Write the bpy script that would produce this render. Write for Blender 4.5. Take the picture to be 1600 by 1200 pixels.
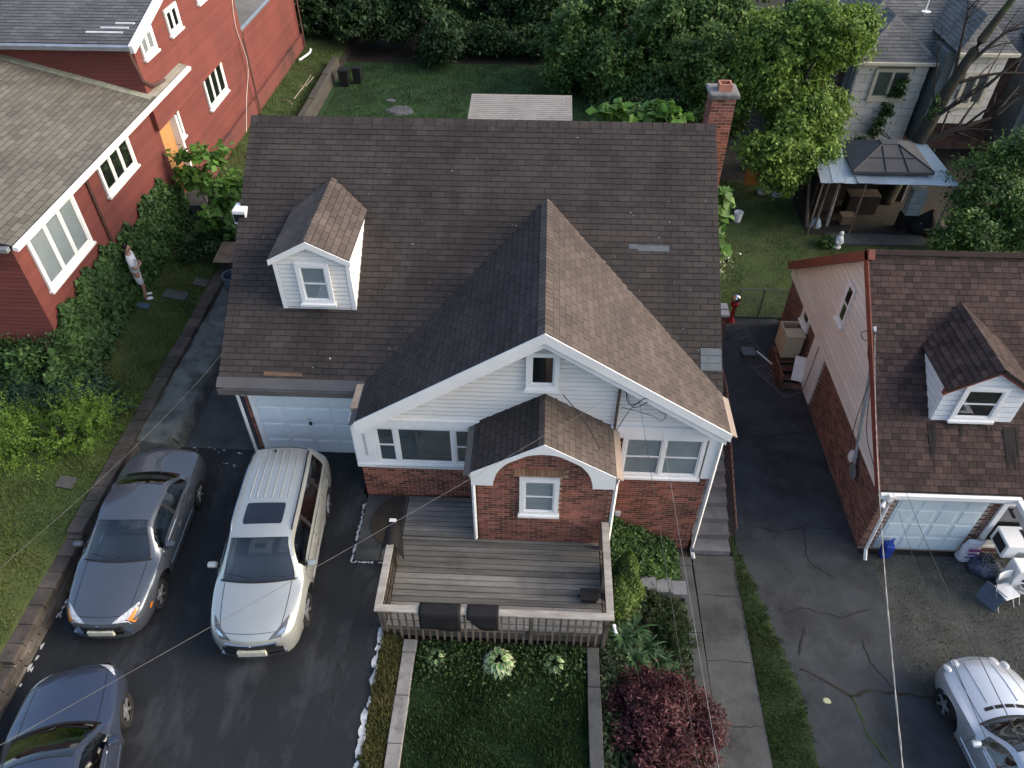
import bpy, math, random
import numpy as np
from mathutils import Vector, Matrix
random.seed(7); rng = np.random.default_rng(11)
for o in list(bpy.data.objects): bpy.data.objects.remove(o)
S = bpy.context.scene; COL = S.collection; R_ = math.radians
# ---------------------------------------------------------------- camera, sky, sun, exposure
cam = bpy.data.cameras.new('camera'); co = bpy.data.objects.new('camera', cam); COL.objects.link(co)
cam.sensor_width = 36; cam.lens = 1166/1600*36; cam.clip_start = .1; cam.clip_end = 3000
co.location = (0, 0, 14); co.rotation_euler = (R_(90-43.2), 0, R_(2.5)); S.camera = co
SUN_EL, SUN_AZ = 28, 92          # elevation; azimuth in degrees clockwise from +Y towards +X
W = bpy.data.worlds.new('World'); S.world = W; W.use_nodes = True
wn = W.node_tree.nodes; wl = W.node_tree.links
sky = wn.new('ShaderNodeTexSky'); sky.sky_type = 'NISHITA'; sky.sun_disc = False
sky.sun_elevation = R_(SUN_EL); sky.sun_rotation = R_(SUN_AZ); sky.air_density = 1.0; sky.dust_density = 3.6; sky.ozone_density = 1.2
wl.new(sky.outputs[0], wn['Background'].inputs[0]); wn['Background'].inputs[1].default_value = .148
sl = bpy.data.lights.new('sun', 'SUN'); sl.energy = .78; sl.angle = R_(38); sl.color = (1, .92, .8)
so = bpy.data.objects.new('sun', sl); COL.objects.link(so); so.location = (30, 20, 40)
sd = Vector((math.sin(R_(SUN_AZ))*math.cos(R_(SUN_EL)), math.cos(R_(SUN_AZ))*math.cos(R_(SUN_EL)), math.sin(R_(SUN_EL))))
so.rotation_euler = (-sd).to_track_quat('-Z', 'Y').to_euler()
vs = S.view_settings; vs.view_transform = 'Standard'; vs.look = 'None'; vs.exposure = 1.2; vs.gamma = 1; vs.use_curve_mapping = False
CAM = Vector((0, 0, 14))
# ---------------------------------------------------------------- materials
MT = {}
def mat(name, c, c2=None, scale=2.5, rough=.85, bump=0, bscale=60, rnd=0, metallic=0, spec=.3, stretch=(1,1,1), fine=.12, coat=0, ramp=(.35,.65), stain=None, sscale=.6, samt=.7, trans=0, sstretch=None):
    if name in MT: return MT[name]
    m = bpy.data.materials.new(name); m.use_nodes = True; nt = m.node_tree; N = nt.nodes; L = nt.links
    b = N['Principled BSDF']; b.inputs['Roughness'].default_value = rough; b.inputs['Metallic'].default_value = metallic
    b.inputs['Specular IOR Level'].default_value = spec
    if coat: b.inputs['Coat Weight'].default_value = coat; b.inputs['Coat Roughness'].default_value = .04
    g = N.new('ShaderNodeNewGeometry'); mp = N.new('ShaderNodeMapping'); mp.inputs['Scale'].default_value = stretch
    L.new(g.outputs['Position'], mp.inputs['Vector'])
    n1 = N.new('ShaderNodeTexNoise'); n1.inputs['Scale'].default_value = scale; n1.inputs['Detail'].default_value = 5; n1.inputs['Roughness'].default_value = .62
    L.new(mp.outputs[0], n1.inputs['Vector'])
    cr = N.new('ShaderNodeValToRGB'); e = cr.color_ramp.elements
    e[0].position, e[1].position = ramp; c2 = c2 or tuple(x*.72 for x in c)
    e[0].color = (*c2, 1); e[1].color = (*c, 1); L.new(n1.outputs['Fac'], cr.inputs[0]); cur = cr.outputs[0]
    def mul(sock, lo, hi, col):
        mr = N.new('ShaderNodeMapRange'); mr.inputs['To Min'].default_value = lo; mr.inputs['To Max'].default_value = hi
        L.new(sock, mr.inputs['Value'])
        mx = N.new('ShaderNodeMix'); mx.data_type = 'RGBA'; mx.blend_type = 'MULTIPLY'; mx.inputs['Factor'].default_value = 1
        L.new(col, mx.inputs['A']); L.new(mr.outputs[0], mx.inputs['B']); return mx.outputs['Result']
    if fine:
        n2 = N.new('ShaderNodeTexNoise'); n2.inputs['Scale'].default_value = 45; n2.inputs['Detail'].default_value = 3
        L.new(g.outputs['Position'], n2.inputs['Vector']); cur = mul(n2.outputs['Fac'], 1-2*fine, 1+2*fine, cur)
    if stain:
        n3 = N.new('ShaderNodeTexNoise'); n3.inputs['Scale'].default_value = sscale; n3.inputs['Detail'].default_value = 6; n3.inputs['Roughness'].default_value = .7
        if sstretch:
            m3 = N.new('ShaderNodeMapping'); m3.inputs['Scale'].default_value = sstretch; L.new(g.outputs['Position'], m3.inputs['Vector']); L.new(m3.outputs[0], n3.inputs['Vector'])
        else: L.new(g.outputs['Position'], n3.inputs['Vector'])
        r3 = N.new('ShaderNodeMapRange'); r3.inputs['From Min'].default_value = .5; r3.inputs['From Max'].default_value = .68; r3.inputs['To Max'].default_value = samt
        L.new(n3.outputs['Fac'], r3.inputs['Value'])
        mx = N.new('ShaderNodeMix'); mx.data_type = 'RGBA'; L.new(r3.outputs[0], mx.inputs['Factor']); L.new(cur, mx.inputs['A']); mx.inputs['B'].default_value = (*stain, 1); cur = mx.outputs['Result']
    if rnd:
        at = N.new('ShaderNodeAttribute'); at.attribute_name = 'rnd'; oi = N.new('ShaderNodeObjectInfo')
        ad = N.new('ShaderNodeMath'); ad.operation = 'ADD'; L.new(at.outputs['Fac'], ad.inputs[0]); L.new(oi.outputs['Random'], ad.inputs[1])
        fr = N.new('ShaderNodeMath'); fr.operation = 'FRACT'; L.new(ad.outputs[0], fr.inputs[0]); cur = mul(fr.outputs[0], 1-rnd, 1+rnd, cur)
    L.new(cur, b.inputs['Base Color'])
    if bump:
        nb = N.new('ShaderNodeTexNoise'); nb.inputs['Scale'].default_value = bscale; nb.inputs['Detail'].default_value = 4; L.new(mp.outputs[0], nb.inputs['Vector'])
        bp = N.new('ShaderNodeBump'); bp.inputs['Strength'].default_value = bump; bp.inputs['Distance'].default_value = .02
        L.new(nb.outputs['Fac'], bp.inputs['Height']); L.new(bp.outputs[0], b.inputs['Normal'])
    if trans:
        tr = N.new('ShaderNodeBsdfTranslucent'); L.new(cur, tr.inputs[0]); ms = N.new('ShaderNodeMixShader'); ms.inputs[0].default_value = trans
        L.new(b.outputs[0], ms.inputs[1]); L.new(tr.outputs[0], ms.inputs[2]); L.new(ms.outputs[0], N['Material Output'].inputs[0])
    MT[name] = m; return m
def glass(name, tint=(.62,.67,.69), refl=1.0, base=.1):
    m = bpy.data.materials.new(name); m.use_nodes = True; nt = m.node_tree; N = nt.nodes; L = nt.links; N.remove(N['Principled BSDF'])
    t = N.new('ShaderNodeBsdfTransparent'); t.inputs[0].default_value = (*tint, 1)
    gl = N.new('ShaderNodeBsdfGlossy'); gl.inputs['Roughness'].default_value = .03; gl.inputs[0].default_value = (refl, refl, refl, 1)
    f = N.new('ShaderNodeLayerWeight'); f.inputs['Blend'].default_value = .5; pw = N.new('ShaderNodeMath'); pw.operation = 'POWER'; pw.inputs[1].default_value = 3.0
    L.new(f.outputs['Facing'], pw.inputs[0]); mr = N.new('ShaderNodeMapRange'); mr.inputs['To Min'].default_value = base; mr.inputs['To Max'].default_value = .95; L.new(pw.outputs[0], mr.inputs['Value']); ms = N.new('ShaderNodeMixShader')
    L.new(mr.outputs[0], ms.inputs[0]); L.new(t.outputs[0], ms.inputs[1]); L.new(gl.outputs[0], ms.inputs[2]); L.new(ms.outputs[0], N['Material Output'].inputs[0])
    MT[name] = m; return m
GLASS = glass('window_glass'); CARGLASS = glass('car_glass', (.5,.57,.6), base=.1)
TRIM = mat('white_trim', (.8,.8,.79), (.71,.71,.7), 1.2, .5, fine=.03)
SIDING = mat('cream_vinyl_siding', (.74,.72,.69), (.66,.64,.61), .8, .55, fine=.03, rnd=.03)
BRICK = mat('red_brick', (.255,.085,.057), (.155,.056,.043), 1.5, .9, rnd=.55, bump=.2)
BRICK2 = mat('brown_brick', (.19,.085,.062), (.13,.06,.048), 1.5, .9, rnd=.5, bump=.2)
MORTAR = mat('mortar', (.42,.33,.24), (.3,.23,.18), 4, .95)
MORTAR2 = mat('pale_mortar', (.42,.36,.31), (.3,.25,.22), 4, .95)
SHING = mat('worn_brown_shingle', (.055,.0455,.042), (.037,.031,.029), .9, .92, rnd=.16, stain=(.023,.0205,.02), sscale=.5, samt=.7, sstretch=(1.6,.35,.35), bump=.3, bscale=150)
SHING_TAN = mat('sunlit_brown_shingle', (.115,.09,.076), (.08,.064,.056), .9, .92, rnd=.17, stain=(.058,.049,.045), sscale=.6, samt=.4, bump=.3, bscale=150)  # lighter, warmer copy of the brown shingle; sunlight on the slopes put into its colour
SHING_R = mat('mottled_redbrown_shingle', (.055,.034,.03), (.038,.026,.024), 2.2, .9, rnd=.42, bump=.3, bscale=150)
SHING_L = mat('greygreen_shingle', (.17,.158,.132), (.12,.112,.096), .7, .9, rnd=.2, stain=(.1,.095,.08), sscale=.35, samt=.8, bump=.3, bscale=150)
SHING_G = mat('slate_grey_shingle', (.15,.15,.145), (.1,.1,.1), 1, .9, rnd=.18, bump=.3)
FELT = mat('roof_underlay', (.022,.02,.02), rough=.95)
DARK = mat('dark_interior', (.012,.013,.014), rough=.8)
BLACK = mat('black_plastic', (.016,.016,.018), rough=.55)
GUTTER = mat('grey_brown_gutter', (.1,.094,.092), (.08,.075,.073), 2, .45, spec=.5)
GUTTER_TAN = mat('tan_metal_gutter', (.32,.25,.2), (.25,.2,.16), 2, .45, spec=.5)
GREYMET = mat('galvanised_metal', (.42,.45,.48), (.3,.33,.35), 3, .4, metallic=.6, spec=.5)
BLIND = mat('pale_blind', (.62,.64,.64), (.55,.57,.57), 2, .7, fine=.03)
# ---------------------------------------------------------------- mesh helpers
LOC = {}
def tag(o, label=None, cat=None, group=None, kind=None):
    if label: o['label'] = label
    if cat: o['category'] = cat
    if group: o['group'] = group
    if kind: o['kind'] = kind
    return o
def thing(name, label, cat, loc=(0,0,0), group=None, rz=None):
    o = bpy.data.objects.new(name, None); COL.objects.link(o); o.location = loc; o.empty_display_size = .3
    if rz is None: LOC[o.name] = Vector(loc)
    else: o.rotation_euler = (0, 0, rz)
    return tag(o, label, cat, group)
def link(o, parent):
    COL.objects.link(o)
    if parent is not None:
        o.parent = parent
        if parent.name in LOC: o.location = o.location - LOC[parent.name]
    return o
class Fr:
    """flat frame: origin, u axis, v axis, normal"""
    def __init__(s, O, U, V):
        s.O = Vector(O); s.U = Vector(U).normalized(); s.V = Vector(V).normalized(); s.N = s.U.cross(s.V)
    def p(s, u, v, n=0): return s.O + s.U*u + s.V*v + s.N*n
    def mat(s, u, v, n=0):
        m = Matrix((s.U, s.V, s.N)).transposed().to_4x4(); m.translation = s.p(u, v, n); return m
class MB:
    def __init__(s): s.v = []; s.f = []; s.r = []
    def add(s, vs, fs, r=0.0):
        k = len(s.v); s.v.extend([tuple(x) for x in vs]); s.f.extend([[i+k for i in f] for f in fs]); s.r.extend([r]*len(fs)); return s
    def hexa(s, p, r=0.0):   # 8 points: bottom ring then top ring
        return s.add(p, [(3,2,1,0),(4,5,6,7),(0,1,5,4),(1,2,6,5),(2,3,7,6),(3,0,4,7)], r)
    def box(s, x0, x1, y0, y1, z0, z1, r=0.0):
        return s.hexa([(x0,y0,z0),(x1,y0,z0),(x1,y1,z0),(x0,y1,z0),(x0,y0,z1),(x1,y0,z1),(x1,y1,z1),(x0,y1,z1)], r)
    def fbox(s, fr, u0, u1, v0, v1, n0, n1, r=0.0):
        return s.hexa([fr.p(*q) for q in ((u0,v0,n0),(u1,v0,n0),(u1,v1,n0),(u0,v1,n0),(u0,v0,n1),(u1,v0,n1),(u1,v1,n1),(u0,v1,n1))], r)
    def prism(s, a, b, r=0.0):  # two rings of equal length
        n = len(a); fs = [tuple(range(n-1,-1,-1)), tuple(range(n,2*n))] + [(i,(i+1)%n,n+(i+1)%n,n+i) for i in range(n)]
        return s.add(list(a)+list(b), fs, r)
    def fpoly(s, fr, pts, n0, n1, r=0.0): return s.prism([fr.p(u,v,n0) for u,v in pts], [fr.p(u,v,n1) for u,v in pts], r)
    def tube(s, pts, rad, n=6, r=0.0, cap=True):
        P = [Vector(p) for p in pts]; rings = []
        for i, p in enumerate(P):
            d = (P[min(i+1,len(P)-1)]-P[max(i-1,0)])
            d = d.normalized() if d.length > 1e-9 else Vector((0,0,1))
            a = d.cross(Vector((0,0,1)) if abs(d.z) < .9 else Vector((1,0,0))).normalized(); b = d.cross(a)
            rr = rad[i] if isinstance(rad, (list, tuple)) else rad
            rings.append([p + a*math.cos(2*math.pi*k/n)*rr + b*math.sin(2*math.pi*k/n)*rr for k in range(n)])
        vs = [q for g in rings for q in g]; fs = []
        for i in range(len(P)-1):
            for k in range(n): fs.append((i*n+k, i*n+(k+1)%n, (i+1)*n+(k+1)%n, (i+1)*n+k))
        if cap: fs += [tuple(range(n-1,-1,-1)), tuple((len(P)-1)*n+k for k in range(n))]
        return s.add(vs, fs, r)
    def lathe(s, c, prof, n=16, r=0.0, axis='z', cap=True):
        vs = []; c = Vector(c)
        for rad, h in prof:
            for k in range(n):
                a = 2*math.pi*k/n; x, y = rad*math.cos(a), rad*math.sin(a)
                vs.append(c + (Vector((x,y,h)) if axis == 'z' else Vector((h,x,y)) if axis == 'x' else Vector((x,h,y))))
        m = len(prof); fs = [(i*n+k, i*n+(k+1)%n, (i+1)*n+(k+1)%n, (i+1)*n+k) for i in range(m-1) for k in range(n)]
        fs += [tuple(range(n-1,-1,-1)), tuple((m-1)*n+k for k in range(n))] if cap else []
        return s.add(vs, fs, r)
    def mesh(s, name, m, smooth=False):
        me = bpy.data.meshes.new(name); me.from_pydata(s.v, [], s.f)
        if any(s.r): me.attributes.new('rnd', 'FLOAT', 'FACE').data.foreach_set('value', s.r)
        for x in (m if isinstance(m, (list, tuple)) else [m]): me.materials.append(x)
        if smooth: me.shade_smooth() if smooth is True else (me.shade_smooth(), me.set_sharp_from_angle(angle=R_(smooth)))
        me.update(); return me
    def build(s, name, m, parent=None, smooth=False, kind=None, label=None, cat=None, group=None, shift=True, bevel=0):
        loc = Vector((0,0,0))
        if parent is None and shift and s.v:
            a = np.array(s.v); loc = Vector(((a[:,0].min()+a[:,0].max())/2, (a[:,1].min()+a[:,1].max())/2, a[:,2].min())); s.v = [tuple(Vector(q)-loc) for q in s.v]
        o = bpy.data.objects.new(name, s.mesh(name, m, smooth)); o.location = loc; link(o, parent)
        if parent is None: LOC[o.name] = loc
        if bevel:
            bv = o.modifiers.new('bevel', 'BEVEL'); bv.width = bevel; bv.segments = 2; bv.limit_method = 'ANGLE'
        return tag(o, label, cat, group, kind)
def arrmesh(name, V, F, m, rnd=None, smooth=False):
    """fast mesh from numpy arrays, F (n,k)"""
    me = bpy.data.meshes.new(name); V = np.asarray(V, np.float32); F = np.asarray(F, np.int32); n, k = F.shape
    me.vertices.add(len(V)); me.vertices.foreach_set('co', V.ravel()); me.loops.add(n*k); me.loops.foreach_set('vertex_index', F.ravel())
    me.polygons.add(n); me.polygons.foreach_set('loop_start', np.arange(0, n*k, k, dtype=np.int32)); me.polygons.foreach_set('loop_total', np.full(n, k, np.int32))
    if rnd is not None: me.attributes.new('rnd', 'FLOAT', 'FACE').data.foreach_set('value', np.asarray(rnd, np.float32))
    me.materials.append(m)
    if smooth: me.shade_smooth()
    me.update(); me.validate(); return me
def arrobj(name, V, F, m, parent=None, rnd=None, smooth=False, base=None, **kw):
    V = np.asarray(V, np.float32); loc = Vector((0,0,0))
    if parent is None:
        loc = Vector(base) if base is not None else Vector((float(V[:,0].mean()), float(V[:,1].mean()), float(V[:,2].min()))); V = V - np.array(loc, np.float32)
    o = bpy.data.objects.new(name, arrmesh(name, V, F, m, rnd, smooth)); o.location = loc; link(o, parent)
    if parent is None: LOC[o.name] = loc
    return tag(o, **kw)
# ---------------------------------------------------------------- pieces: bricks, shingles, boards
def clip(poly, cl):
    """clip polygon (list of uv) by a convex counter-clockwise polygon"""
    out = poly
    for i in range(len(cl)):
        a, b = cl[i], cl[(i+1) % len(cl)]; inp = out; out = []
        if not inp: return []
        side = lambda p: (b[0]-a[0])*(p[1]-a[1]) - (b[1]-a[1])*(p[0]-a[0])
        for j in range(len(inp)):
            p, q = inp[j-1], inp[j]; sp, sq = side(p), side(q)
            if (sp >= 0) != (sq >= 0):
                t = sp/(sp-sq); out.append((p[0]+t*(q[0]-p[0]), p[1]+t*(q[1]-p[1])))
            if sq >= 0: out.append(q)
    return out
def area(p): return abs(sum(p[i-1][0]*p[i][1]-p[i][0]*p[i-1][1] for i in range(len(p))))/2
SHARED = {}; PI_IT = []
_cr = co.rotation_euler.to_matrix()
def lay(parent, m, fr, poly, w, h, gap=.008, thick=.02, wedge=0, bond=.5, holes=(), skip=None, jit=.0, vstart=None, rw=0):
    """courses of pieces w x h over a convex uv polygon; collects items for finish()"""
    if sum(poly[i-1][0]*poly[i][1]-poly[i][0]*poly[i-1][1] for i in range(len(poly))) < 0: poly = poly[::-1]
    us = [p[0] for p in poly]; vs_ = [p[1] for p in poly]; v = min(vs_) if vstart is None else vstart; row = 0
    while v < max(vs_)-1e-4:
        u = min(us) - w*((row*bond) % 1.0) - (random.random()*rw*w)
        while u < max(us):
            full = [(u+gap/2,v+gap/2),(u+w-gap/2,v+gap/2),(u+w-gap/2,v+h-gap/2),(u+gap/2,v+h-gap/2)]
            q = clip(full, poly); cu, cv = u+w/2, v+h/2
            if len(q) > 2 and area(q) > .12*w*h and not any(a < cu < b and c < cv < d for a, b, c, d in holes):
                wp = fr.p(cu, cv)
                if not (skip and skip(wp)):
                    PI_IT.append((parent, m, fr, q, abs(area(q)-area(full)) < 1e-7, (w,h,gap,thick,wedge), u, v, random.uniform(-jit,jit), wp))
            u += w
        v += h; row += 1
def finish(house, name, rest, limit=300, rest_mat=None, minpx=9):
    """turn collected items into up to `limit` single objects (those that show largest) plus one joined remainder"""
    global PI_IT
    its = PI_IT; PI_IT = []; sc = []
    for it in its:
        wp = it[9]; d = wp - CAM; l = _cr.transposed() @ d
        if l.z > -1: sc.append(0); continue
        px, py = 800+1166*l.x/-l.z, 600-1166*l.y/-l.z
        vis = -20 < px < 1620 and -20 < py < 1220 and it[2].N.dot(-d) > 0
        sc.append(max(it[5][0],it[5][1])*1166/-l.z*(.3+abs(it[2].N.dot(d.normalized()))) if vis else 0)
    order = sorted(range(len(its)), key=lambda i: -sc[i]); pick = set(i for i in order[:limit] if sc[i] > minpx*.6); mb = {}
    for i, (parent, m, fr, q, fullq, (w,h,gap,thick,wedge), u, v, jt, wp) in enumerate(its):
        def ring(x): return thick - (wedge*(x-v)/h if wedge else 0)
        if i in pick:
            o = None
            if fullq:
                key = (name, m.name, round(w,3), round(h,3), round(gap,4), thick, wedge)
                if key not in SHARED:
                    b = MB(); g = gap/2; t0, t1 = thick, thick-wedge
                    b.hexa([(g,g,0),(w-g,g,0),(w-g,h-g,0),(g,h-g,0),(g,g,t0),(w-g,g,t0),(w-g,h-g,t1),(g,h-g,t1)]); SHARED[key] = b.mesh(name, m)
                o = bpy.data.objects.new(name, SHARED[key]); o.matrix_basis = fr.mat(u, v, jt)
            else:
                b = MB(); b.prism([fr.p(x-u+u, y, jt) for x, y in q], [fr.p(x, y, ring(y)+jt) for x, y in q]); o = bpy.data.objects.new(name, b.mesh(name, m))
            link(o, parent)
        else:
            k = m.name; 
            if k not in mb: mb[k] = (MB(), m)
            b = mb[k][0]; n = len(q); k0 = len(b.v)
            b.v.extend([tuple(fr.p(x,y,0)) for x,y in q] + [tuple(fr.p(x,y,ring(y)+jt)) for x,y in q])
            fs = [tuple(k0+n+j for j in range(n))] + [(k0+j, k0+(j+1)%n, k0+n+(j+1)%n, k0+n+j) for j in range(n)]
            b.f.extend(fs); b.r.extend([random.random()]*len(fs))
    for j, (b, m) in enumerate(mb.values()): b.build(rest, m, house, kind='stuff')
# ---------------------------------------------------------------- windows
def ring(mb, fr, u0, u1, v0, v1, t, n0, n1, tb=None):
    tb = tb or t
    mb.fbox(fr,u0,u1,v1-t,v1,n0,n1); mb.fbox(fr,u0,u1,v0,v0+tb,n0,n1); mb.fbox(fr,u0,u0+t,v0+tb,v1-t,n0,n1); mb.fbox(fr,u1-t,u1,v0+tb,v1-t,n0,n1)
def window(parent, fr, u0, u1, v0, v1, sashes=((0,1,'dh'),), t=.08, sill=.06, m=None, blind='top', n=0, proud=.06, name='window'):
    """sashes: (start fraction, end fraction, 'dh' double hung / 'fix') ; builds window > sash, pane, blind"""
    m = m or TRIM; b = MB(); ring(b, fr, u0-t, u1+t, v0-t, v1+t, t, n, n+proud)
    if sill: b.fbox(fr, u0-t-.03, u1+t+.03, v0-t-sill, v0-t, n, n+proud+.05)
    for a, c, k in sashes[1:]: b.fbox(fr, u0+(u1-u0)*a-.035, u0+(u1-u0)*a+.035, v0, v1, n, n+proud-.004)
    w = b.build(name, m, parent); bk = MB(); bk.fbox(fr, u0-.01, u1+.01, v0-.01, v1+.01, n+.002, n+.006); bk.build('dark_room', DARK, w)
    for i, (a, c, k) in enumerate(sashes):
        ua = u0+(u1-u0)*a + (.035 if i else 0); uc = u0+(u1-u0)*c - (.035 if i < len(sashes)-1 else 0); s = MB(); e = .035
        if k == 'dh':
            vm = (v0+v1)/2; ring(s, fr, ua, uc, vm-e/2, v1, e, n+.024, n+.044); ring(s, fr, ua, uc, v0, vm+e/2-.001, e, n+.016, n+.034); panes = ((vm+e/2, v1-e, .034), (v0+e, vm-e/2, .024))
        else: ring(s, fr, ua, uc, v0, v1, e, n+.016, n+.036); panes = ((v0+e, v1-e, .026),)
        s.build('sash', m, w)
        for (p0, p1, pn) in panes:
            g = MB(); g.add([fr.p(ua+e,p0,n+pn),fr.p(uc-e,p0,n+pn),fr.p(uc-e,p1,n+pn),fr.p(ua+e,p1,n+pn)],[(0,1,2,3)]); g.build('pane', GLASS, w)
        if blind:
            bl = MB(); lo = v0+e
            if blind == 'top': lo = (v0+v1)/2
            if blind == 'slats':
                x = v0+e+.01
                while x < v1-e: bl.fbox(fr, ua+e, uc-e, x, x+.018, n+.008, n+.013); x += .034
            else: bl.fbox(fr, ua+e, uc-e, lo, v1-e, n+.008, n+.013)
            if blind == 'top': bl.fbox(fr, ua+e, uc-e, v0+e, lo-.01, n+.0075, n+.0085)
            bl.build('blind', BLIND if blind != 'slats' else mat('grey_blind_slats', (.3,.33,.33), rough=.6), w)
    return w
def boards(parent, m, fr, poly, h, t=.03, u0=-30, u1=30, name='siding_board'):
    """lap siding boards with an undercut bottom lip, each board one part"""
    if sum(poly[i-1][0]*poly[i][1]-poly[i][0]*poly[i-1][1] for i in range(len(poly))) < 0: poly = poly[::-1]
    v = min(p[1] for p in poly); top = max(p[1] for p in poly)
    while v < top-.02:
        b = MB(); k = .22*h
        for v0, v1, n0, n1 in ((v,v+k,t*.15,t),(v+k,v+h-.001,t,t*.6)):
            q = clip([(u0,v0),(u1,v0),(u1,v1),(u0,v1)], poly)
            if len(q) > 2: b.prism([fr.p(x,y,0) for x,y in q], [fr.p(x,y,n0+(n1-n0)*(y-v0)/(v1-v0)) for x,y in q])
        if b.v: b.build(name, m, parent)
        v += h
def spline(pts, k=6):
    P = [Vector(p) for p in pts]; out = []
    for i in range(len(P)-1):
        a, b, c, d = P[max(i-1,0)], P[i], P[i+1], P[min(i+2,len(P)-1)]
        for j in range(k):
            t = j/k; out.append(.5*((2*b)+(c-a)*t+(2*a-5*b+4*c-d)*t*t+(3*b-a-3*c+d)*t**3))
    out.append(P[-1]); return out
# ---------------------------------------------------------------- terrain
def sm(a, b, x): t = min(1, max(0, (x-a)/(b-a))); return t
def Hl(x): return .55 + .45*sm(-9.95, -11.8, x)
def H(x, y):
    if x < -9.9:
        return Hl(x)
    if y > 22.6:
        k = sm(2.5, 5.2, x); return .3*(1-k) - 1.7*k
    if y > 10.9:
        return 0 if x < -3 else (-1.7 if x > 3.9 else -1.7*sm(-3, 3.9, x))
    if x < -2.95: return 0.0
    if x < -2.5: return -.25*sm(-2.95, -2.5, x)
    if x < 1.4: return -.3
    if x < 3.6: return -.4 - 1.25*sm(1.4, 3.6, x)
    return -1.7
def Hd(x, y): return H(x, y) + .13*sm(10.4, 12.1, y)
LAWN = mat('lawn_soil_grass', (.06,.085,.024), (.035,.052,.017), 1.6, .95, stain=(.075,.07,.025), sscale=.5, samt=.6, bump=.6, bscale=30, fine=.2)
LAWN_DK = mat('deep_lawn', (.034,.062,.022), (.018,.036,.013), 1.4, .95, bump=.6, bscale=40, fine=.2)
SOIL = mat('dark_soil', (.035,.03,.022), (.02,.018,.014), 3, .95, bump=.6, bscale=25, fine=.2)
ASPH = mat('sealed_black_asphalt', (.0125,.0145,.0175), (.0075,.009,.011), .7, .75, bump=.25, bscale=180, stain=(.04,.044,.051), sscale=1.2, samt=.75, fine=.3, sstretch=(1.3,.55,1), spec=.4)
ASPH2 = mat('old_grey_asphalt', (.05,.055,.06), (.033,.037,.041), 1.6, .9, bump=.5, bscale=120, stain=(.015,.016,.017), sscale=.55, samt=.85, fine=.38)
CONC = mat('weathered_concrete', (.085,.088,.086), (.05,.052,.051), 1.3, .9, bump=.4, bscale=80, stain=(.03,.032,.032), sscale=.8, samt=.75, fine=.2)
CONC_L = mat('pale_concrete', (.26,.25,.24), (.17,.165,.16), 2, .9, bump=.3, bscale=60, stain=(.05,.05,.048), sscale=1.3, samt=.8, fine=.15)
GRAV = mat('grey_gravel', (.07,.073,.066), (.036,.039,.036), 2.2, .95, bump=1.0, bscale=55, stain=(.03,.034,.03), sscale=.6, samt=.6, fine=.35)
def sheet(name, rows, m, zf=H, off=0, dx=.35, thick=.12, ysub=.4, **kw):
    """rows: (y, xleft, xright) edge pairs; lofted sheet with a skirt"""
    R2 = []
    for (y0,a0,b0), (y1,a1,b1) in zip(rows, rows[1:]):
        k = max(1, int(abs(y1-y0)/ysub))
        for j in range(k): t = j/k; R2.append((y0+(y1-y0)*t, a0+(a1-a0)*t, b0+(b1-b0)*t))
    R2.append(rows[-1]); nx = max(1, int(max(b-a for _,a,b in R2)/dx)); V = []
    for y, a, b in R2:
        for i in range(nx+1): x = a+(b-a)*i/nx; V.append((x, y, zf(x, y)+off))
    ny = len(R2); F = [(j*(nx+1)+i, j*(nx+1)+i+1, (j+1)*(nx+1)+i+1, (j+1)*(nx+1)+i) for j in range(ny-1) for i in range(nx)]
    if rows[0][0] > rows[-1][0]: F = [f[::-1] for f in F]
    per = [i for i in range(nx+1)] + [j*(nx+1)+nx for j in range(1, ny)] + [(ny-1)*(nx+1)+i for i in range(nx-1,-1,-1)] + [j*(nx+1) for j in range(ny-2,0,-1)]
    k = len(V); V += [(V[i][0], V[i][1], V[i][2]-thick) for i in per]
    F += [(per[i], k+i, k+(i+1)%len(per), per[(i+1)%len(per)]) for i in range(len(per))]
    b = MB(); b.add(V, F); return b.build(name, m, kind=kw.pop('kind','structure'), **kw)
xs = [-600,-150,-60,-40,-30,-25,-20,-16,-14] + list(np.arange(-13,-9.95,.4)) + [-9.91,-9.89] + list(np.arange(-9.5,8,.35)) + [9,10.5,12,14,17,20,25,32,45,70,150,600]
ys = [-200,-40,-12,-6] + list(np.arange(-3,11,.5)) + [10.89,10.91] + list(np.arange(11.5,22.5,.7)) + [22.59,22.61] + list(np.arange(23,45,1)) + [50,60,80,120,250,900]
V = [(x, y, H(x,y)-.06) for y in ys for x in xs]; nx = len(xs)
F = [(j*nx+i, j*nx+i+1, (j+1)*nx+i+1, (j+1)*nx+i) for j in range(len(ys)-1) for i in range(nx-1)]
arrobj('ground', V, F, SOIL, base=(0,0,0), kind='structure')
drv = sheet('driveway', [(-4,-9.74,-2.95),(9.0,-9.74,-2.95),(9.05,-9.74,-3.88),(10.88,-9.74,-3.9),(10.9,-9.74,-3.98),(12.1,-9.74,-3.98)], ASPH, Hd, .0)
sheet('side_path', [(12.12,-8.78,-6.7),(14.3,-8.78,-6.7),(14.32,-8.78,-6.7),(22.4,-8.78,-6.7)], CONC, lambda x,y: .04 + .03*(y>14.31), 0)
sheet('left_lawn', [(-4,-40,-10.02),(14,-40,-10.02),(19.5,-40,-10.02),(22.6,-40,-10.02)], LAWN, H, 0)
sheet('side_yard_strip', [(22.6,-14,-10.3),(30,-12.2,-10.1),(45,-12.2,-10.1)], LAWN, H, 0)
sheet('back_lawn', [(22.62,-9.7,2.4),(37.5,-9.9,2.4)], mat('shady_lawn', (.035,.075,.022), (.02,.045,.014), 1.4, .95, bump=.6, bscale=40, fine=.2, stain=(.018,.03,.012), sscale=.4, samt=.8), H, 0)
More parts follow.
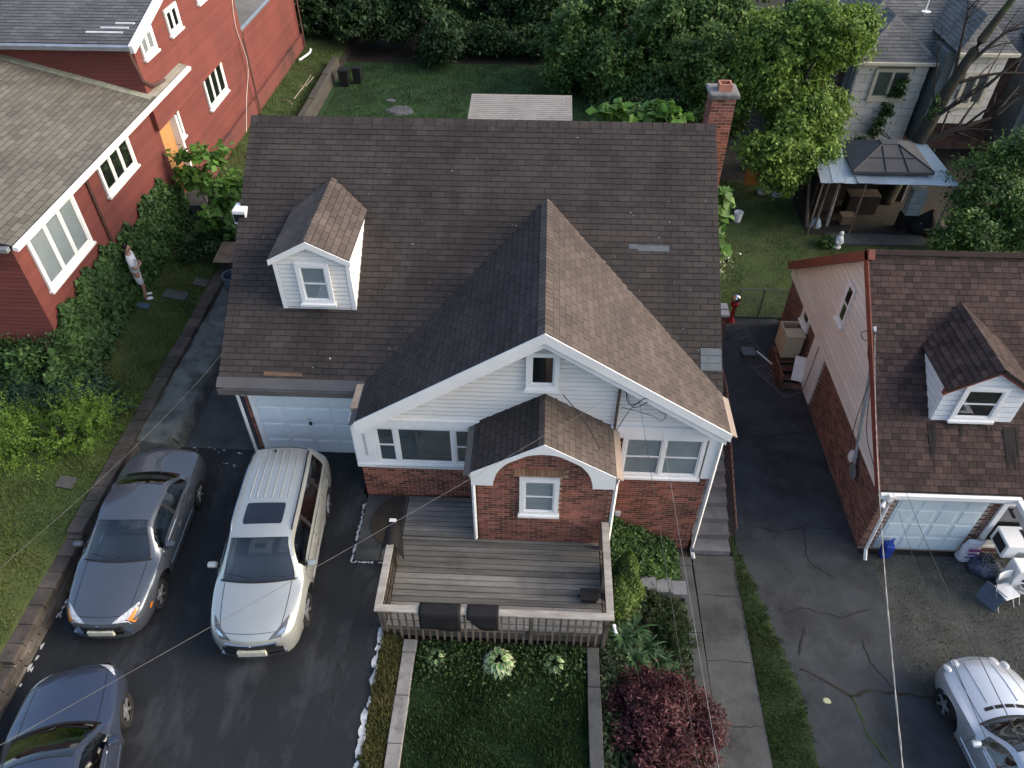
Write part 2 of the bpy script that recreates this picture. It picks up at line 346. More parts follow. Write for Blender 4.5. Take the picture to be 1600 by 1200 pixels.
sheet('front_lawn', [(-3,-2.27,1.2),(7.45,-2.27,1.2)], LAWN_DK, H, 0)
sheet('grass_verge', [(-3,-2.95,-2.5),(7.5,-2.95,-2.5)], mat('dry_verge', (.07,.075,.03), (.04,.05,.02), 3, .95, bump=.7, bscale=30, fine=.25), H, -.02)
sheet('planting_bed', [(-3,1.42,3.62),(10.86,1.6,3.95)], SOIL, H, 0)
edge = [(-3,5.0,6.3),(5.9,4.92,5.85),(7.4,4.97,5.85),(8.5,5.0,5.62),(9.95,5.0,5.36),(10.8,4.98,5.12),(12,4.98,5.02)]
sheet('walkway_verge', edge, mat('lush_grass', (.035,.055,.018), (.022,.036,.013), 2.2, .95, bump=.6, bscale=40, fine=.2), H, .015)
sheet('walkway', [(-3,3.92,4.92),(5.9,3.92,4.92),(10.72,3.98,5.0)], CONC, H, .02)
sheet('neighbour_driveway', [(-3,6.3,14),(5.9,5.85,14),(7.38,5.85,14),(7.4,5.85,8.2),(8.5,5.62,8.28),(9.95,5.36,8.38),(10.9,5.12,8.36),(10.95,5.1,8.1),(12.5,5.3,8.1),(14,5.55,8.1),(16,5.6,8.1),(20.3,5.5,8.1)], ASPH2, H, .01)
sheet('broken_asphalt_edge', [(10.9,4.97,5.13),(12.5,4.97,5.33),(14,4.97,5.58),(16,4.97,5.63),(20.3,4.97,5.53)], mat('crumbled_asphalt', (.03,.03,.03), (.016,.016,.017), 4, .95, bump=.8, bscale=30, fine=.3), H, .0)
sheet('gravel_yard', [(7.36,8.15,14),(10.95,8.34,14)], GRAV, H, .004)
sheet('neighbour_back_lawn', [(20.32,5.2,16),(25,5.2,20),(30,5.2,11.2)], LAWN, H, .01)
# ---------------------------------------------------------------- main house
XV, YV, ZV = Vector((1,0,0)), Vector((0,1,0)), Vector((0,0,1))
def front(y, x0=0, z0=0): return Fr((x0, y, z0), (1,0,0), (0,0,1))          # faces -Y
def rightf(x, y0=0, z0=0): return Fr((x, y0, z0), (0,1,0), (0,0,1))         # faces +X
def leftf(x, y0=0, z0=0): return Fr((x, y0, z0), (0,-1,0), (0,0,1))         # faces -X ; u = -(y-y0)
hs = thing('brick_house', 'brick and white siding house with dark gabled roof and wooden front deck, centre', 'house', (-1.4, 16, -1.7))
# --- walls (mortar cores)
w = MB(); w.box(-6.75, 3.85, 12.14, 22.0, -.3, 2.95)
w.box(-6.75, 3.85, 12.16, 22.0, -2, -.3)
w.prism([(-6.75,y,z) for y,z in ((11.95+.3,2.9),(21.8,2.9),(17.03,6.35))], [(-6.7,y,z) for y,z in ((11.95+.3,2.9),(21.8,2.9),(17.03,6.35))])
w.prism([(3.8,y,z) for y,z in ((11.95+.3,2.9),(21.8,2.9),(17.03,6.35))], [(3.85,y,z) for y,z in ((11.95+.3,2.9),(21.8,2.9),(17.03,6.35))])
wall = w.build('wall', MORTAR, hs)
w = MB(); w.box(-3.88, 3.88, 10.93, 12.5, -2, 2.9); gwall = w.build('front_wall', MORTAR, hs)
w = MB(); w.box(-1.15, 1.62, 9.76, 10.92, -.3, 2.62); w.fpoly(front(9.76,.22), [(-1.37,2.62),(1.4,2.62),(0,3.42)], -.4, 0); pwall = w.build('porch_wall', MORTAR, hs)
B = dict(w=.22, h=.078, gap=.016, thick=.006)
lay(wall, BRICK, front(12.14), [(-6.76,.0),(-3.98,.0),(-3.98,2.72),(-6.76,2.72)], **B, holes=[(-6.62,-4.05,0,2.32)])
lay(wall, BRICK, leftf(-6.75,12.14), [(-9,0),(0,0),(0,2.85),(-9,2.85)], **B)
lay(wall, BRICK, rightf(3.85,12.5), [(0,-1.7),(9,-1.7),(9,2.85),(0,2.85)], **B)
lay(gwall, BRICK, front(10.93), [(-3.89,-.1),(3.89,-2),(3.89,2.45),(-3.89,2.45)], **B, holes=[(-3.9,-1.2,1.22,2.5),(1.88,3.9,1.08,2.5),(-1.1,1.58,-2,2.5)])
lay(gwall, BRICK, rightf(3.88,10.93), [(0,-1.8),(1.6,-1.8),(1.6,2.6),(0,2.6)], **B)
lay(gwall, BRICK, leftf(-3.88,12.14), [(0,0),(1.21,0),(1.21,2.4),(0,2.4)], **B)
pf = front(9.76)
lay(pwall, BRICK, pf, [(-1.16,0),(1.63,0),(1.63,2.62),(.22,3.42),(-1.16,2.62)], **B, holes=[(-.22,.5,1.0,2.3),(-.38,.66,2.27,2.5)])
lay(pwall, BRICK, leftf(-1.15,10.9), [(0,0),(1.14,0),(1.14,2.6),(0,2.6)], **B)
lay(pwall, BRICK, rightf(1.62,9.76), [(0,-.6),(1.14,-.6),(1.14,2.6),(0,2.6)], **B)
lay(pwall, mat('tan_brick', (.3,.17,.09), (.2,.11,.07), 2, .9, rnd=.3), pf, [(-.38,2.29),(.66,2.29),(.66,2.5),(-.38,2.5)], .075, .21, .012, .02, bond=0)
lay(pwall, BRICK, pf, [(-.3,.98),(.58,.98),(.58,1.09),(-.3,1.09)], .075, .11, .012, .022, bond=0)
lay(gwall, BRICK, front(10.93), [(1.85,.95),(3.8,.95),(3.8,1.06),(1.85,1.06)], .075, .11, .012, .022, bond=0)
finish(hs, 'brick', 'brickwork', 300)
# --- roof slabs
sl_ = 3.6/5.33; Lm = math.hypot(3.6, 5.33)
mf = Fr((-6.95, 11.7, 2.9), (1,0,0), (0,5.33,3.6)); mb_ = Fr((4.02, 22.36, 2.9), (-1,0,0), (0,-5.33,3.6))
b = MB(); b.fbox(mf, 0, 10.97, 0, Lm, -.12, -.002); roof = b.build('main_roof', FELT, hs)
b = MB(); b.fbox(mb_, 0, 10.97, 0, Lm-.001, -.12, -.002); rroof = b.build('rear_roof', SHING, hs)
gs = (5.4-2.9)/3.86
def gable_z(x): return 5.4 - gs*abs(x-.14)
def skipm(p):
    if gable_z(p.x) > p.z+.22 and -3.6 < p.x < 3.9: return True
    dz = 5.63 - .53*abs(p.x+4.85)
    return -5.62 < p.x < -4.08 and p.y > 13.15 and dz > p.z+.25
shk = dict(w=.305, h=.142, gap=.012, thick=.014, wedge=.009, bond=.5, jit=.0012)
lay(roof, SHING, mf, [(0,.02),(10.97,.02),(10.97,Lm-.08),(0,Lm-.08)], skip=skipm, **shk)
gl_ = math.hypot(3.86, 2.5)
gL = Fr((-3.72, 15.4, 2.9), (0,-1,0), (3.86,0,2.5)); gR = Fr((4.0, 10.52, 2.9), (0,1,0), (-3.86,0,2.5))
yv = 11.7
b = MB(); b.fpoly(gL, [(15.4-11.6,0),(15.4-10.52,0),(15.4-10.52,gl_),(0.15,gl_)], -.09, -.002); b.fpoly(gR, [(0,0),(11.6-10.52,0),(15.25-10.52,gl_),(0,gl_)], -.091, -.003)
groof = b.build('gable_roof', FELT, hs)
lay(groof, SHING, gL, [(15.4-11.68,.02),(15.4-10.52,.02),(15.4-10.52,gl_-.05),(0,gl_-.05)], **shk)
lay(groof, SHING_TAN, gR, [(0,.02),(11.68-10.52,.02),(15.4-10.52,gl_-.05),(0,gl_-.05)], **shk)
dl = math.hypot(.87, .46)
dL = Fr((-5.72, 15.74, 5.17), (0,-1,0), (.87,0,.46)); dR = Fr((-3.98, 13.0, 5.17), (0,1,0), (-.87,0,.46))
b = MB(); b.fpoly(dL, [(.72,0),(2.74,0),(2.74,dl),(.06,dl)], -.06, -.002); b.fpoly(dR, [(0,0),(2.02,0),(2.68,dl),(0,dl)], -.061, -.003); droof = b.build('dormer_roof', FELT, hs)
lay(droof, SHING_TAN, dL, [(.68,.01),(2.74,.01),(2.74,dl-.04),(0,dl-.04)], **shk)
lay(droof, SHING_TAN, dR, [(0,.01),(2.06,.01),(2.74,dl-.04),(0,dl-.04)], **shk)
pl_ = math.hypot(1.46, .9)
pL = Fr((-1.26, 10.93, 2.6), (0,-1,0), (1.46,0,.9)); pR = Fr((1.66, 9.53, 2.6), (0,1,0), (-1.46,0,.9))
b = MB(); b.fbox(pL, 0, 1.4, 0, pl_, -.07, -.002); b.fbox(pR, 0, 1.4, 0, pl_-.002, -.071, -.003); proof = b.build('porch_roof', FELT, hs)
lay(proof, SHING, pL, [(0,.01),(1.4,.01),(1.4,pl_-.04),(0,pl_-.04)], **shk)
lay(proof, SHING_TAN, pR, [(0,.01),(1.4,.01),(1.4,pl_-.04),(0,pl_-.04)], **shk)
# ridge caps: overlapping tiles
def ridge(parent, p0, p1, wd, drop, m, step=.14, name='ridge_cap'):
    p0, p1 = Vector(p0), Vector(p1); d = (p1-p0); n = max(1, int(d.length/step)); d.normalize(); s = d.cross(ZV); dn = -ZV*drop*wd
    b = MB(); k = step+.006
    b.prism([-s*wd+dn, Vector((0,0,0)), s*wd+dn], [-s*wd+dn+Vector((0,0,.012)), Vector((0,0,.012)), s*wd+dn+Vector((0,0,.012))])
    me = MB(); A = [-s*wd+dn, Vector((0,0,0)), s*wd+dn]; up = ZV*.016; lo = ZV*.006
    q0 = [v+up for v in A]; q1 = [v+d*k+lo for v in A]
    me.add(q0+q1+[v-ZV*.01 for v in A], [(0,1,4,3),(1,2,5,4),(6,7,1,0),(7,8,2,1)]); M_ = me.mesh(name, m)
    for i in range(n):
        o = bpy.data.objects.new(name, M_); o.location = p0 + d*(i*(p1-p0).length/n); link(o, parent)
ridge(roof, (-6.95,17.03,6.505), (4.02,17.03,6.505), .16, .675, SHING, .24)
ridge(groof, (.14,10.52,5.405), (.14,15.35,5.405), .14, .62, SHING_TAN)
ridge(droof, (-4.87,13.0,5.635), (-4.87,15.7,5.635), .12, .5, SHING_TAN)
ridge(proof, (.2,9.53,3.505), (.2,10.9,3.505), .12, .6, SHING_TAN)
finish(hs, 'shingle', 'shingle_field', 300)
# repair patches of a different slate colour
b = MB(); b.fbox(mf, 8.95, 9.14, 3.27, 3.38, .004, .016); b.fbox(mf, 9.14, 9.85, 3.22, 3.36, .004, .017); b.build('shingle_patch', mat('bluegrey_patch', (.12,.14,.15), (.09,.1,.11), 3, .85, rnd=.2), roof, label='blue grey repair shingles')
b = MB()
for i in range(3): b.fbox(mf, 10.5, 10.95, .5+i*.17, .66+i*.17, .005, .016+.002*i)
b.build('shingle_patch', MT['bluegrey_patch'], roof, label='blue grey repair shingles at the corner')
b = MB(); b.fbox(mf, 1.0, 1.42, .1, .19, .004, .014); b.fbox(mf, 1.43, 1.85, .1, .19, .004, .014); b.build('shingle_patch', mat('tan_patch', (.16,.1,.065), rough=.9), roof, label='tan replacement shingles by the gutter')
b = MB()   # droppings / petals on the roof
for i in range(70):
    u = random.uniform(.2,10.7); v = random.uniform(.3, Lm-.2); p = mf.p(u,v)
    if skipm(p): continue
    s = random.choice([.006,.008,.01,.014,.026 if i < 8 else .009]); b.lathe(mf.p(u,v,.012), [(s,0),(s*.7,s*.4)], 5)
b.build('fallen_specks', mat('pale_speck', (.6,.58,.52), fine=0), roof, kind='stuff')
# --- gutters, fascia
b = MB(); b.fbox(mf, -.02, 3.22, -.2, .04, .0, .02); b.box(-6.95,-3.74,11.49,11.52,2.62,2.77); b.build('gutter', GUTTER, hs)
b = MB(); b.box(-6.86,-3.8,11.6,11.7,2.52,2.74); b.box(-6.86,-3.8,11.7,12.13,2.70,2.74); b.build('fascia', TRIM, hs)
b = MB(); b.fbox(gL, 15.4-11.62, 15.4-10.5, -.15, .015, -.02, .006); b.build('gutter', GUTTER, hs)
b = MB(); b.fbox(gR, -.02, 1.1, -.15, .015, -.02, .006); b.build('gutter', GUTTER_TAN, hs)
b = MB(); b.fbox(pL, .02, 1.42, -.15, .015, -.02, .006); b.build('gutter', GUTTER, hs)
b = MB(); b.fbox(pR, -.02, 1.38, -.15, .015, -.02, .006); b.build('gutter', GUTTER_TAN, hs)
# --- gable front: siding boards, rake boards, band
gf = front(10.93, .14)
boards(hs, SIDING, gf, [(-3.8,2.66),(3.8,2.66),(0,5.28)], .118)
b = MB()
for sgn in (-1, 1):
    q = [(0,5.405),(sgn*3.87,2.9),(sgn*3.87,2.68),(0,5.17)]; q = q if sgn < 0 else q[::-1]
    b.fpoly(Fr((.14,10.93,0),(1,0,0),(0,0,1)), q, .415, .44); b.fpoly(Fr((.14,10.93,0),(1,0,0),(0,0,1)), [(x*.985,z-.13) for x,z in q], .03, .4)
b.build('rake_board', TRIM, hs)
for a_ in ((-3.9,-1.12,10.84,10.93,2.42,2.67),(1.6,3.92,10.84,10.93,2.34,2.67),(-3.93,-3.5,10.86,10.93,1.225,2.42),(-3.93,-3.89,10.932,11.6,1.16,2.67),(3.72,3.94,10.86,10.93,1.07,2.34),(3.89,3.94,10.932,11.7,1.07,2.67),(-3.94,-1.14,10.82,10.93,1.14,1.222)): b = MB(); b.box(*a_); b.build('white_panel', TRIM, hs)
b = MB(); b.fbox(front(10.86), -3.72,-3.66,1.5,2.2,0,.006); 
b.build('number_plate_board', mat('faded_grey_plate', (.5,.5,.52), rough=.6), hs)
wf = front(10.93)
window(hs, wf, -3.42, -1.3, 1.3, 2.36, ((0,.2,'dh'),(.2,.79,'fix'),(.79,1,'dh')), blind='slats')
window(hs, wf, 1.98, 3.6, 1.14, 2.28, ((0,.5,'dh'),(.5,1,'dh')))
window(hs, wf, -.1, .36, 3.81, 4.55, ((0,1,'fix'),), t=.1, blind=None, proud=.08, n=.034)
window(hs, pf, -.17, .45, 1.2, 2.17, t=.1, n=.012)
# --- porch arch trim
b = MB(); top = lambda u: 3.5-.617*abs(u)
def bot(u):
    a = abs(u); return 2.24 if a > 1.0 else min(top(u)-.13, 2.24+.98*math.sqrt(max(0,1-(a/1.0)**2)))
U = list(np.linspace(-1.44,-1.0,4)) + list(np.linspace(-.995,.995,33)) + list(np.linspace(1.0,1.44,4)); pfr = front(9.76, .2)
for a, c in zip(U, U[1:]): b.hexa([pfr.p(a,bot(a),.234),pfr.p(c,bot(c),.234),pfr.p(c,bot(c),.25),pfr.p(a,bot(a),.25),pfr.p(a,top(a),.234),pfr.p(c,top(c),.234),pfr.p(c,top(c),.25),pfr.p(a,top(a),.25)])
b.build('arched_rake_board', TRIM, hs)
# --- dormer
df = front(13.1)
b = MB(); b.prism([df.p(u,v,0) for u,v in ((-5.65,3.75),(-4.05,3.75),(-4.05,5.16),(-4.85,5.56),(-5.65,5.16))], [df.p(u,v,-1.9) for u,v in ((-5.65,3.75),(-4.05,3.75),(-4.05,5.16),(-4.85,5.56),(-5.65,5.16))])
dorm = b.build('dormer', SIDING, hs)
b = MB(); b.fbox(df,-5.67,-5.58,3.8,5.2,.0,.035); b.fbox(df,-4.12,-4.03,3.8,5.2,.0,.035); b.fbox(df,-5.58,-4.12,3.78,3.85,.0,.03)
for sgn in (-1,1):
    q = [(0,5.62),(sgn*.88,5.15),(sgn*.88,5.02),(0,5.46)]; b.fpoly(front(13.1,-4.85), q if sgn < 0 else q[::-1], .03, .12)
b.build('trim', TRIM, dorm)
boards(dorm, SIDING, df, [(-5.57,3.86),(-4.13,3.86),(-4.13,5.12),(-4.85,5.5),(-5.57,5.12)], .112, .026)
for fr_, pl in ((rightf(-4.05,13.1), [(0,3.86),(0.05,3.86),(1.95,5.14),(0,5.14)]), (leftf(-5.65,13.1), [(0,3.86),(0,5.14),(-1.95,5.14),(-.05,3.86)])): boards(dorm, SIDING, fr_, pl, .112, .026)
window(hs, df, -5.1, -4.56, 4.12, 4.98, n=.03, t=.09)
# --- garage door
gd = front(12.14)
b = MB(); ring(b, gd, -6.64, -4.02, .02, 2.34, .1, 0, .05, .001); b.build('door_frame', TRIM, hs)
b = MB(); b.fbox(gd, -6.54, -4.12, .05, 2.24, 0, .02); gdo = b.build('garage_door', mat('white_door_paint', (.72,.77,.8), (.64,.69,.72), .9, .45, fine=.03), hs)
bm_ = MB(); pw, ph = 2.42/4, 2.19/4; e = .05
bm_.prism([(e,e,0),(pw-e,e,0),(pw-e,ph-e,0),(e,ph-e,0)], [(e+.035,e+.035,.016),(pw-e-.035,e+.035,.016),(pw-e-.035,ph-e-.035,.016),(e+.035,ph-e-.035,.016)]); PM = bm_.mesh('panel', MT['white_door_paint'])
for i in range(4):
    for j in range(4): o = bpy.data.objects.new('panel', PM); o.matrix_basis = gd.mat(-6.54+i*pw, .05+j*ph, .019); link(o, gdo)
b = MB()
for j in range(1,4): b.fbox(gd, -6.54, -4.12, .047+j*ph, .053+j*ph, .02, .0212)
b.build('door_seam', mat('seam_grey', (.35,.38,.4), fine=0), gdo)
b = MB(); b.fbox(gd, -5.36,-5.3,1.1,1.18,.02,.06); b.fbox(gd,-5.345,-5.315,1.25,1.28,.02,.035); b.build('handle', BLACK, gdo)
# --- downspouts
def spout(parent, pts, m=TRIM, r=.042, name='downspout'):
    b = MB(); b.tube(pts, r, 4); return b.build(name, m, parent)
spout(hs, [(-6.87,11.66,2.6),(-6.9,11.85,2.45),(-6.86,12.06,2.3),(-6.86,12.06,.12),(-6.84,11.85,.06)])
spout(hs, [(4.03,10.6,2.75),(3.97,10.75,2.6),(3.97,10.84,2.4),(3.97,10.84,-1.6),(4.0,10.6,-1.66)])
spout(hs, [(1.72,9.62,2.45),(1.7,9.68,2.3),(1.69,9.7,2.2),(1.69,9.7,.25)])
spout(hs, [(-1.3,9.62,2.45),(-1.24,9.66,2.3),(-1.22,9.7,2.2),(-1.22,9.7,.15)])
spout(hs, [(-3.97,11.0,2.5),(-3.97,11.0,1.0)], TRIM, .035)
# flood lights on the garage corner
b = MB(); b.lathe((-6.72,12.05,2.52),[(.07,-.05),(.07,.05)],10)
for dx_, dz_ in ((-.12,0),(.1,-.02)): b.tube([(-6.72+dx_*.4,12.02,2.5),(-6.72+dx_*1.2,11.9,2.42+dz_),(-6.72+dx_*1.7,11.8,2.36+dz_)],[.035,.05,.075],10)
b.build('flood_light', TRIM, hs, smooth=40)
b = MB(); b.box(1.97,2.1,10.87,10.92,-.42,-.28); b.build('outlet_box', mat('pale_grey_plastic', (.6,.62,.64), fine=.02), hs)
# service mast with wires drawn in later
b = MB(); b.tube([(1.68,10.86,2.3),(1.68,10.84,3.75),(1.72,10.8,3.85),(1.78,10.72,3.83)], .03, 8); b.build('service_mast', mat('rusty_conduit', (.12,.09,.075), rough=.7), hs)
# side window air conditioner box high on the left gable
b = MB(); b.box(-7.08,-6.76,14.85,15.25,4.85,5.2); ac = b.build('window_air_conditioner', TRIM, hs, bevel=.02)
b = MB(); b.box(-7.06,-6.8,14.844,14.849,4.92,5.12); b.build('grille', BLACK, ac)
# --- chimney
b = MB(); b.box(3.95,4.5,17.55,18.15,-1.7,6.9); ch = b.build('chimney', MORTAR, hs)
for fr_, wd in ((front(17.55),(3.945,4.505)), (rightf(4.5,17.55),(-.005,.605)), (leftf(3.95,17.55),(-.605,.005))): lay(ch, BRICK, fr_, [(wd[0],2.5),(wd[1],2.5),(wd[1],6.9),(wd[0],6.9)], **B)
finish(hs, 'brick', 'chimney_brickwork', 100)
b = MB(); b.box(3.88,4.57,17.48,18.22,6.9,7.0); b.build('cap', CONC_L, ch, bevel=.02)
b = MB(); ring(b, Fr((4.1,17.7,7.0),(1,0,0),(0,1,0)), 0,.3,0,.3,.04,0,.16); b.build('flue', mat('terracotta', (.45,.2,.14), rough=.85), ch)
# --- side stairs with iron railing
st = thing('side_staircase', 'concrete side stairs with brown iron railing climbing the right wall of the brick house', 'stairs', (4.4,10.75,-1.7))
b0 = MB(); b0.box(0,.92,0,.4,0,.178)
SM = b0.mesh('step', mat('step_concrete', (.15,.155,.16), (.1,.1,.105), 2, .9, fine=.15, bump=.3))
for i in range(9):
    o = bpy.data.objects.new('step', SM); o.location = (3.98, 10.75+.36*i, -1.7+.178*i); link(o, st)
    if i: b = MB(); b.box(3.98,4.9,10.79+.36*i,14.3,-1.7+.178*(i-1),-1.7+.178*i-.002); b.build('riser', MT['step_concrete'], st)
b = MB(); b.box(3.98,4.92,14.02,16.4,-.3,-.098); b.build('landing', MT['step_concrete'], st)
IRON = mat('rust_brown_iron', (.09,.045,.035), (.06,.035,.03), 5, .7)
b = MB(); b.tube([(4.9,10.85,-.75),(4.9,14.1,.82),(4.9,16.3,.82)], .028, 6); b.build('handrail', IRON, st)
bb = MB(); bb.tube([(0,0,0),(0,0,.9)], .011, 5); BM2 = bb.mesh('baluster', IRON)
for i in range(34):
    y = 10.9+i*.16; o = bpy.data.objects.new('baluster', BM2); z = -1.63+.178/.36*(y-10.75) if y < 14.1 else -.1
    o.location = (4.9, y, z); link(o, st)
# ---------------------------------------------------------------- deck
WOOD = mat('weathered_deck_wood', (.235,.225,.205), (.125,.12,.11), 1.6, .85, rnd=.36, stretch=(.35,6,6), bump=.35, bscale=40, stain=(.07,.068,.064), sscale=.9, samt=.5)
WOOD_P = mat('pale_rail_wood', (.34,.32,.28), (.22,.2,.18), 2, .85, rnd=.15, stretch=(1,4,4), bump=.2)
WOOD_D = mat('mossy_baluster_wood', (.16,.13,.1), (.09,.075,.06), 3, .9, rnd=.3)
dk = thing('wooden_deck', 'weathered grey wooden deck with slatted railing in front of the brick porch', 'deck', (-.7,8.8,-.3))
def planks(x0, x1, y0, y1, z=.08, wd=.14, m=WOOD):
    y = y0
    while y < y1-.04:
        b = MB(); j = random.uniform(-.003,.003); b.box(x0,x1,y+.008,min(y+wd,y1)-.008,z-.03,z+j); b.build('plank', m, dk); y += wd
planks(-2.88, 1.5, 7.55, 9.74); planks(-2.88, -1.2, 9.75, 10.9)
for a in ((-2.9,1.52,7.5,7.545,-.17,.07),(-2.94,-2.9,7.5,10.9,-.17,.07),(1.52,1.56,7.5,9.7,-.17,.07)):
    b = MB(); b.box(*a); b.build('rim_joist', WOOD_D, dk)
def rail(p0, p1, name='rail_cap', wd=.15):
    (x0,y0),(x1,y1) = p0, p1; b = MB()
    if y0 == y1: b.box(x0,x1,y0-wd/2,y0+wd/2,.9,.94)
    else: b.box(x0-wd/2,x0+wd/2,y0,y1,.9,.94)
    b.build(name, WOOD_P, dk, bevel=.006)
rail((-3.0,7.46),(1.64,7.46)); rail((-2.93,7.537),(-2.93,9.02)); rail((1.565,7.537),(1.565,9.68))
for a in ((-2.9,1.52,7.47,7.505,.8,.88),(-2.93,-2.9,7.55,9.0,.8,.88),(1.53,1.56,7.55,9.66,.8,.88)):
    b = MB(); b.box(*a); b.build('rail', WOOD_D, dk)
bb = MB(); bb.box(-.018,.018,-.018,.018,-.22,.86); BAL = bb.mesh('baluster', WOOD_D)
def bal(x, y): o = bpy.data.objects.new('baluster', BAL); o.location = (x, y, random.uniform(-.015,.01)); link(o, dk)
for i in range(31): bal(-2.85+i*.145, 7.45)
for i in range(10): bal(-2.965, 7.64+i*.14)
for i in range(14): bal(1.6, 7.64+i*.14)
for x, y in ((-2.91,7.5),(-1.4,7.51),(.05,7.51),(1.52,7.5),(-2.9,8.97),(1.53,9.6),(1.53,8.5)):
    b = MB(); b.box(x-.045,x+.045,y-.045,y+.045,-.3,.895); b.build('post', WOOD_D, dk)
b = MB(); b.tube([(1.66,7.4,.62),(1.66,7.4,.72)],.035,8); b.tube([(1.66,7.4,.66),(1.7,7.3,.6)],[.02,.035],8); b.build('spot_light', TRIM, dk)
RUB = mat('black_rubber', (.012,.012,.013), (.008,.008,.009), 6, .8, bump=.3, bscale=150)
def drape(x0, x1, hang, label, curved=False):
    b = MB(); xs_ = np.linspace(x0,x1,13); V = []; prof = [(7.60,.948),(7.53,.952),(7.46,.952),(7.40,.95),(7.365,.92),(7.35,.8)]
    for i, x in enumerate(xs_):
        t = (x-x0)/(x1-x0); h = hang - (.0 if not curved else .38*max(0,1-t*1.35)**2.2) + (.05*t if not curved else 0)
        for y, z in prof: V.append((x, y, z))
        for k in range(1,4): V.append((x, 7.35-.008*k+.012*math.sin(x*9), .8-(h-.15)*k/3))
    n = len(prof)+3; F = [(i*n+j,i*n+j+1,(i+1)*n+j+1,(i+1)*n+j) for i in range(12) for j in range(n-1)]
    b.add(V,F); o = b.build('rubber_mat', RUB, smooth=True, label=label, cat='mat', group='black mats over the deck railing')
    so_ = o.modifiers.new('s','SOLIDIFY'); so_.thickness = .012; so_.offset = 1
drape(-2.13,-1.32,.5,'large rectangular black rubber mat hanging over the front deck railing')
drape(-1.2,-.58,.47,'smaller black rubber mat with a rounded corner hanging over the deck railing',True)
pm = thing('draped_post_mat','black mat draped over the end post of the left deck railing','mat',(-2.93,9.2,.05))
b = MB(); V = []
for i in range(7):
    t = i/6; wd = .13+.1*t; y = 9.45-.55*t; z = 1.02-.1*t
    for u in np.linspace(-1,1,7): V.append((-2.95+u*wd*1.1, y, z-.5*max(0,abs(u)-.45)**1.2*(1+t)))
b.add(V,[(i*7+j,i*7+j+1,(i+1)*7+j+1,(i+1)*7+j) for i in range(6) for j in range(6)]); o = b.build('cloth',RUB,pm,smooth=True); o.modifiers.new('s','SOLIDIFY').thickness = .02
b = MB(); b.box(-3.0,-2.9,9.36,9.46,.05,.98); b.build('post',WOOD_D,pm); b = MB(); b.box(-3.02,-2.88,9.42,9.5,1.0,1.04); b.build('cap',TRIM,pm)
cr = thing('black_crate','small black plastic box lying on the deck near the right railing','box',(1.25,8.35,.085))
b = MB(); b.box(1.08,1.4,8.22,8.46,.085,.24); b.build('body',BLACK,cr,bevel=.03); b = MB(); b.box(1.05,1.43,8.2,8.48,.242,.265); b.build('lid',BLACK,cr,bevel=.008)
b = MB(); b.tube([(1.08,8.34,.2),(1.0,8.34,.22),(1.0,8.26,.2)],.012,6); b.build('handle',BLACK,cr)
# ---------------------------------------------------------------- concrete pad and round mat
sheet('concrete_pad', [(9.1,-3.86,-2.95),(10.88,-3.86,-2.9)], CONC, lambda x,y: .05, 0, thick=.1)
b = MB(); n = 24; a = [(-2.97-.68*math.sin(math.pi*k/n), 10.13+.72*math.cos(math.pi*k/n), .055) for k in range(n+1)]; b.prism(a, [(x,y,.07) for x,y,z in a])
b.build('doormat', mat('brown_coir', (.05,.043,.032), (.03,.026,.02), 6, .95, bump=.5), label='round brown mat on the concrete pad beside the deck', cat='mat')
# white sealer splashes along the asphalt edge
WP = mat('white_splash', (.6,.62,.63), (.35,.36,.37), 9, .8, fine=.1)
b = MB()
def blot(x, y, z, r, st=1):
    n = 9; b.add([(x,y,z)]+[(x+r*math.cos(6.283*k/n)*random.uniform(.35,1.1), y+r*st*math.sin(6.283*k/n)*random.uniform(.4,1.1), z) for k in range(n)], [(0,1+k,1+(k+1)%n) for k in range(n)])
for i in range(100):
    y = random.uniform(3,7.6); blot(-2.96+random.uniform(-.05,.03), y, .006+i*.0002, random.choice([.02,.03,.04,.07])*random.uniform(.7,1.2), 2.6)
for i in range(50): blot(-3.9+random.uniform(-.03,.02), random.uniform(9.05,10.8), .006+i*.0003, random.uniform(.015,.035), 2)
for i in range(26): blot(random.uniform(-3.9,-3.2), 9.07+random.uniform(-.02,.02), .006+i*.0003, random.uniform(.02,.04), .6)
for i in range(14): blot(random.uniform(-8.9,-6.9), 12.05+random.uniform(-.1,.06), .135+i*.0003, random.uniform(.015,.05), .5)
for i in range(8): blot(-7.35+random.uniform(-.3,.3), 11.6+random.uniform(-.06,.06), .1+i*.0003, random.uniform(.02,.05), .4)
for i in range(16): blot(-9.66+random.uniform(-.04,.04), random.uniform(6,8.3), .006+i*.0003, random.uniform(.02,.05), 2)
b.build('edge_splash', WP, drv, kind='stuff')
def crack(parent, pts, wd, m, z, name='crack'):
    b = MB(); P = []
    for (x0,y0),(x1,y1) in zip(pts, pts[1:]):
        k = max(2,int(math.hypot(x1-x0,y1-y0)/.12))
        for j in range(k): t = j/k; P.append((x0+(x1-x0)*t+random.uniform(-.035,.035), y0+(y1-y0)*t+random.uniform(-.035,.035)))
    P.append(pts[-1]); V = []
    for i, (x,y) in enumerate(P):
        q = P[min(i+1,len(P)-1)]; p = P[max(0,i-1)]; dx_, dy_ = q[0]-p[0], q[1]-p[1]; l = math.hypot(dx_,dy_) or 1; ww = wd*random.uniform(.4,1.3)
        V += [(x-dy_/l*ww, y+dx_/l*ww, z),(x+dy_/l*ww, y-dx_/l*ww, z)]
    b.add(V,[(2*i,2*i+1,2*i+3,2*i+2) for i in range(len(P)-1)]); return b.build(name, m, parent)
CRK = mat('crack_black', (.011,.011,.011), (.02,.021,.02), 7, fine=.3)
crack(drv,[(-3.3,8.9),(-3.55,8.2),(-3.5,7.6),(-3.9,7.2),(-4.2,6.8)],.012,CRK,.005)
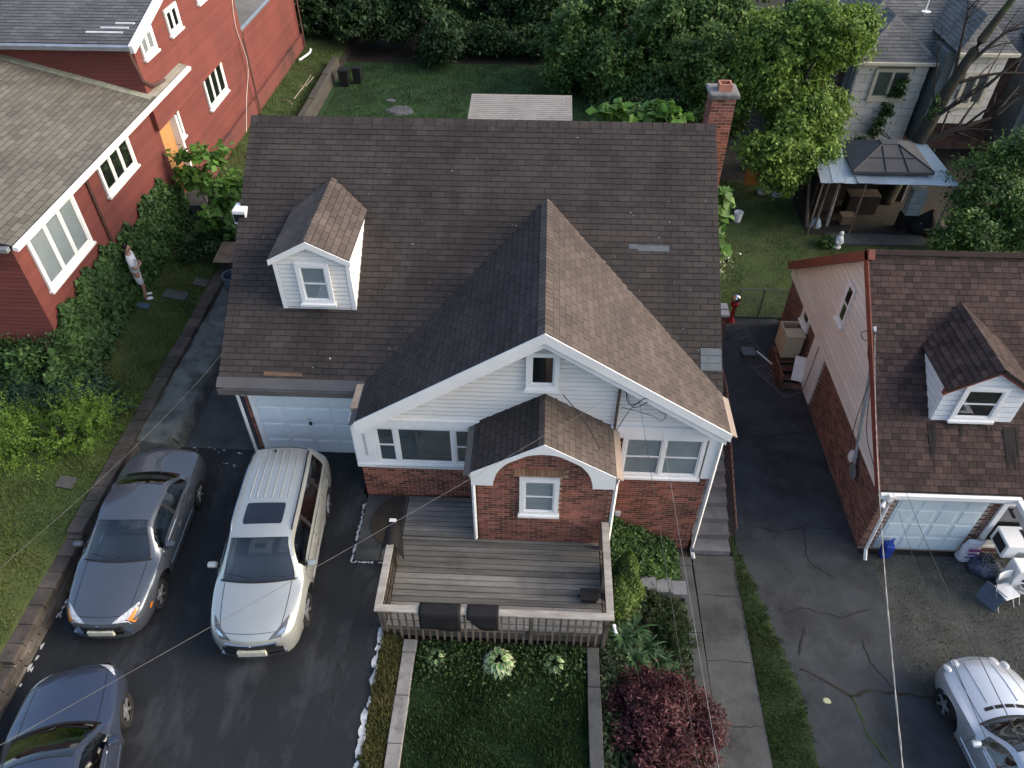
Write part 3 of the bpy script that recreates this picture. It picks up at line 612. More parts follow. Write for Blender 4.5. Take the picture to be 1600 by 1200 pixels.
crack(drv,[(-3.5,7.6),(-3.7,6.6),(-3.6,5.5)],.008,CRK,.005)
nd = [o for o in bpy.data.objects if o.name == 'neighbour_driveway'][0]; WEED = mat('crack_weeds', (.05,.075,.02), (.02,.03,.012), 8, .95)
for pts, wd, mm in (([(5.95,7.9),(6.5,7.6),(6.9,7.35),(7.4,7.45),(8.2,7.4),(9.3,7.3)],.03,SOIL), ([(6.9,7.35),(7.0,6.6),(7.3,5.9),(7.35,5.2),(7.5,4.4)],.022,WEED), ([(5.9,9.2),(6.4,9.4),(7.2,9.15),(7.9,9.4)],.012,CRK), ([(5.6,11.7),(6.3,11.5),(7.0,11.75),(7.9,11.6)],.014,CRK), ([(5.8,14.9),(6.6,14.8),(7.3,15),(8,14.9)],.012,CRK), ([(6.4,14.8),(6.5,14.0),(6.3,13.3)],.012,CRK), ([(6.9,11.7),(6.8,10.7),(7.3,10.2)],.01,CRK), ([(6.3,8.9),(6.0,8.2)],.02,CRK), ([(7.5,8.6),(7.55,8.0),(7.9,7.5)],.012,CRK)):
    crack(nd, pts, wd, mm, -1.682)
wk = [o for o in bpy.data.objects if o.name == 'walkway'][0]
for y in (9.6,8.0,6.6,5.2): crack(wk,[(3.95,y),(4.4,y),(4.9,y-.02)],.01,CRK,-1.676,'joint')
# ---------------------------------------------------------------- lawn kerbs
def kerb(label, x0, x1, zt, y0, y1, m, step):
    t = thing('concrete_kerb', label, 'kerb', ((x0+x1)/2, y1, zt-.3), 'concrete kerbs around the front lawn and bed'); y = y0
    while y < y1:
        L_ = step*random.uniform(.8,1.15); b = MB(); b.box(x0+random.uniform(-.01,.01), x1+random.uniform(-.01,.01), y+.006, min(y+L_,y1)-.006, zt-.4, zt+random.uniform(-.008,.008)); b.build('slab', m, t, bevel=.012); y += L_
kerb('mottled pale concrete kerb running along the left side of the front lawn',-2.52,-2.26,-.17,-1,7.42,CONC_L,.85)
kerb('dark concrete kerb running along the right side of the front lawn',1.18,1.43,-.17,-1,7.4,CONC,1.6)
kerb('low concrete kerb between the planting bed and the side walkway',3.6,3.91,-1.58,-1,10.6,CONC,1.9)
t = thing('stepping_slab', 'grey paving slabs lying in the planting bed by the side stairs', 'paving', (2.9,9.55,-1.2))
for i in range(3): b = MB(); x = 2.55+i*.36; b.box(x,x+.34,9.3,9.66,-1.35,-1.02-.08*i); b.build('slab', mat('slab_grey', (.16,.17,.18), (.11,.115,.12), 3, .9, rnd=.2), t, bevel=.01)
# ---------------------------------------------------------------- retaining wall on the left
STONE = mat('grey_wall_block', (.13,.115,.1), (.07,.062,.055), 2.5, .95, rnd=.3, bump=.6, bscale=25, stain=(.035,.033,.028), sscale=.8, samt=.7)
CAPM = mat('brown_cap_block', (.09,.076,.066), (.048,.041,.037), 2.5, .95, rnd=.25, bump=.7, bscale=20, stain=(.04,.045,.025), sscale=1.0, samt=.6)
rw = thing('retaining_wall', 'low block retaining wall with capstones between the left lawn and the driveway', 'wall', (-9.85,9,0))
b = MB(); b.box(-10.0,-9.78,-3,22.5,-.1,.36); b.build('core', MORTAR, rw)
def ztop(y): return .63 if y > 9.15 else .55 if y > 6.25 else .45
y = -2.0; row = 0
for c in range(3):
    y = -2.0 - .2*(c % 2)
    while y < 22.3:
        zt = ztop(y+.2)-.17; h = zt/3; b = MB(); j = random.uniform(-.008,.008); b.box(-9.84,-9.73+j+.012*(2-c)*.4,y+.006,y+.4-.006,c*h+.004,(c+1)*h-.004); b.build('block', STONE, rw, bevel=.008); y += .4
y = -2.0
while y < 22.3:
    L_ = random.uniform(.36,.46)
    for s_ in (6.25,9.15):
        if y < s_ < y+L_: L_ = s_-y
    if L_ < .05: y += L_; continue
    b = MB(); z = ztop(y+.02)+random.uniform(-.012,.008); b.box(-10.06+random.uniform(-.02,.02),-9.71+random.uniform(-.012,.012),y+.004,y+L_-.004,z-.165,z); b.build('capstone', CAPM, rw, bevel=.018); y += L_
lg = thing('concrete_ledge','rough stained concrete ledge between the retaining wall and the side path','ledge',(-9.2,12,0))
b = MB(); ny, nx = 44, 8; V = []
def nz(x,y): return .02*math.sin(x*7+y*3.1)+.016*math.sin(y*9.3+x*2)+random.uniform(-.008,.008)
prof = [(-9.72,.52),(-9.55,.52),(-9.35,.51),(-9.15,.5),(-8.98,.49),(-8.86,.44),(-8.8,.3),(-8.76,.0)]
for j in range(ny):
    yy = 11.95+6.6*j/(ny-1)
    for x, z in prof: V.append((x+nz(yy,x)*.6, yy+(.25*(z < .45)*(j == 0)), z*(.92 if j == 0 else 1)+nz(x,yy)-.012*(yy-12)*(z > .1)))
F = [(j*8+i,j*8+i+1,(j+1)*8+i+1,(j+1)*8+i) for j in range(ny-1) for i in range(7)]
k = len(V); V += [(x,11.9-.05*random.random(),-.02) for x, z in prof]; F += [(k+i,k+i+1,i+1,i) for i in range(7)]
b.add(V,F); b.build('body', mat('stained_rough_concrete', (.15,.16,.145), (.075,.082,.075), 2.2, .95, bump=.8, bscale=18, stain=(.035,.04,.036), sscale=1.4, samt=.85, fine=.25), lg, smooth=50)
# ---------------------------------------------------------------- red house on the left
RED = mat('red_siding', (.165,.046,.037), (.13,.038,.031), .6, .8, rnd=.09, stain=(.085,.03,.026), sscale=.35, samt=.5, fine=.06)
REDM = mat('red_painted_masonry', (.19,.062,.05), (.14,.048,.04), .8, .85, stain=(.05,.032,.03), sscale=.35, samt=.85, bump=.3, bscale=15)
rh = thing('red_house', 'long red siding house with grey shingle roofs and white windows on the left', 'house', (-14.5, 22, 1.0))
b = MB(); b.box(-20,-11.82,13.72,21.6,.8,5.05); rwl = b.build('front_wall', RED, rh)
b = MB(); b.box(-20,-11.95,21.6,29.6,.8,4.1); b.box(-20,-11.95,29.602,37.5,.8,4.2); rwr = b.build('rear_wall', RED, rh)
b = MB(); b.box(-20,-11.68,21.35,29.6,4.06,6.7)
g = [(-11.68,21.35,6.7),(-11.68,29.6,6.7),(-11.68,25.5,7.75)]; b.prism(g, [(x-.1,y,z) for x,y,z in g]); rwu = b.build('upper_wall', RED, rh)
b = MB(); b.box(-12,-11.8,23.5,37.5,.8,1.62); b.build('foundation', REDM, rh)
b = MB(); b.box(-11.97,-11.9,25.2,37.4,1.62,4.0) if False else None
def laps(parent, fr, u0, u1, v0, v1, m, h=.115, poly=None):
    b = MB(); v = v0
    while v < v1-.02:
        q = clip([(u0,v),(u1,v),(u1,min(v+h,v1)),(u0,min(v+h,v1))], poly) if poly else [(u0,v),(u1,v),(u1,min(v+h,v1)),(u0,min(v+h,v1))]
        if len(q) > 2: r = random.random(); b.prism([fr.p(x,y,0) for x,y in q], [fr.p(x,y,.022-.018*(y-v)/h) for x,y in q], r)
        v += h
    return b.build('lap_siding', m, parent, kind='stuff')
laps(rwl, rightf(-11.82,13.72), 0, 7.5, .9, 5.05, RED); laps(rwl, front(13.72), -18, -11.8, .9, 5.0, RED)
laps(rwr, rightf(-11.95,21.6), 0, 15.9, 1.6, 4.15, RED)
laps(rwu, rightf(-11.68,21.35), 0, 8.25, 4.06, 7.75, RED, poly=[(0,4),(8.25,4),(8.25,6.7),(4.15,7.75),(0,6.7)]); laps(rwu, front(21.35), -19, -11.66, 4.2, 6.7, RED)
# lower roof: eave on the right, rising to the left
lo = Fr((-11.42,13.35,5.1),(0,1,0),(-1,0,.28)); ll = 5.2
b = MB(); b.fbox(lo,0,8.0,0,ll,-.14,-.002); b.fbox(lo,8.02,10.5,0,.62,-.14,-.002); lroof = b.build('lower_roof', FELT, rh)
lay(lroof, SHING_L, lo, [(0,.02),(8.0,.02),(8.0,ll),(0,ll)], .33, .155, .016, .014, .009, jit=.002)
lay(lroof, mat('pale_tan_shingle', (.34,.31,.26), (.26,.24,.2), 2, .9, rnd=.1), lo, [(8.02,.02),(10.5,.02),(10.5,.6),(8.02,.6)], .33, .155, .007, .013, .01)
finish(rh, 'shingle', 'shingle_field', 170)
b = MB(); b.fbox(lo,-.02,10.5,-.12,.0,-.1,.0); b.build('gutter', TRIM, rh)
b = MB(); b.box(-20,-11.5,13.22,13.36,5.0,5.1) ; b.build('front_gutter', GREYMET, rh)
b = MB()
for i in range(16): u = 7.6-.0*i; v = .1+i*.32; b.fbox(lo,7.72,8.0,v,v+.3,.004,.03)
b.build('flashing_course', mat('mossy_shingle', (.27,.28,.22), (.2,.21,.17), 3, .9, rnd=.2), lroof, kind='stuff')
# upper roof
up = Fr((-11.5,20.95,6.72),(-1,0,0),(0,4.55,1.15)); ul = math.hypot(4.55,1.15); up = Fr((-20,20.95,6.72),(1,0,0),(0,4.55,1.15))
b = MB(); b.fbox(up,0,8.5,0,ul,-.12,-.002); uroof = b.build('upper_roof', FELT, rh)
ub = Fr((-11.5,30.05,6.72),(-1,0,0),(0,-4.55,1.15)); b = MB(); b.fbox(ub,0,8.5,0,ul,-.12,0); b.build('upper_rear_roof', SHING_G, rh)
lay(uroof, mat('blue_grey_shingle', (.12,.125,.13), (.085,.088,.092), .8, .9, rnd=.16, stain=(.06,.062,.066), sscale=.4, samt=.7), up, [(0,.02),(8.5,.02),(8.5,ul),(0,ul)], .33, .155, .016, .014, .009, jit=.002)
finish(rh, 'shingle', 'upper_shingle_field', 120)
b = MB(); b.fbox(up,0,8.52,-.12,0,-.12,.0); b.build('upper_gutter', GREYMET, rh)
b = MB(); b.fbox(up,8.5,8.62,-.1,ul,-.2,.02); b.build('rake_board', TRIM, rh)
b = MB()
for i in range(3): b.fbox(up, 7.1+.35*i, 8.15+.1*i, .5+.22*i, .58+.22*i, .012, .03)
b.build('loose_shingle', mat('bare_white_strip', (.55,.56,.58), fine=.05), uroof, kind='stuff')
gy = Fr((-11.75,29.62,4.35),(0,1,0),(-1,0,.3)); b = MB(); b.fbox(gy,0,8.2,0,2.2,-.1,0); b.build('rear_roof', SHING_G, rh)
b = MB(); b.fbox(gy,0,8.2,-.1,0,-.08,0); b.build('rear_gutter', GREYMET, rh)
# windows (frames on right wall; u = y)
rf = rightf(-11.82); rfu = rightf(-11.68); rfl = rightf(-11.95)
window(rh, rf, 14.28,16.28,3.4,4.66,((0,.34,'fix'),(.34,.67,'fix'),(.67,1,'fix')), blind='full', t=.11, n=.024)
window(rh, rf, 17.9,19.58,3.92,4.68,((0,.33,'fix'),(.33,.67,'fix'),(.67,1,'fix')), blind=None, t=.11, n=.024)
window(rh, rfl, 22.9,23.2,3.12,3.95,((0,1,'fix'),), t=.06, blind=None, n=.024)
window(rh, rfl, 25.75,27.42,2.98,4.0,((0,.33,'fix'),(.33,.67,'fix'),(.67,1,'fix')), t=.11, blind=None, n=.024)
window(rh, rfu, 21.85,22.6,6.12,6.6,((0,.5,'fix'),(.5,1,'fix')), t=.1, n=.024, blind='full')
window(rh, rfu, 23.85,24.6,6.12,6.66,((0,.5,'fix'),(.5,1,'fix')), t=.1, n=.024, blind=None)
window(rh, rfu, 26.4,27.1,6.3,6.95,((0,.5,'fix'),(.5,1,'fix')), t=.1, n=.024, blind=None)
# side door
b = MB(); b.fbox(rfl,21.65,22.5,1.9,4.02,.02,.07); b.build('side_door', mat('orange_wood', (.5,.26,.1), (.4,.2,.08), 3, .6, stretch=(1,1,.3)), rh)
b = MB(); b.fbox(rfl,22.5,22.62,1.8,4.02,.02,.3); b.build('storm_door', TRIM, rh)
b = MB(); b.box(-12,-11.1,21.4,23.2,.9,1.5); b.box(-11.1,-10.7,21.5,23.1,.9,1.2); b.build('door_step', CONC, rh)
BRN = mat('brown_downpipe', (.1,.055,.045), rough=.5)
spout(rh,[(-11.75,17.15,5.0),(-11.76,17.15,1.0)],BRN,.045); spout(rh,[(-11.9,21.25,6.6),(-11.7,21.2,6.4),(-11.6,21.25,5.6),(-11.55,21.7,5.3),(-11.5,22.3,5.25)],BRN,.045); spout(rh,[(-11.7,29.7,4.3),(-11.7,29.7,1)],BRN,.04); spout(rh,[(-11.72,37.3,4.0),(-11.72,37.3,1)],BRN,.04)
b = MB(); b.box(-18.2,-17.7,20.6,21.1,6.0,6.4); b.build('roof_vent', GREYMET, rh, bevel=.08) if False else None
b = MB(); b.tube(spline([(-11.64,29.4,5.6),(-11.6,29.0,4.6),(-11.6,29.3,3.2),(-11.55,28.2,2.2),(-11.5,27.3,1.3)],6),.012,4); b.build('loose_cable', mat('white_cable', (.6,.58,.55), fine=0), rh)
# ---------------------------------------------------------------- brown-roofed house on the right
nh = thing('brown_roof_house', 'brick and cream siding house with mottled brown shingle roof on the right', 'house', (11, 15.5, -1.7))
REDTRIM = mat('rust_red_trim', (.2,.06,.04), (.15,.045,.035), 2, .6)
b = MB(); b.box(8.14,16,11.15,20.0,-1.75,.6); nw = b.build('wall', MORTAR2, nh)
B2 = dict(w=.22, h=.078, gap=.018, thick=.006)
lay(nw, BRICK2, leftf(8.14,20.1), [(0,-1.7),(8.95,-1.7),(8.95,.6),(0,.6)], **B2, holes=[(1.55,2.3,-.3,.8),(2.85,4.05,-1.7,.8)])
lay(nw, BRICK2, front(11.15), [(8.13,-1.7),(11.9,-1.7),(11.9,.5),(8.13,.5)], **B2, holes=[(8.44,10.62,-1.7,.5)])
finish(nh, 'brick', 'brickwork', 300)
# left gable end in cream siding (wide courses)
NS = mat('cream_lap', (.72,.7,.66), (.64,.62,.58), .7, .6, rnd=.05, fine=.04)
gp = [(-.35,.2),(-9.15,.2),(-9.15,.78),(-4.95,3.98),(-4.15,3.98),(-.35,.95)]
lf = leftf(8.06,20.1); gp = [(9.1-u if False else -u, v) for u, v in gp]
b = MB(); pts = [(0,.5),(8.95,.5),(8.95,.58),(4.5,3.88),(0,.58)]; b.fpoly(lf, pts, -.2, -.02); b.build('gable_wall', NS, nh)
boards(nh, NS, lf, [(0,.2),(8.95,.2),(8.95,.58),(4.5,3.9),(0,.58)], .2, .035)
ns = 3.35/4.5; nl = math.hypot(3.425,4.6)
nf = Fr((7.86,11.0,.675),(1,0,0),(0,4.5,3.35)); nb = Fr((16,20.1,.75),(-1,0,0),(0,-4.5,3.35))
b = MB(); b.fbox(nf,0,8.1,0,nl,-.12,-.002); nroof = b.build('main_roof', FELT, nh)
b = MB(); b.fbox(nb,0,8.14,0,nl-.001,-.12,-.002); b.build('rear_roof', SHING_R, nh)
def skn(p): return 9.1 < p.x < 10.85 and p.y > 12.4 and 3.36-.68*abs(p.x-9.96) > p.z+.02
lay(nroof, SHING_R, nf, [(0,.02),(8.1,.02),(8.1,nl-.06),(0,nl-.06)], .19, .145, .007, .016, .013, bond=.37, jit=.002, rw=.5, skip=skn)
dnl = math.hypot(.98,.64)
nL = Fr((8.98,14.62,2.72),(0,-1,0),(.98,0,.64)); nR = Fr((10.94,12.2,2.72),(0,1,0),(-.98,0,.64))
b = MB(); b.fpoly(nL,[(.92,0),(2.42,0),(2.42,dnl),(.04,dnl)],-.07,-.002); b.fpoly(nR,[(0,0),(1.5,0),(2.38,dnl),(0,dnl)],-.071,-.003); ndr = b.build('dormer_roof', FELT, nh)
lay(ndr, SHING_R, nL, [(.88,.01),(2.42,.01),(2.42,dnl-.03),(0,dnl-.03)], .19, .145, .007, .016, .013, bond=.37, rw=.4)
lay(ndr, SHING_R, nR, [(0,.01),(1.54,.01),(2.42,dnl-.03),(0,dnl-.03)], .19, .145, .007, .016, .013, bond=.37, rw=.4)
ridge(nroof, (7.86,15.6,4.11), (14,15.6,4.11), .15, .74, SHING_R, .26)
ridge(ndr, (9.96,12.2,3.365), (9.96,14.6,3.365), .12, .65, SHING_R, .16)
finish(nh, 'shingle', 'shingle_field', 300)
b = MB()
for i in range(34):
    u = random.choice([random.uniform(1.15,1.3),random.uniform(2.85,3.15),random.uniform(1.2,3.0)]); v1 = 1.55; ln = random.uniform(.12,.4) if 1.3 < u < 2.8 else random.uniform(.5,1.4); w = random.uniform(.008,.03)
    b.add([nf.p(u-w,v1,.021),nf.p(u+w,v1,.021),nf.p(u+w*.7,v1-ln*.6,.021+i*.0001),nf.p(u,v1-ln,.021+i*.0001),nf.p(u-w*.8,v1-ln*.5,.021+i*.0001)],[(0,4,3,2,1)])
b.build('drip_stain', mat('soot_stain',(.012,.011,.011),fine=.1), nroof, kind='stuff')
# rake trim
b = MB(); b.fbox(nf,-.028,.05,-.05,nl,-.2,-.125); b.fbox(nf,-.03,-.002,-.05,nl,-.125,.02); b.build('rake_board', REDTRIM, nh)
b = MB(); b.fbox(nb,8.02,8.17,-.05,nl+.02,-.24,-.004); b.build('rear_rake_board', REDTRIM, nh)
b = MB(); b.box(7.95,10.95,10.98,11.1,.4,.6); b.box(7.95,10.95,11.1,11.2,.38,.41); b.build('fascia', mat('pinkish_fascia', (.6,.53,.5), rough=.6, fine=.04), nh)
b = MB(); b.box(7.86,10.98,10.88,10.97,.55,.67); b.box(10.86,10.98,9.6,10.87,.55,.67); b.build('gutter', TRIM, nh)
b = MB(); b.box(10.9,10.98,9.6,10.86,.3,.545); b.build('side_fascia', MT['pinkish_fascia'], nh)
# garage door
ngf = front(11.15)
b = MB(); b.fbox(ngf,8.5,10.55,-1.66,.44,.0,.02); ngd = b.build('garage_door', mat('pale_blue_door', (.6,.68,.72), (.5,.58,.62), 1, .5, fine=.05), nh)
bm_ = MB(); pw, ph = 2.05/4, 2.1/4; e = .04; bm_.prism([(e,e,0),(pw-e,e,0),(pw-e,ph-e,0),(e,ph-e,0)], [(e+.03,e+.03,.014),(pw-e-.03,e+.03,.014),(pw-e-.03,ph-e-.03,.014),(e+.03,ph-e-.03,.014)]); PM2 = bm_.mesh('panel', MT['pale_blue_door'])
for i in range(4):
    for j in range(4): o = bpy.data.objects.new('panel', PM2); o.matrix_basis = ngf.mat(8.5+i*pw, -1.66+j*ph, .019); link(o, ngd)
# dormer
ndf = front(12.35)
pt = [(9.07,1.5),(10.86,1.5),(10.86,2.74),(9.965,3.3),(9.07,2.74)]
NS2 = mat('white_lap', (.72,.73,.74), (.64,.65,.66), 1, .6, rnd=.05, fine=.03)
b = MB(); b.prism([ndf.p(u,v,0) for u,v in pt],[ndf.p(u,v,-2.0) for u,v in pt]); nd_ = b.build('dormer', NS2, nh)
boards(nd_, NS2, ndf, [(9.07,1.66),(10.86,1.66),(10.86,2.74),(9.965,3.28),(9.07,2.74)], .16, .035)
boards(nd_, NS2, leftf(9.07,12.35), [(.0,1.66),(.0,2.72),(-1.5,2.72),(-.05,1.66)], .16, .035); boards(nd_, NS2, rightf(10.86,12.35), [(0,1.66),(.05,1.66),(1.5,2.72),(0,2.72)], .16, .035)
b = MB()
for sg in (-1,1):
    q = [(0,3.34),(sg*.99,2.69),(sg*.99,2.56),(0,3.2)]; b.fpoly(front(12.35,9.965), q if sg < 0 else q[::-1], .03, .13)
b.build('trim', REDTRIM, nd_)
window(nh, ndf, 9.52,10.3,1.86,2.68, n=.035, t=.09, blind=None)
# gable side window, door, lower window
window(nh, lf, 20.1-16.12,20.1-15.75,1.7,2.75, t=.07, n=.03, blind=None)
wl_ = leftf(8.14,20.1)
window(nh, wl_, 1.68,2.18,-.15,.55, t=.1, n=.012, blind=None, sill=.06)
b = MB(); b.fbox(wl_,2.95,3.95,-1.62,.5,.01,.06); sdr = b.build('side_door', TRIM, nh)
b = MB(); b.fbox(wl_,3.4,3.44,-1.55,.45,.06,.07); b.build('door_seam', mat('seam_dark', (.15,.16,.17), fine=0), sdr)
spout(nh,[(8.1,10.84,.6),(8.12,10.9,.3),(8.15,10.93,.1),(8.2,10.93,-1.45),(8.16,10.7,-1.6)])
# front-right window and white utility bits
window(nh, ngf, 10.95,11.9,-1.2,.2,((0,1,'fix'),), t=.12, n=.012, blind=None)
b = MB(); b.box(8.0,8.12,10.8,10.9,.55,.72); b.build('junction_box', TRIM, nh)
b = MB(); b.tube([(7.98,20.0,.55),(7.9,20.1,.5)],[.03,.06],8); b.build('camera_light', TRIM, nh); b = MB(); b.tube([(8.0,10.9,.5),(7.9,10.75,.42)],[.03,.06],8); b.build('flood_light', TRIM, nh)
# conduit mast on the gable end
b = MB(); b.tube([(8.05,12.6,-.4),(8.02,13.0,.6),(8.0,13.75,2.3),(7.95,14.0,2.85)],.045,8); b.tube([(7.96,13.98,2.8),(7.9,14.1,2.95)],.07,8); b.build('service_mast', GREYMET, nh)
b = MB(); b.lathe((8.0,12.5,-.42),[(.12,-.02),(.2,0),(.12,.06)],12,axis='x'); b.build('electric_meter', GREYMET, nh); b = MB(); b.box(7.98,8.12,12.75,12.95,-.35,-.1); b.build('meter_box', TRIM, nh)
# ---------------------------------------------------------------- pale stone house far right
sh = thing('stone_house', 'pale stone panelled house with dark hip roofs behind the gazebo', 'house', (17,35,-1.8))
STN = mat('limestone_panel', (.7,.66,.58), (.58,.545,.48), 1.2, .8, rnd=.1, fine=.08)
BRK3 = mat('dark_brown_brick', (.14,.075,.055), (.1,.055,.045), 2, .9, rnd=.35)
b = MB(); b.box(12.8,26,33.6,44,-1.8,2.35); sw = b.build('wall', mat('dark_mortar', (.12,.1,.09), rough=.95), sh)
BX = dict(w=.24,h=.085,gap=.014,thick=.012)
lay(sw, BRK3, front(33.6), [(12.8,-1.8),(24,-1.8),(24,2.3),(12.8,2.3)], **BX, holes=[(13.3,16.2,-1.7,2.5),(16.9,19.2,.3,2.5)])
finish(sh, 'brick', 'brickwork', 60)
def bay(x0, x1, y, z0, z1, win, vs0=0):
    b = MB(); b.box(x0,x1,y,33.58,z0,z1); by = b.build('stone_bay', mat('bay_joint', (.3,.28,.26), rough=.9), sh)
    f = front(y); wu0, wu1, wv0, wv1 = win
    lay(by, STN, f, [(x0,z0),(x1,z0),(x1,z1),(x0,z1)], .78, .36, .022, .03, bond=.5, holes=[(wu0-.05,wu1+.05,wv0-.05,wv1+.05)])
    lay(by, STN, leftf(x0,33.58), [(0,z0),(33.58-y,z0),(33.58-y,z1),(0,z1)], .78, .36, .022, .03, bond=.5)
    lay(by, STN, rightf(x1,y), [(0,z0),(33.58-y,z0),(33.58-y,z1),(0,z1)], .78, .36, .022, .03, bond=.5)
    return by
b1 = bay(13.35,16.25,33.0,-1.8,2.3,(14.2,15.5,.85,1.98)); b2 = bay(16.85,18.75,32.0,.15,3.05,(17.45,18.3,1.05,2.25)); b3 = bay(20.6,24,31.6,-1.2,3.0,(21.5,22.4,.2,1.4))
finish(sh, 'stone_panel', 'stone_panels', 200, minpx=6)
CRM = mat('cream_stone_trim', (.58,.52,.4), (.5,.45,.35), 2, .8)
for f, wn_ in ((front(33.0),(14.2,15.5,.88,1.95)),(front(32.0),(17.45,18.3,1.08,2.2)),(front(31.6),(21.5,22.4,.2,1.4))): window(sh, f, *wn_, ((0,.5,'fix'),(.5,1,'fix')), t=.13, n=.03, m=CRM, blind='slats', proud=.09)
def hip(name, x0, x1, y0, y1, z, rise, run):
    b = MB(); a = [(x0,y0,z),(x1,y0,z),(x1,y1,z),(x0,y1,z)]; wx = (x1-x0)/2; r = min(wx, run)
    if x1-x0 < y1-y0: t = [((x0+x1)/2,y0+wx,z+rise),((x0+x1)/2,y1-.1,z+rise)]; fs = [(0,1,4),(1,2,5,4),(2,3,5),(3,0,4,5)]
    else: h_ = (y1-y0)/2; t = [(x0+h_,(y0+y1)/2,z+rise),(x1-h_,(y0+y1)/2,z+rise)]; fs = [(0,1,5,4),(1,2,5),(2,3,4,5),(3,0,4)]
    b.add(a+t, fs+[(3,2,1,0)]); o = b.build(name, SHING_G, sh)
    V = [Vector(v) for v in a+t]
    for f in fs:
        P = [V[i] for i in f]; n = (P[1]-P[0]).cross(P[2]-P[0]).normalized()
        if n.dot(CAM-P[0]) < 0: continue
        fr = Fr(P[0], P[1]-P[0], n.cross(P[1]-P[0])); pl = [((p-P[0]).dot(fr.U),(p-P[0]).dot(fr.V)) for p in P]
        lay(o, SHING_G, fr, pl, .34, .17, .008, .022, .018, bond=.43)
    for i in (0,1):
        e = V[4] if (x1-x0 < y1-y0) else V[4+i]
        ridge(o, V[i]+ZV*.01, e+ZV*.01, .13, .5, SHING_G, .3, 'hip_cap')
    return o
hip('main_roof', 12.2, 27, 33.4, 45, 2.45, 3.4, 5); hip('bay_roof', 13.1, 16.5, 32.7, 38, 2.4, 1.35, 2); hip('bay_roof', 16.6, 19.0, 31.75, 37, 3.15, 1.1, 2); hip('bay_roof', 20.3, 24.4, 31.3, 38, 3.1, 1.6, 2)
finish(sh, 'shingle', 'shingle_field', 120, minpx=6)
for a in ((13.05,16.55,32.62,32.72,2.28,2.42),(16.55,19.05,31.67,31.77,3.02,3.17),(20.2,24.5,31.2,31.3,2.98,3.12),(12.15,13.1,33.3,33.42,2.3,2.46)): b = MB(); b.box(*a); b.build('gutter', CRM, sh, bevel=.02)
GRN = mat('grey_green_panel', (.14,.16,.16), rough=.7)
for a in ((13.0,13.3,33.3,33.58,-1.8,2.3),(16.45,16.83,32.2,33.58,-1.0,3.0),(20.2,20.55,31.9,33.58,-1.2,3)): b = MB(); b.box(*a); b.build('side_panel', GRN, sh)
spout(sh,[(13.25,33.25,2.3),(13.25,33.25,-1.7)],mat('grey_pipe',(.3,.3,.3)),.05)
b = MB(); b.tube([(16.3,35.2,3.55),(16.25,35.1,4.2)],.03,6); b.lathe((16.25,35.0,3.65),[(.05,0),(.18,.06),(.2,.1)],10); b.build('roof_vent_pipe', TRIM, sh)
b = MB(); b.box(16.3,16.6,33.3,33.5,.5,.85); b.build('wall_lamp', CRM, sh)
# ---------------------------------------------------------------- gazebo with metal lean-to roof
gz = thing('backyard_gazebo', 'gazebo with dark hip canopy and corrugated metal lean-to roof full of clutter', 'gazebo', (12.8,27,-1.7))
CORR = mat('corrugated_sheet', (.55,.6,.62), (.42,.47,.49), .9, .5, metallic=.2, rnd=.12, stain=(.14,.12,.1), sscale=.9, samt=.55, spec=.5)
def corr(p0, p1, p2, p3, k, name='corrugated_sheet'):
    """ribbed panels between front-left, front-right, back-right, back-left"""
    p0,p1,p2,p3 = map(Vector,(p0,p1,p2,p3))
    for s in range(k):
        b = MB(); V = []; m_ = 18; dz = random.uniform(-.01,.015)
        for i in range(m_+1):
            t = (s+i/m_)/k; z = .014*math.cos(i*math.pi)+dz
            V += [p0.lerp(p1,t)+ZV*z, p3.lerp(p2,t)+ZV*z]
        b.add(V,[(2*i,2*i+2,2*i+3,2*i+1) for i in range(m_)]); b.build(name, CORR, gz)
corr((10.28,25.6,.58),(11.6,25.6,.57),(11.9,28.6,.97),(10.5,28.6,.97),3); corr((11.62,25.59,.59),(14.3,25.6,.57),(14.1,26.9,.78),(11.62,26.9,.78),5); corr((14.3,25.6,.58),(15.33,25.6,.55),(15.0,28.6,.86),(14.1,28.6,.88),2)
CANV = mat('charcoal_canopy', (.06,.063,.067), (.045,.047,.051), 1.2, .75, fine=.08)
z0, z1 = .86, 1.4; A = [Vector(v) for v in ((11.5,26.0,z0),(14.45,26.0,z0),(14.55,28.6,z0),(11.6,28.6,z0))]; T = [Vector(v) for v in ((12.7,27.1,z1),(13.32,27.1,z1),(13.32,27.5,z1),(12.7,27.5,z1))]
for i in range(4): b = MB(); j = (i+1)%4; b.add([A[i],A[j],T[j],T[i],A[i]-ZV*.1,A[j]-ZV*.1],[(0,1,2,3),(4,5,1,0)]); b.build('canopy_panel', CANV, gz)
b = MB(); b.prism([t-ZV*.05 for t in T],[t+ZV*.03 for t in T]); b.build('canopy_top', CANV, gz)
b = MB(); f0 = A[0].lerp(A[1],.4); f1 = A[0].lerp(A[1],.68)
for p,q in ((f0,T[0]),(f1,T[1]),(A[0],T[0]),(A[1],T[1]),(A[2],T[2]),(A[0].lerp(T[0],.5),A[1].lerp(T[1],.5))): b.tube([p+ZV*.015,q+ZV*.02],.018,4)
b.build('canopy_seam', BLACK, gz, kind='stuff')
for x,y,z in ((10.4,25.7,.55),(12.0,25.75,.55),(15.2,25.7,.52),(14.9,28.4,.8),(10.6,28.4,.9)): b = MB(); b.tube([(x,y,-1.7),(x,y,z)],.04,6); b.build('post', GREYMET if x > 14 else WOOD_D, gz)
for a in ((10.5,15.0,28.45,28.5,-1.7,.7),(10.5,10.55,26.4,28.44,-1.7,.6)): b = MB(); b.box(*a); b.build('back_screen', mat('dark_board', (.035,.03,.027), rough=.9), gz)
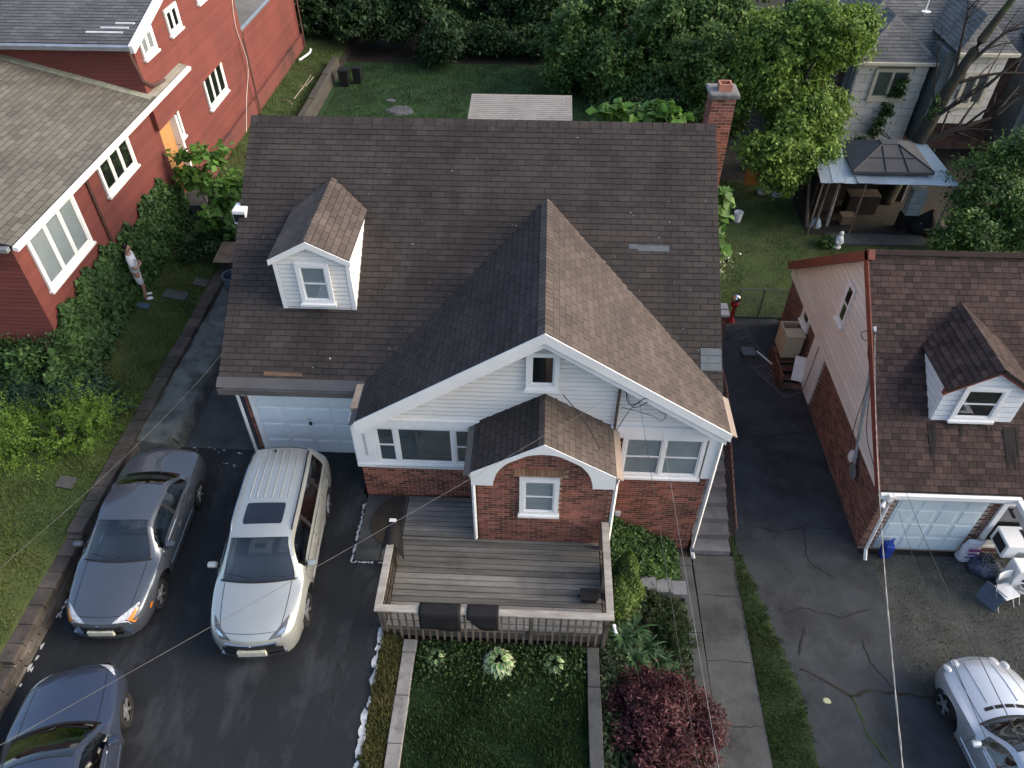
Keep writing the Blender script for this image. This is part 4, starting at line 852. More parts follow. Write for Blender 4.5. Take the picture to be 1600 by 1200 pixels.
sheet('gazebo_floor', [(25.75,10.4,15.3),(28.4,10.4,15.3)], SOIL, lambda x,y:-1.66, 0)
sheet('gazebo_step', [(25.0,11.1,14.8),(25.72,11.1,14.8)], CONC, lambda x,y:-1.6, 0)
# ---------------------------------------------------------------- vehicles
def paint(name, c, flake=.25):
    m = mat(name, c, tuple(x*.93 for x in c), 1.5, .32, metallic=.55, spec=.5, fine=.03, coat=.7); return m
CHROME = mat('chrome', (.7,.72,.74), rough=.12, metallic=1, fine=0); TYRE = mat('tyre_rubber', (.018,.018,.019), rough=.85); RIM = mat('alloy_rim', (.55,.56,.57), rough=.3, metallic=.8, fine=0)
STEEL = mat('rusty_steel_rim', (.07,.05,.045), rough=.7, metallic=.3); LENS = mat('headlamp_lens', (.6,.62,.64), (.3,.32,.34), 14, .08, spec=.8, fine=0, coat=1); AMBER = mat('amber_lens', (.75,.22,.02), rough=.15, fine=0, coat=1); REDL = mat('red_lens', (.5,.03,.02), rough=.15, fine=0, coat=1)
SEAM = mat('panel_gap', (.01,.01,.011), fine=0); CLOTH = mat('grey_seat_cloth', (.2,.2,.205), rough=.9); PLATE = mat('pale_plate', (.45,.46,.38), (.34,.35,.3), 12, .6)
def make_car(name, label, cat, loc, rz, st, wb, fa, wr, pm, cowl, rf_, rr_, rg, rims=RIM, sideglass=None, bpil=(), group=None, pillar_m=None, top_m=None, extra=None, track=None):
    """st rows: d from front, zt centre top, ze edge height, zb belt, w half width, wt top half width. Local: +Y forward, origin on the ground"""
    L = st[-1][0]; t = thing(name, label, cat, loc, group, rz)
    D = np.array(st, float); ds = [0,.015,.035,.06]
    x = .1
    while x < L-.06: ds.append(x); x += .055
    ds += [L-.05,L-.025,L-.008,L]
    ds = sorted(set(round(v,4) for v in ds + [cowl, rf_, rr_, rg])); ds = [a for i,a in enumerate(ds) if i == 0 or a-ds[i-1] > .006]
    Wm = max(r[4] for r in st); bowx = [0,cowl,rf_,(rf_+rr_)/2,rr_,rg,L]; bowy = [.2,.17,.11,.0,-.05,-.09,-.14]
    def bow(d, a): return float(np.interp(d,bowx,bowy))*(a/Wm)**2
    def pch(col):
        X, Y = D[:,0], D[:,col]; h = np.diff(X); dl = np.diff(Y)/h; mm = np.zeros(len(X)); mm[0], mm[-1] = dl[0], dl[-1]
        for i in range(1,len(X)-1): mm[i] = 0 if dl[i-1]*dl[i] <= 0 else 2*dl[i-1]*dl[i]/(dl[i-1]+dl[i])
        q = np.array(ds); k = np.clip(np.searchsorted(X,q,side='right')-1,0,len(X)-2); s = (q-X[k])/h[k]
        return (2*s**3-3*s**2+1)*Y[k]+(s**3-2*s**2+s)*h[k]*mm[k]+(-2*s**3+3*s**2)*Y[k+1]+(s**3-s**2)*h[k]*mm[k+1]
    ZT, ZE, ZB, Wd, WT = (pch(c) for c in range(1,6)); NS_, NG, NT = 12, 7, 9; n = NS_+NG+NT+1; rows = []
    wheels = [fa, fa+wb]
    for i, d in enumerate(ds):
        zb, w, wt, ze, zt = ZB[i], Wd[i], WT[i], ZE[i], ZT[i]; p = []
        for j in range(NS_+1):
            s = j/NS_; z = .2+(zb-.2)*s; bul = w*(1-.045*(1-s)**3-.0*s) + .018*math.sin(math.pi*s) - .03*max(0,s-.8)/.2
            p.append((bul, z))
        bx, bz = p[-1]
        for j in range(1,NG+1): s = j/NG; p.append((bx+(wt-bx)*s+.015*math.sin(math.pi*s), bz+(ze-bz)*s))
        for j in range(1,NT+1): s = j/NT; p.append((wt*(1-s), ze+(zt-ze)*(1-(1-s)**2.2)))
        row = []
        for j,(a,z) in enumerate(p):
            y = L/2-d; flare = 0
            if j <= NS_:
                for wx in wheels:
                    dy, dz = d-wx, z-wr; r = math.hypot(dy,dz); R0 = wr+.06
                    if r < R0 and z < zb-.1: 
                        k = R0/max(r,.05); 
                        if r > R0*.55: y = L/2-(wx+dy*k); z = max(.2, wr+dz*k)
                    if abs(r-R0) < .09: flare = .014
            row.append((a+flare, y-bow(d,a), z))
        rows.append(row)
    def cat_of(i, j):
        d = (ds[i]+ds[i+1])/2
        if j >= NS_+NG:
            if cowl < d < rf_ and j >= NS_+NG+1: return 'windshield'
            if rr_ < d < rg and j >= NS_+NG+1: return 'rear_window'
        if NS_ <= j < NS_+NG and sideglass and sideglass[0] < d < sideglass[1] and j > NS_ and j < NS_+NG-1 and ZE[i]-ZB[i] > .12:
            for a, c in bpil:
                if a < d < c: return 'pillar'
            return 'side_window'
        return 'body'
    bods = {}
    for sg in (1,-1):
        idx = lambda i,j: (rows[i][j][0]*sg, rows[i][j][1], rows[i][j][2])
        for i in range(len(ds)-1):
            for j in range(n-1):
                dm = (ds[i]+ds[i+1])/2
                if j < NS_:
                    zz = .2+(ZB[i]-.2)*(j+.5)/NS_
                    if any(math.hypot(dm-wx, zz-wr) < wr+.02 for wx in wheels): continue
                c = cat_of(i,j); key = c if c in ('body','windshield','rear_window','pillar') else c+('R' if sg > 0 else 'L')
                if c == 'side_window' and bpil: key += str(sum(dm > a for a,_ in bpil))
                f = [idx(i,j),idx(i,j+1),idx(i+1,j+1),idx(i+1,j)]; f = f[::-1] if sg > 0 else f
                bods.setdefault(key,[]).append(f)
        for i in (0,len(ds)-1):
            pts = [idx(i,j) for j in range(n)]; cen = (0,pts[0][1],.45)
            for j in range(n-1): f = [cen,pts[j],pts[j+1]]; bods['body'].append(f if (sg > 0) == (i == 0) else f[::-1])
    body = None
    for key in sorted(bods, key=lambda k: k != 'body'):
        vm = {}; V = []; F = []
        for f in bods[key]:
            ff = []
            for p in f:
                q = (round(p[0],4),round(p[1],4),round(p[2],4))
                if q not in vm: vm[q] = len(V); V.append(q)
                ff.append(vm[q])
            ff = [x_ for k_,x_ in enumerate(ff) if x_ != ff[k_-1]]
            if len(set(ff)) == len(ff) > 2: F.append(ff)
        b = MB(); b.add(V,F); nm = 'body' if key == 'body' else 'windshield' if key == 'windshield' else 'rear_window' if key == 'rear_window' else 'pillar' if key == 'pillar' else 'side_window'
        o = b.build(nm, pm if nm == 'body' else BLACK if nm == 'pillar' else CARGLASS, t, smooth=38)
    g = lambda d, c: float(np.interp(d, ds, c))
    def surf(d, u):   # point on the top surface at fraction u of the top half width
        i = int(np.argmin([abs(a-d) for a in ds])); wt, ze, zt = g(d,WT), g(d,ZE), g(d,ZT); s = 1-abs(u); return Vector((u*wt, L/2-d-bow(d,u*wt), ze+(zt-ze)*(1-(1-s)**2.2)))
    def side(d, s, sg=1):
        zb, w = g(d,ZB), g(d,Wd); return Vector((sg*(w*(1-.045*(1-s)**3)+.018*math.sin(math.pi*s)-.03*max(0,s-.8)/.2), L/2-d-bow(d,w), .2+(zb-.2)*s))
    b = MB(); m0 = min(Wd.max()-.12, .75); b.box(-m0,m0,-L/2+.45,L/2-.5,.16,.42); b.build('underbody', SEAM, t)
    # interior
    b = MB(); cw = g(rf_,WT)*1.02
    dc = cowl+.06; b.box(-cw,cw,L/2-rf_-.05,L/2-dc-.1,.55,g(cowl,ZB)-.05); b.build('dashboard', mat('dash_plastic', (.05,.05,.053), rough=.7), t, bevel=.05)
    for sx in (-1,1):
        b = MB(); x0 = sx*cw*.5; ys = L/2-rf_-.75; b.box(x0-.23,x0+.23,ys-.1,ys+.42,.42,.62); b.hexa([(x0-.22,ys-.12,.55),(x0+.22,ys-.12,.55),(x0+.22,ys+.05,.55),(x0-.22,ys+.05,.55),(x0-.19,ys-.3,g(rf_,ZE)-.28),(x0+.19,ys-.3,g(rf_,ZE)-.28),(x0+.19,ys-.18,g(rf_,ZE)-.28),(x0-.19,ys-.18,g(rf_,ZE)-.28)]); b.box(x0-.12,x0+.12,ys-.3,ys-.22,g(rf_,ZE)-.27,g(rf_,ZE)-.1); b.build('seat', CLOTH, t, bevel=.03)
    b = MB(); yb = L/2-rr_+.25; b.box(-cw,cw,yb-.2,yb+.35,.4,.6); b.box(-cw,cw,yb-.3,yb-.12,.5,g(rr_,ZE)-.35); b.build('rear_seat', CLOTH, t, bevel=.03)
    b = MB(); c0 = Vector((-cw*.5, L/2-rf_-.12, g(cowl,ZB)+.0)); ringp = [c0+Vector((.17*math.cos(a),.06*math.sin(a),.16*math.sin(a))) for a in np.linspace(0,2*math.pi,17)]; b.tube(ringp,.014,5,cap=False); b.build('steering_wheel', BLACK, t)
    b = MB(); b.box(-.1,.1,L/2-rf_-.03+.06,L/2-rf_+.1,g(rf_,ZE)-.14,g(rf_,ZE)-.08); b.build('rear_view_mirror', BLACK, t)
    # glass surrounds and panel gaps
    def line(pts, r, m, nm, par=t): b = MB(); b.tube(pts,r,4); return b.build(nm, m, par)
    up = Vector((0,0,.004))
    line([surf(cowl,u)+up for u in np.linspace(-.95,.95,13)],.022,BLACK,'cowl_seal'); line([surf(rf_,u)+up*.5 for u in np.linspace(-.9,.9,13)],.008,BLACK,'windshield_seal')
    for sg in (-1,1): line([surf(d,sg*.9)+up*.4 for d in np.linspace(cowl,rf_,8)],.009,BLACK,'windshield_seal')
    line([surf(rr_,u)+up*.4 for u in np.linspace(-.9,.9,11)],.009,BLACK,'rear_seal'); line([surf(rg,u)+up*.4 for u in np.linspace(-.9,.9,11)],.011,BLACK,'rear_seal')
    for sg in (-1,1): line([surf(d,sg*.84)+up*.2 for d in np.linspace(.14,cowl-.03,12)],.006,SEAM,'hood_gap')
    line([surf(.14,u)+up*.2 for u in np.linspace(-.84,.84,11)],.006,SEAM,'hood_gap')
    for sg in (-1,1):
        for dd in [cowl+.12]+[a for a,_ in bpil]+([sideglass[1]-.12] if sideglass else []): line([side(dd,s,sg)*1.002 for s in np.linspace(.12,.97,7)],.005,SEAM,'door_gap')
        line([side(d,.99,sg)+Vector((sg*.008,0,.006)) for d in np.linspace(cowl+.15,sideglass[1],12)],.009,BLACK if pillar_m is None else pillar_m,'belt_moulding')
        for dd in ([bpil[0][0]-.12,sideglass[1]-.3] if bpil else [sideglass[1]-.6]): line([side(dd-.1,.8,sg)+Vector((sg*.02,0,0)),side(dd+.08,.8,sg)+Vector((sg*.02,0,0))],.016,pm,'door_handle')
        line([side(d,.34,sg)*1.004 for d in np.linspace(fa+wr+.2,fa+wb-wr-.2,8)],.014,pm if top_m is None else top_m,'side_moulding')
        p = side(cowl+.32,1,sg); b = MB(); c = p+Vector((sg*.13,.0,.07)); V = []
        b.lathe((0,0,0),[(.02,-.12),(.075,-.1),(.085,0),(.075,.1),(.02,.12)],10,axis='x'); b.v = [(c.x+v[0]*.8, c.y+v[1]*.9+.03*sg*0, c.z+v[2]*.8) for v in b.v]; o = b.build('side_mirror', pm, t, smooth=50)
        b = MB(); b.tube([p+Vector((-.02*sg,0,.02)),c],.025,6); b.build('arm', BLACK, o)
    wpr = [surf(cowl+.06,-.7)+up*2, surf(cowl+.1,-.1)+up*4, surf(cowl+.06,.02)+up*3]; line(wpr,.011,BLACK,'wiper'); line([surf(cowl+.06,.15)+up*2,surf(cowl+.12,.75)+up*4],.011,BLACK,'wiper')
    # wheels
    for dx_ in wheels:
        for sg in (-1,1):
            xo = g(dx_,Wd)-.10 if track is None else track; c = Vector((sg*xo, L/2-dx_, wr)); k = Matrix.Translation(c)
            b = MB(); b.lathe(c,[(wr*.62,-.1),(wr*.93,-.105),(wr,-.07),(wr,.07),(wr*.93,.105),(wr*.62,.1)],28,axis='x',cap=False); w_ = b.build('wheel', TYRE, t, smooth=40)
            b = MB(); b.lathe(c,[(wr*.64,-.03),(wr*.64,.03)],24,axis='x'); b.build('rim_barrel', SEAM, w_)
            b = MB(); f0 = sg*.085
            for q in range(5 if rims is RIM else 7):
                a = 6.283*q/(5 if rims is RIM else 7)+.3; da = Vector((0,math.cos(a),math.sin(a))); db = Vector((0,-math.sin(a),math.cos(a)))
                i0, o0 = da*wr*.1, da*wr*.63; h_ = wr*.09
                b.hexa([c+v+Vector((f0-.02*sg,0,0)) for v in (i0-db*h_*1.3,o0-db*h_,o0+db*h_,i0+db*h_*1.3)]+[c+v+Vector((f0+.012*sg,0,0)) for v in (i0-db*h_*1.1,o0-db*h_*.8,o0+db*h_*.8,i0+db*h_*1.1)])
            b.lathe(c,[(wr*.17,f0-.02*sg),(wr*.15,f0+.02*sg)],12,axis='x'); b.lathe(c,[(wr*.66,f0-.015*sg),(wr*.6,f0+.006*sg)],24,axis='x') if False else None
            V = [(c.x+f0, c.y+wr*rr*math.cos(6.283*q/28), c.z+wr*rr*math.sin(6.283*q/28)) for rr in (.58,.66) for q in range(28)]; b.add(V,[(q,(q+1)%28,28+(q+1)%28,28+q) for q in range(28)])
            b.build('rim', rims, w_, smooth=40)
    return t, surf, side, L, pm, g, ZT
def patch(t, surf, d0, d1, u0, u1, m, name, h=.006, rc=.12):
    b = MB(); nd_, nu = 8, 10; V = []
    for i in range(nd_+1):
        s = i/nd_; e = rc*max(0, 1-min(s,1-s)*8)**2*.4
        for j in range(nu+1): u = (u0+u1)/2+(u1-u0)/2*(2*j/nu-1)*(1-e); V.append(surf(d0+(d1-d0)*s,u)+Vector((0,0,h)))
    b.add(V,[(i*(nu+1)+j,i*(nu+1)+j+1,(i+1)*(nu+1)+j+1,(i+1)*(nu+1)+j)[::-1] for i in range(nd_) for j in range(nu)]); o = b.build(name,m,t,smooth=True); return o
def nose(t, L, x1, z0, z1, n0, n1, m, name, k=.2, W=.9):
    """strip across the nose that follows its curve"""
    b = MB(); xs_ = np.linspace(-x1,x1,13); V = []
    for x in xs_:
        y = L/2-k*(x/W)**2
        V += [(x,y+n0,z0),(x,y+n1,z0+.01),(x,y+n1*.9,z1-.01),(x,y+n0,z1)]
    F = [(4*i+j,4*i+(j+1)%4,4*i+4+(j+1)%4,4*i+4+j) for i in range(12) for j in range(4)]+[(0,1,2,3),(51,50,49,48)]
    b.add(V,[f[::-1] for f in F]); return b.build(name,m,t,smooth=40)
def patch4(t, surf, q, m, name, h=.007, n=7):
    """skin patch between four (d,u) corners; |u| beyond 1 wraps over the edge"""
    def pt(d,u):
        if abs(u) <= 1: return surf(d,u)+Vector((0,0,h))
        e = surf(d,math.copysign(1,u)); k = abs(u)-1; return e+Vector((math.copysign(k*.5+h,u),0,-k*.75+h))
    b = MB(); V = []
    for i in range(n+1):
        for j in range(n+1):
            a, c = i/n, j/n; d = (q[0][0]*(1-a)+q[3][0]*a)*(1-c)+(q[1][0]*(1-a)+q[2][0]*a)*c; u = (q[0][1]*(1-a)+q[3][1]*a)*(1-c)+(q[1][1]*(1-a)+q[2][1]*a)*c; V.append(pt(d,u))
    b.add(V,[(i*(n+1)+j,i*(n+1)+j+1,(i+1)*(n+1)+j+1,(i+1)*(n+1)+j) for i in range(n) for j in range(n)]); o = b.build(name,m,t,smooth=True); return o
def lamp(t, pts_top, m, name, depth=.02):
    b = MB(); P = [Vector(p) for p in pts_top]; n_ = (P[1]-P[0]).cross(P[2]-P[0]).normalized()
    if n_.z < 0: P = P[::-1]; n_ = -n_; b.prism([p-n_*depth for p in P],[p+n_*.006 for p in P]); return b.build(name, m, t, smooth=30)
SUVP = paint('silver_beige_paint', (.46,.475,.45)); GREYP = paint('slate_grey_paint', (.1,.115,.14)); NAVY = paint('navy_grey_paint', (.055,.07,.11)); SILV = paint('bright_silver_paint', (.5,.53,.57))
# --- silver sport utility vehicle
suv = [(0,.66,.62,.58,.60,.45),(.05,.76,.72,.66,.72,.58),(.2,.88,.83,.76,.82,.68),(.6,.99,.92,.88,.88,.75),(1.08,1.09,1.02,.97,.9,.78),(1.78,1.6,1.53,1.0,.9,.62),(2.3,1.67,1.6,1.03,.9,.64),(3.5,1.67,1.59,1.08,.9,.63),(4.2,1.61,1.54,1.1,.88,.6),(4.42,1.32,1.27,1.08,.86,.66),(4.54,1.02,.99,.96,.83,.7),(4.62,.72,.7,.66,.76,.66)]
t, surf, side, L, pm, g, ZT = make_car('parked_suv', 'silver beige sport utility vehicle with sunroof parked facing out of the garage driveway', 'car', (-5.44,9.0,.02), R_(180+4), suv, 2.67, .92, .35, SUVP, 1.1, 1.8, 4.2, 4.44, sideglass=(1.35,4.1), bpil=((2.3,2.42),(3.35,3.43)), pillar_m=CHROME)
up = Vector((0,0,.004))
b = MB()
for u in (-.62,-.38,-.13,.13,.38,.62): b.tube([surf(d,u)+up for d in np.linspace(2.75,4.1,8)],.012,4)
b.build('roof_ribs', SUVP, t, kind='stuff')
patch(t,surf,2.1,2.62,-.62,.62, mat('sunroof_glass', (.01,.012,.02), rough=.06, fine=0, coat=1), 'sunroof')
for sg in (-1,1): b = MB(); b.tube([surf(1.95,sg*.97)+Vector((0,0,.01))]+[surf(d,sg*.97)+Vector((0,0,.05)) for d in np.linspace(2.1,4.0,7)]+[surf(4.15,sg*.97)+Vector((0,0,.01))],.016,6); b.build('roof_rail', CHROME if sg > 0 else BLACK, t)
b = MB(); b.tube([surf(4.05,.2)+up,surf(4.1,.2)+Vector((0,0,.05))],[.03,.012],6); b.build('aerial', BLACK, t)
for sg in (-1,1):
    o = patch4(t,surf,[(.04,sg*.62),(.05,sg*1.14),(.55,sg*1.1),(.2,sg*.82)], mat('dark_headlamp', (.12,.125,.13), (.04,.04,.045), 20, .08, fine=0, coat=1), 'headlight'); patch4(t,surf,[(.08,sg*.82),(.1,sg*.98),(.2,sg*1.0),(.14,sg*.86)], CHROME, 'reflector', .012)
f0 = Fr((0,L/2,0),(-1,0,0),(0,0,1)); nose(t,L,.46,.5,.64,-.05,.016,BLACK,'grille')
nose(t,L,.5,.645,.67,-.05,.02,CHROME,'chrome_strip'); b = MB(); b.fbox(f0,-.27,.27,.36,.5,.0,.06); b.build('licence_plate', PLATE, t)
nose(t,L,.62,.24,.34,-.12,.05,CHROME,'bumper_skirt'); nose(t,L,.58,.35,.48,-.1,.012,BLACK,'air_intake')
for k_ in range(3): a = math.pi/2+k_*2.0944; c = Vector((0,0,.655)); b = MB(); p = lambda r,an: (r*math.cos(an), .655+r*math.sin(an)); b.fpoly(f0,[(0,.655),p(.028,a-.52),p(.056,a),p(.028,a+.52)],.016,.026); b.build('emblem', CHROME, t)
for sg in (-1,1): b = MB(); b.lathe((sg*.6,L/2-.13,.42),[(.05,-.02),(.045,.03)],12,axis='y'); b.build('fog_light', LENS, t)
lamp(t,[surf(1.72,-.82)+up*2,surf(1.72,-.72)+up*2,surf(1.66,-.72)+up*2,surf(1.66,-.82)+up*2], TRIM, 'sticker')
# --- grey sedan
sed = [(0,.56,.52,.48,.55,.42),(.06,.66,.62,.56,.68,.56),(.25,.76,.71,.66,.78,.66),(.7,.86,.8,.76,.83,.7),(1.22,.95,.89,.85,.855,.72),(1.98,1.37,1.31,.88,.86,.56),(2.4,1.42,1.36,.9,.86,.58),(2.95,1.38,1.32,.92,.86,.56),(3.58,1.03,.98,.93,.85,.66),(4.2,.97,.92,.89,.81,.66),(4.4,.9,.86,.8,.76,.64),(4.48,.62,.6,.56,.7,.56)]
t, surf, side, L, pm, g, ZT = make_car('parked_sedan', 'grey four door sedan with amber headlight corners parked beside the block retaining wall', 'car', (-8.47,9.22,.02), R_(180+2.6), sed, 2.61, .9, .31, GREYP, 1.24, 1.98, 2.95, 3.56, sideglass=(1.5,3.4), bpil=((2.42,2.52),), pillar_m=CHROME, rims=RIM, top_m=CHROME)
for sg in (-1,1):
    patch4(t,surf,[(.035,sg*.5),(.04,sg*1.1),(.42,sg*1.12),(.18,sg*.76)],LENS,'headlight'); patch4(t,surf,[(.05,sg*.96),(.06,sg*1.14),(.36,sg*1.14),(.22,sg*.98)],AMBER,'indicator',.012)
    b = MB(); q = side(.38,.62,sg); b.box(q.x-.01,q.x+.02*sg+.012,q.y-.07,q.y+.07,q.z-.03,q.z+.03); b.build('side_marker', AMBER, t)
f0 = Fr((0,L/2,0),(-1,0,0),(0,0,1)); nose(t,L,.4,.46,.55,-.05,.014,BLACK,'grille',.2,.86); b = MB(); b.fbox(f0,-.25,.25,.34,.46,0,.05); b.build('licence_plate', PLATE, t)
nose(t,L,.56,.22,.33,-.14,.045,GREYP,'bumper_skirt',.2,.86); nose(t,L,.58,.335,.35,-.1,.05,CHROME,'bumper_strip',.2,.86); nose(t,L,.4,.36,.44,-.1,.01,BLACK,'air_intake',.2,.86)
b = MB(); b.fbox(f0,-.03,.03,.585,.63,-.0,.02); b.build('emblem', CHROME, t)
lamp(t,[surf(1.33,-.82)+up*2,surf(1.33,-.7)+up*2,surf(1.27,-.7)+up*2,surf(1.27,-.82)+up*2], TRIM, 'sticker')
# --- dark blue sedan nosing up the driveway
t, surf, side, L, pm, g, ZT = make_car('parked_sedan', 'dark blue grey sedan cut off at the bottom left corner of the driveway', 'car', (-7.78,4.05,.02), R_(15), [(a,b_*1.0,c,d,e*1.04,f*1.06) for a,b_,c,d,e,f in sed], 2.68, .92, .32, NAVY, 1.28, 2.02, 2.98, 3.58, sideglass=(1.5,3.4), bpil=((2.42,2.52),), pillar_m=CHROME)
for sg in (-1,1): patch4(t,surf,[(.04,sg*.6),(.05,sg*1.1),(.36,sg*1.1),(.14,sg*.8)],LENS,'headlight')
lamp(t,[surf(1.8,-.02)+up*2,surf(1.8,.12)+up*2,surf(1.75,.12)+up*2,surf(1.75,-.02)+up*2], TRIM, 'toll_tag')
b = MB(); b.box(-.5,.5,L/2-.02,L/2+.01,.42,.52); b.build('grille', BLACK, t)
# --- silver coupe on the neighbour's drive
cpe = [(0,.6,.56,.5,.5,.36),(.06,.7,.65,.58,.64,.5),(.3,.82,.74,.7,.79,.62),(.75,.9,.82,.8,.85,.68),(1.4,.97,.9,.88,.87,.7),(2.15,1.34,1.28,.9,.87,.52),(2.5,1.38,1.32,.91,.87,.54),(2.95,1.34,1.28,.93,.88,.52),(3.75,1.02,.98,.94,.87,.64),(4.35,.95,.9,.88,.8,.62),(4.58,.62,.6,.56,.68,.52)]
t, surf, side, L, pm, g, ZT = make_car('parked_coupe', 'silver two door coupe with slotted hood vents on the right hand driveway', 'car', (9.58,5.74,-1.685), R_(6), cpe, 2.72, .86, .33, SILV, 1.42, 2.15, 2.95, 3.7, sideglass=(1.7,3.4), bpil=((2.85,2.92),), pillar_m=CHROME)
for i in range(4): u0 = -.62+.31*i; patch(t,surf,1.17,1.24,u0,u0+.26,SEAM,'hood_vent',.007,0)
for sg in (-1,1):
    for k_,(dd,uu,r) in enumerate(((.16,.72,.12),(.2,.98,.1))): b = MB(); c = surf(dd,sg*min(uu,.95))+Vector((sg*(.06 if uu > .9 else 0),.0,-.02)); b.v = []; b.lathe((0,0,0),[(r,-.03),(r*.95,.02),(r*.5,.045)],14); b.v = [(c.x+v[0]*.8, c.y+v[1], c.z+v[2]-.25*v[1]) for v in b.v]; b.build('headlight', LENS, t, smooth=40)
patch(t,surf,2.3,2.62,-.5,.5, MT['sunroof_glass'], 'sunroof')
lamp(t,[surf(1.95,.0)+up*2,surf(1.95,.1)+up*2,surf(1.88,.1)+up*2,surf(1.88,.0)+up*2], TRIM, 'toll_tag')
for sg in (-1,1): b = MB(); b.tube([surf(d,sg*.45)+up for d in np.linspace(.2,1.1,8)],.012,4); b.build('hood_crease', SILV, t)
b = MB(); b.box(-.34,.34,L/2-.03,L/2+.012,.42,.58); b.build('grille', BLACK, t)
# ---------------------------------------------------------------- vegetation
def leafmat(name, c, c2, rnd=.45, trans=.3): return mat(name, c, c2, 1.3, .6, rnd=rnd, spec=.35, fine=0, trans=trans)
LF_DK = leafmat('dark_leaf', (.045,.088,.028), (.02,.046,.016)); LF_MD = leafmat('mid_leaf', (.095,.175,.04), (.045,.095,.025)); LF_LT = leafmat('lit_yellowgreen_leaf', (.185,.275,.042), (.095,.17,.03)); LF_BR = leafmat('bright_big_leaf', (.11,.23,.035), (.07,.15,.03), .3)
LF_IVY = leafmat('ivy_leaf', (.07,.14,.036), (.035,.08,.024), .55); LF_RED = leafmat('dark_red_leaf', (.125,.04,.043), (.06,.02,.023), .5, .2); LF_YEW = leafmat('yew_needle', (.15,.25,.04), (.09,.16,.03), .45); LF_THU = leafmat('thuja_leaf', (.11,.17,.025), (.05,.085,.018), .4)
BARK = mat('grey_brown_bark', (.05,.041,.034), (.028,.023,.02), 5, .95, bump=.8, bscale=30, stretch=(4,4,1)); BARK_M = mat('mossy_bark', (.04,.035,.027), (.022,.019,.016), 4, .95, bump=.8, bscale=30, stain=(.05,.075,.02), sscale=1.2, samt=.8)
def leaves(P, size, aspect=.55, up=.4, outward=None, droop=0, fold=True):
    """rhombic leaves at points P (n,3): returns V,F,rnd"""
    n = len(P); N = rng.normal(size=(n,3)); N[:,2] += up*2
    if outward is not None: N += outward*1.2
    N /= np.linalg.norm(N,axis=1,keepdims=True)+1e-9; T = rng.normal(size=(n,3)); T[:,2] -= droop; T -= N*np.sum(T*N,axis=1,keepdims=True); T /= np.linalg.norm(T,axis=1,keepdims=True)+1e-9; B_ = np.cross(N,T)
    s = (size*rng.uniform(.45,1.5,size=n))[:,None]; a = P-T*s*.5; c = P+T*s*.5-N*s*.08; m_ = P-T*s*.05
    b1 = m_+B_*s*aspect*.5+N*s*.07; b2 = m_-B_*s*aspect*.5+N*s*.07
    V = np.stack([a,b1,c,b2],1).reshape(-1,3); F = np.arange(4*n).reshape(n,4); return V, F, rng.random(n)
def cloud(lobes, nclump, nleaf, crad, shell=.55, low=-.75):
    """leaf points in clumps over the outer shells of ellipsoid lobes"""
    L_ = []
    for l in lobes:
        l = np.array(l,float); L_.append(np.r_[l[:3],l[3:]*.8])
        for q in range(9):
            d = rng.normal(size=3); d /= np.linalg.norm(d); d[2] = max(d[2],low*.8); L_.append(np.r_[l[:3]+d*l[3:]*rng.uniform(.55,1.0),l[3:]*rng.uniform(.22,.48)])
    L_ = np.array(L_); wgt = L_[:,3]*L_[:,4]+L_[:,4]*L_[:,5]; wgt /= wgt.sum(); idx = rng.choice(len(L_),nclump,p=wgt); d = rng.normal(size=(nclump,3)); d /= np.linalg.norm(d,axis=1,keepdims=True); d[:,2] = np.maximum(d[:,2],low)
    r = shell+(1-shell)*rng.random(nclump)**.6; r *= rng.uniform(.85,1.15,nclump); C_ = L_[idx,:3]+d*L_[idx,3:6]*r[:,None]
    k = rng.uniform(.5,1.25,nclump)*crad; P = np.repeat(C_,nleaf,0)+rng.normal(size=(nclump*nleaf,3))*np.repeat(k,nleaf)[:,None]*np.array([1,1,.6])*.55; O = np.repeat(d,nleaf,0); return P, O, C_
def tree(name, label, base, lobes, m, nclump, nleaf, crad, size, trunk=.2, bark=None, group=None, cat='tree', aspect=.55, up=.4, droop=0, shell=.55, limbs=14, crown='crown', low=-.75):
    t = thing(name, label, cat, base, group); bark = bark or BARK; P, O, C_ = cloud(lobes, nclump, nleaf, crad, shell, low); V, F, r = leaves(P, size, aspect, up, O, droop); arrobj(crown, V, F, m, t, rnd=r)
    top = np.mean(np.array(lobes)[:,:3],0); B0 = Vector(base); T0 = Vector(top); b = MB(); tr = spline([B0, B0.lerp(T0,.4)+Vector((random.uniform(-.2,.2),random.uniform(-.2,.2),0)), T0],5); b.tube(tr,[trunk*(1.15-.75*i/(len(tr)-1)) for i in range(len(tr))],8)
    for i in range(limbs):
        c = Vector(C_[rng.integers(len(C_))]); s = tr[random.randint(len(tr)//3,len(tr)-1)]; mid = s.lerp(c,.5)+Vector((0,0,random.uniform(.0,.4))); b.tube(spline([s,mid,c],4),[trunk*.35*(1-j/9) for j in range(9)],5)
    b.build('trunk', bark, t, smooth=True); return t
G = 'trees closing off the back yards'
big = dict(trunk=.28, group=G)
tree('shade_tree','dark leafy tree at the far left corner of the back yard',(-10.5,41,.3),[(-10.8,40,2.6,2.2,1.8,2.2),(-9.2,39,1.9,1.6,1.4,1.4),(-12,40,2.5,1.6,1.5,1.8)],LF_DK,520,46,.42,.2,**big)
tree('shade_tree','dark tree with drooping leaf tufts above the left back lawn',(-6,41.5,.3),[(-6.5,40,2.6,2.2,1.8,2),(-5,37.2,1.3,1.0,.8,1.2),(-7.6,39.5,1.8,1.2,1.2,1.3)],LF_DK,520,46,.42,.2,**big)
tree('shade_tree','deep green tree in the shadows behind the tan shed roof',(-1.5,43,.3),[(-2.2,41.5,2.2,2.4,1.6,2.0),(0,41,2.0,2.2,1.6,1.9)],LF_DK,420,46,.42,.2,**big)
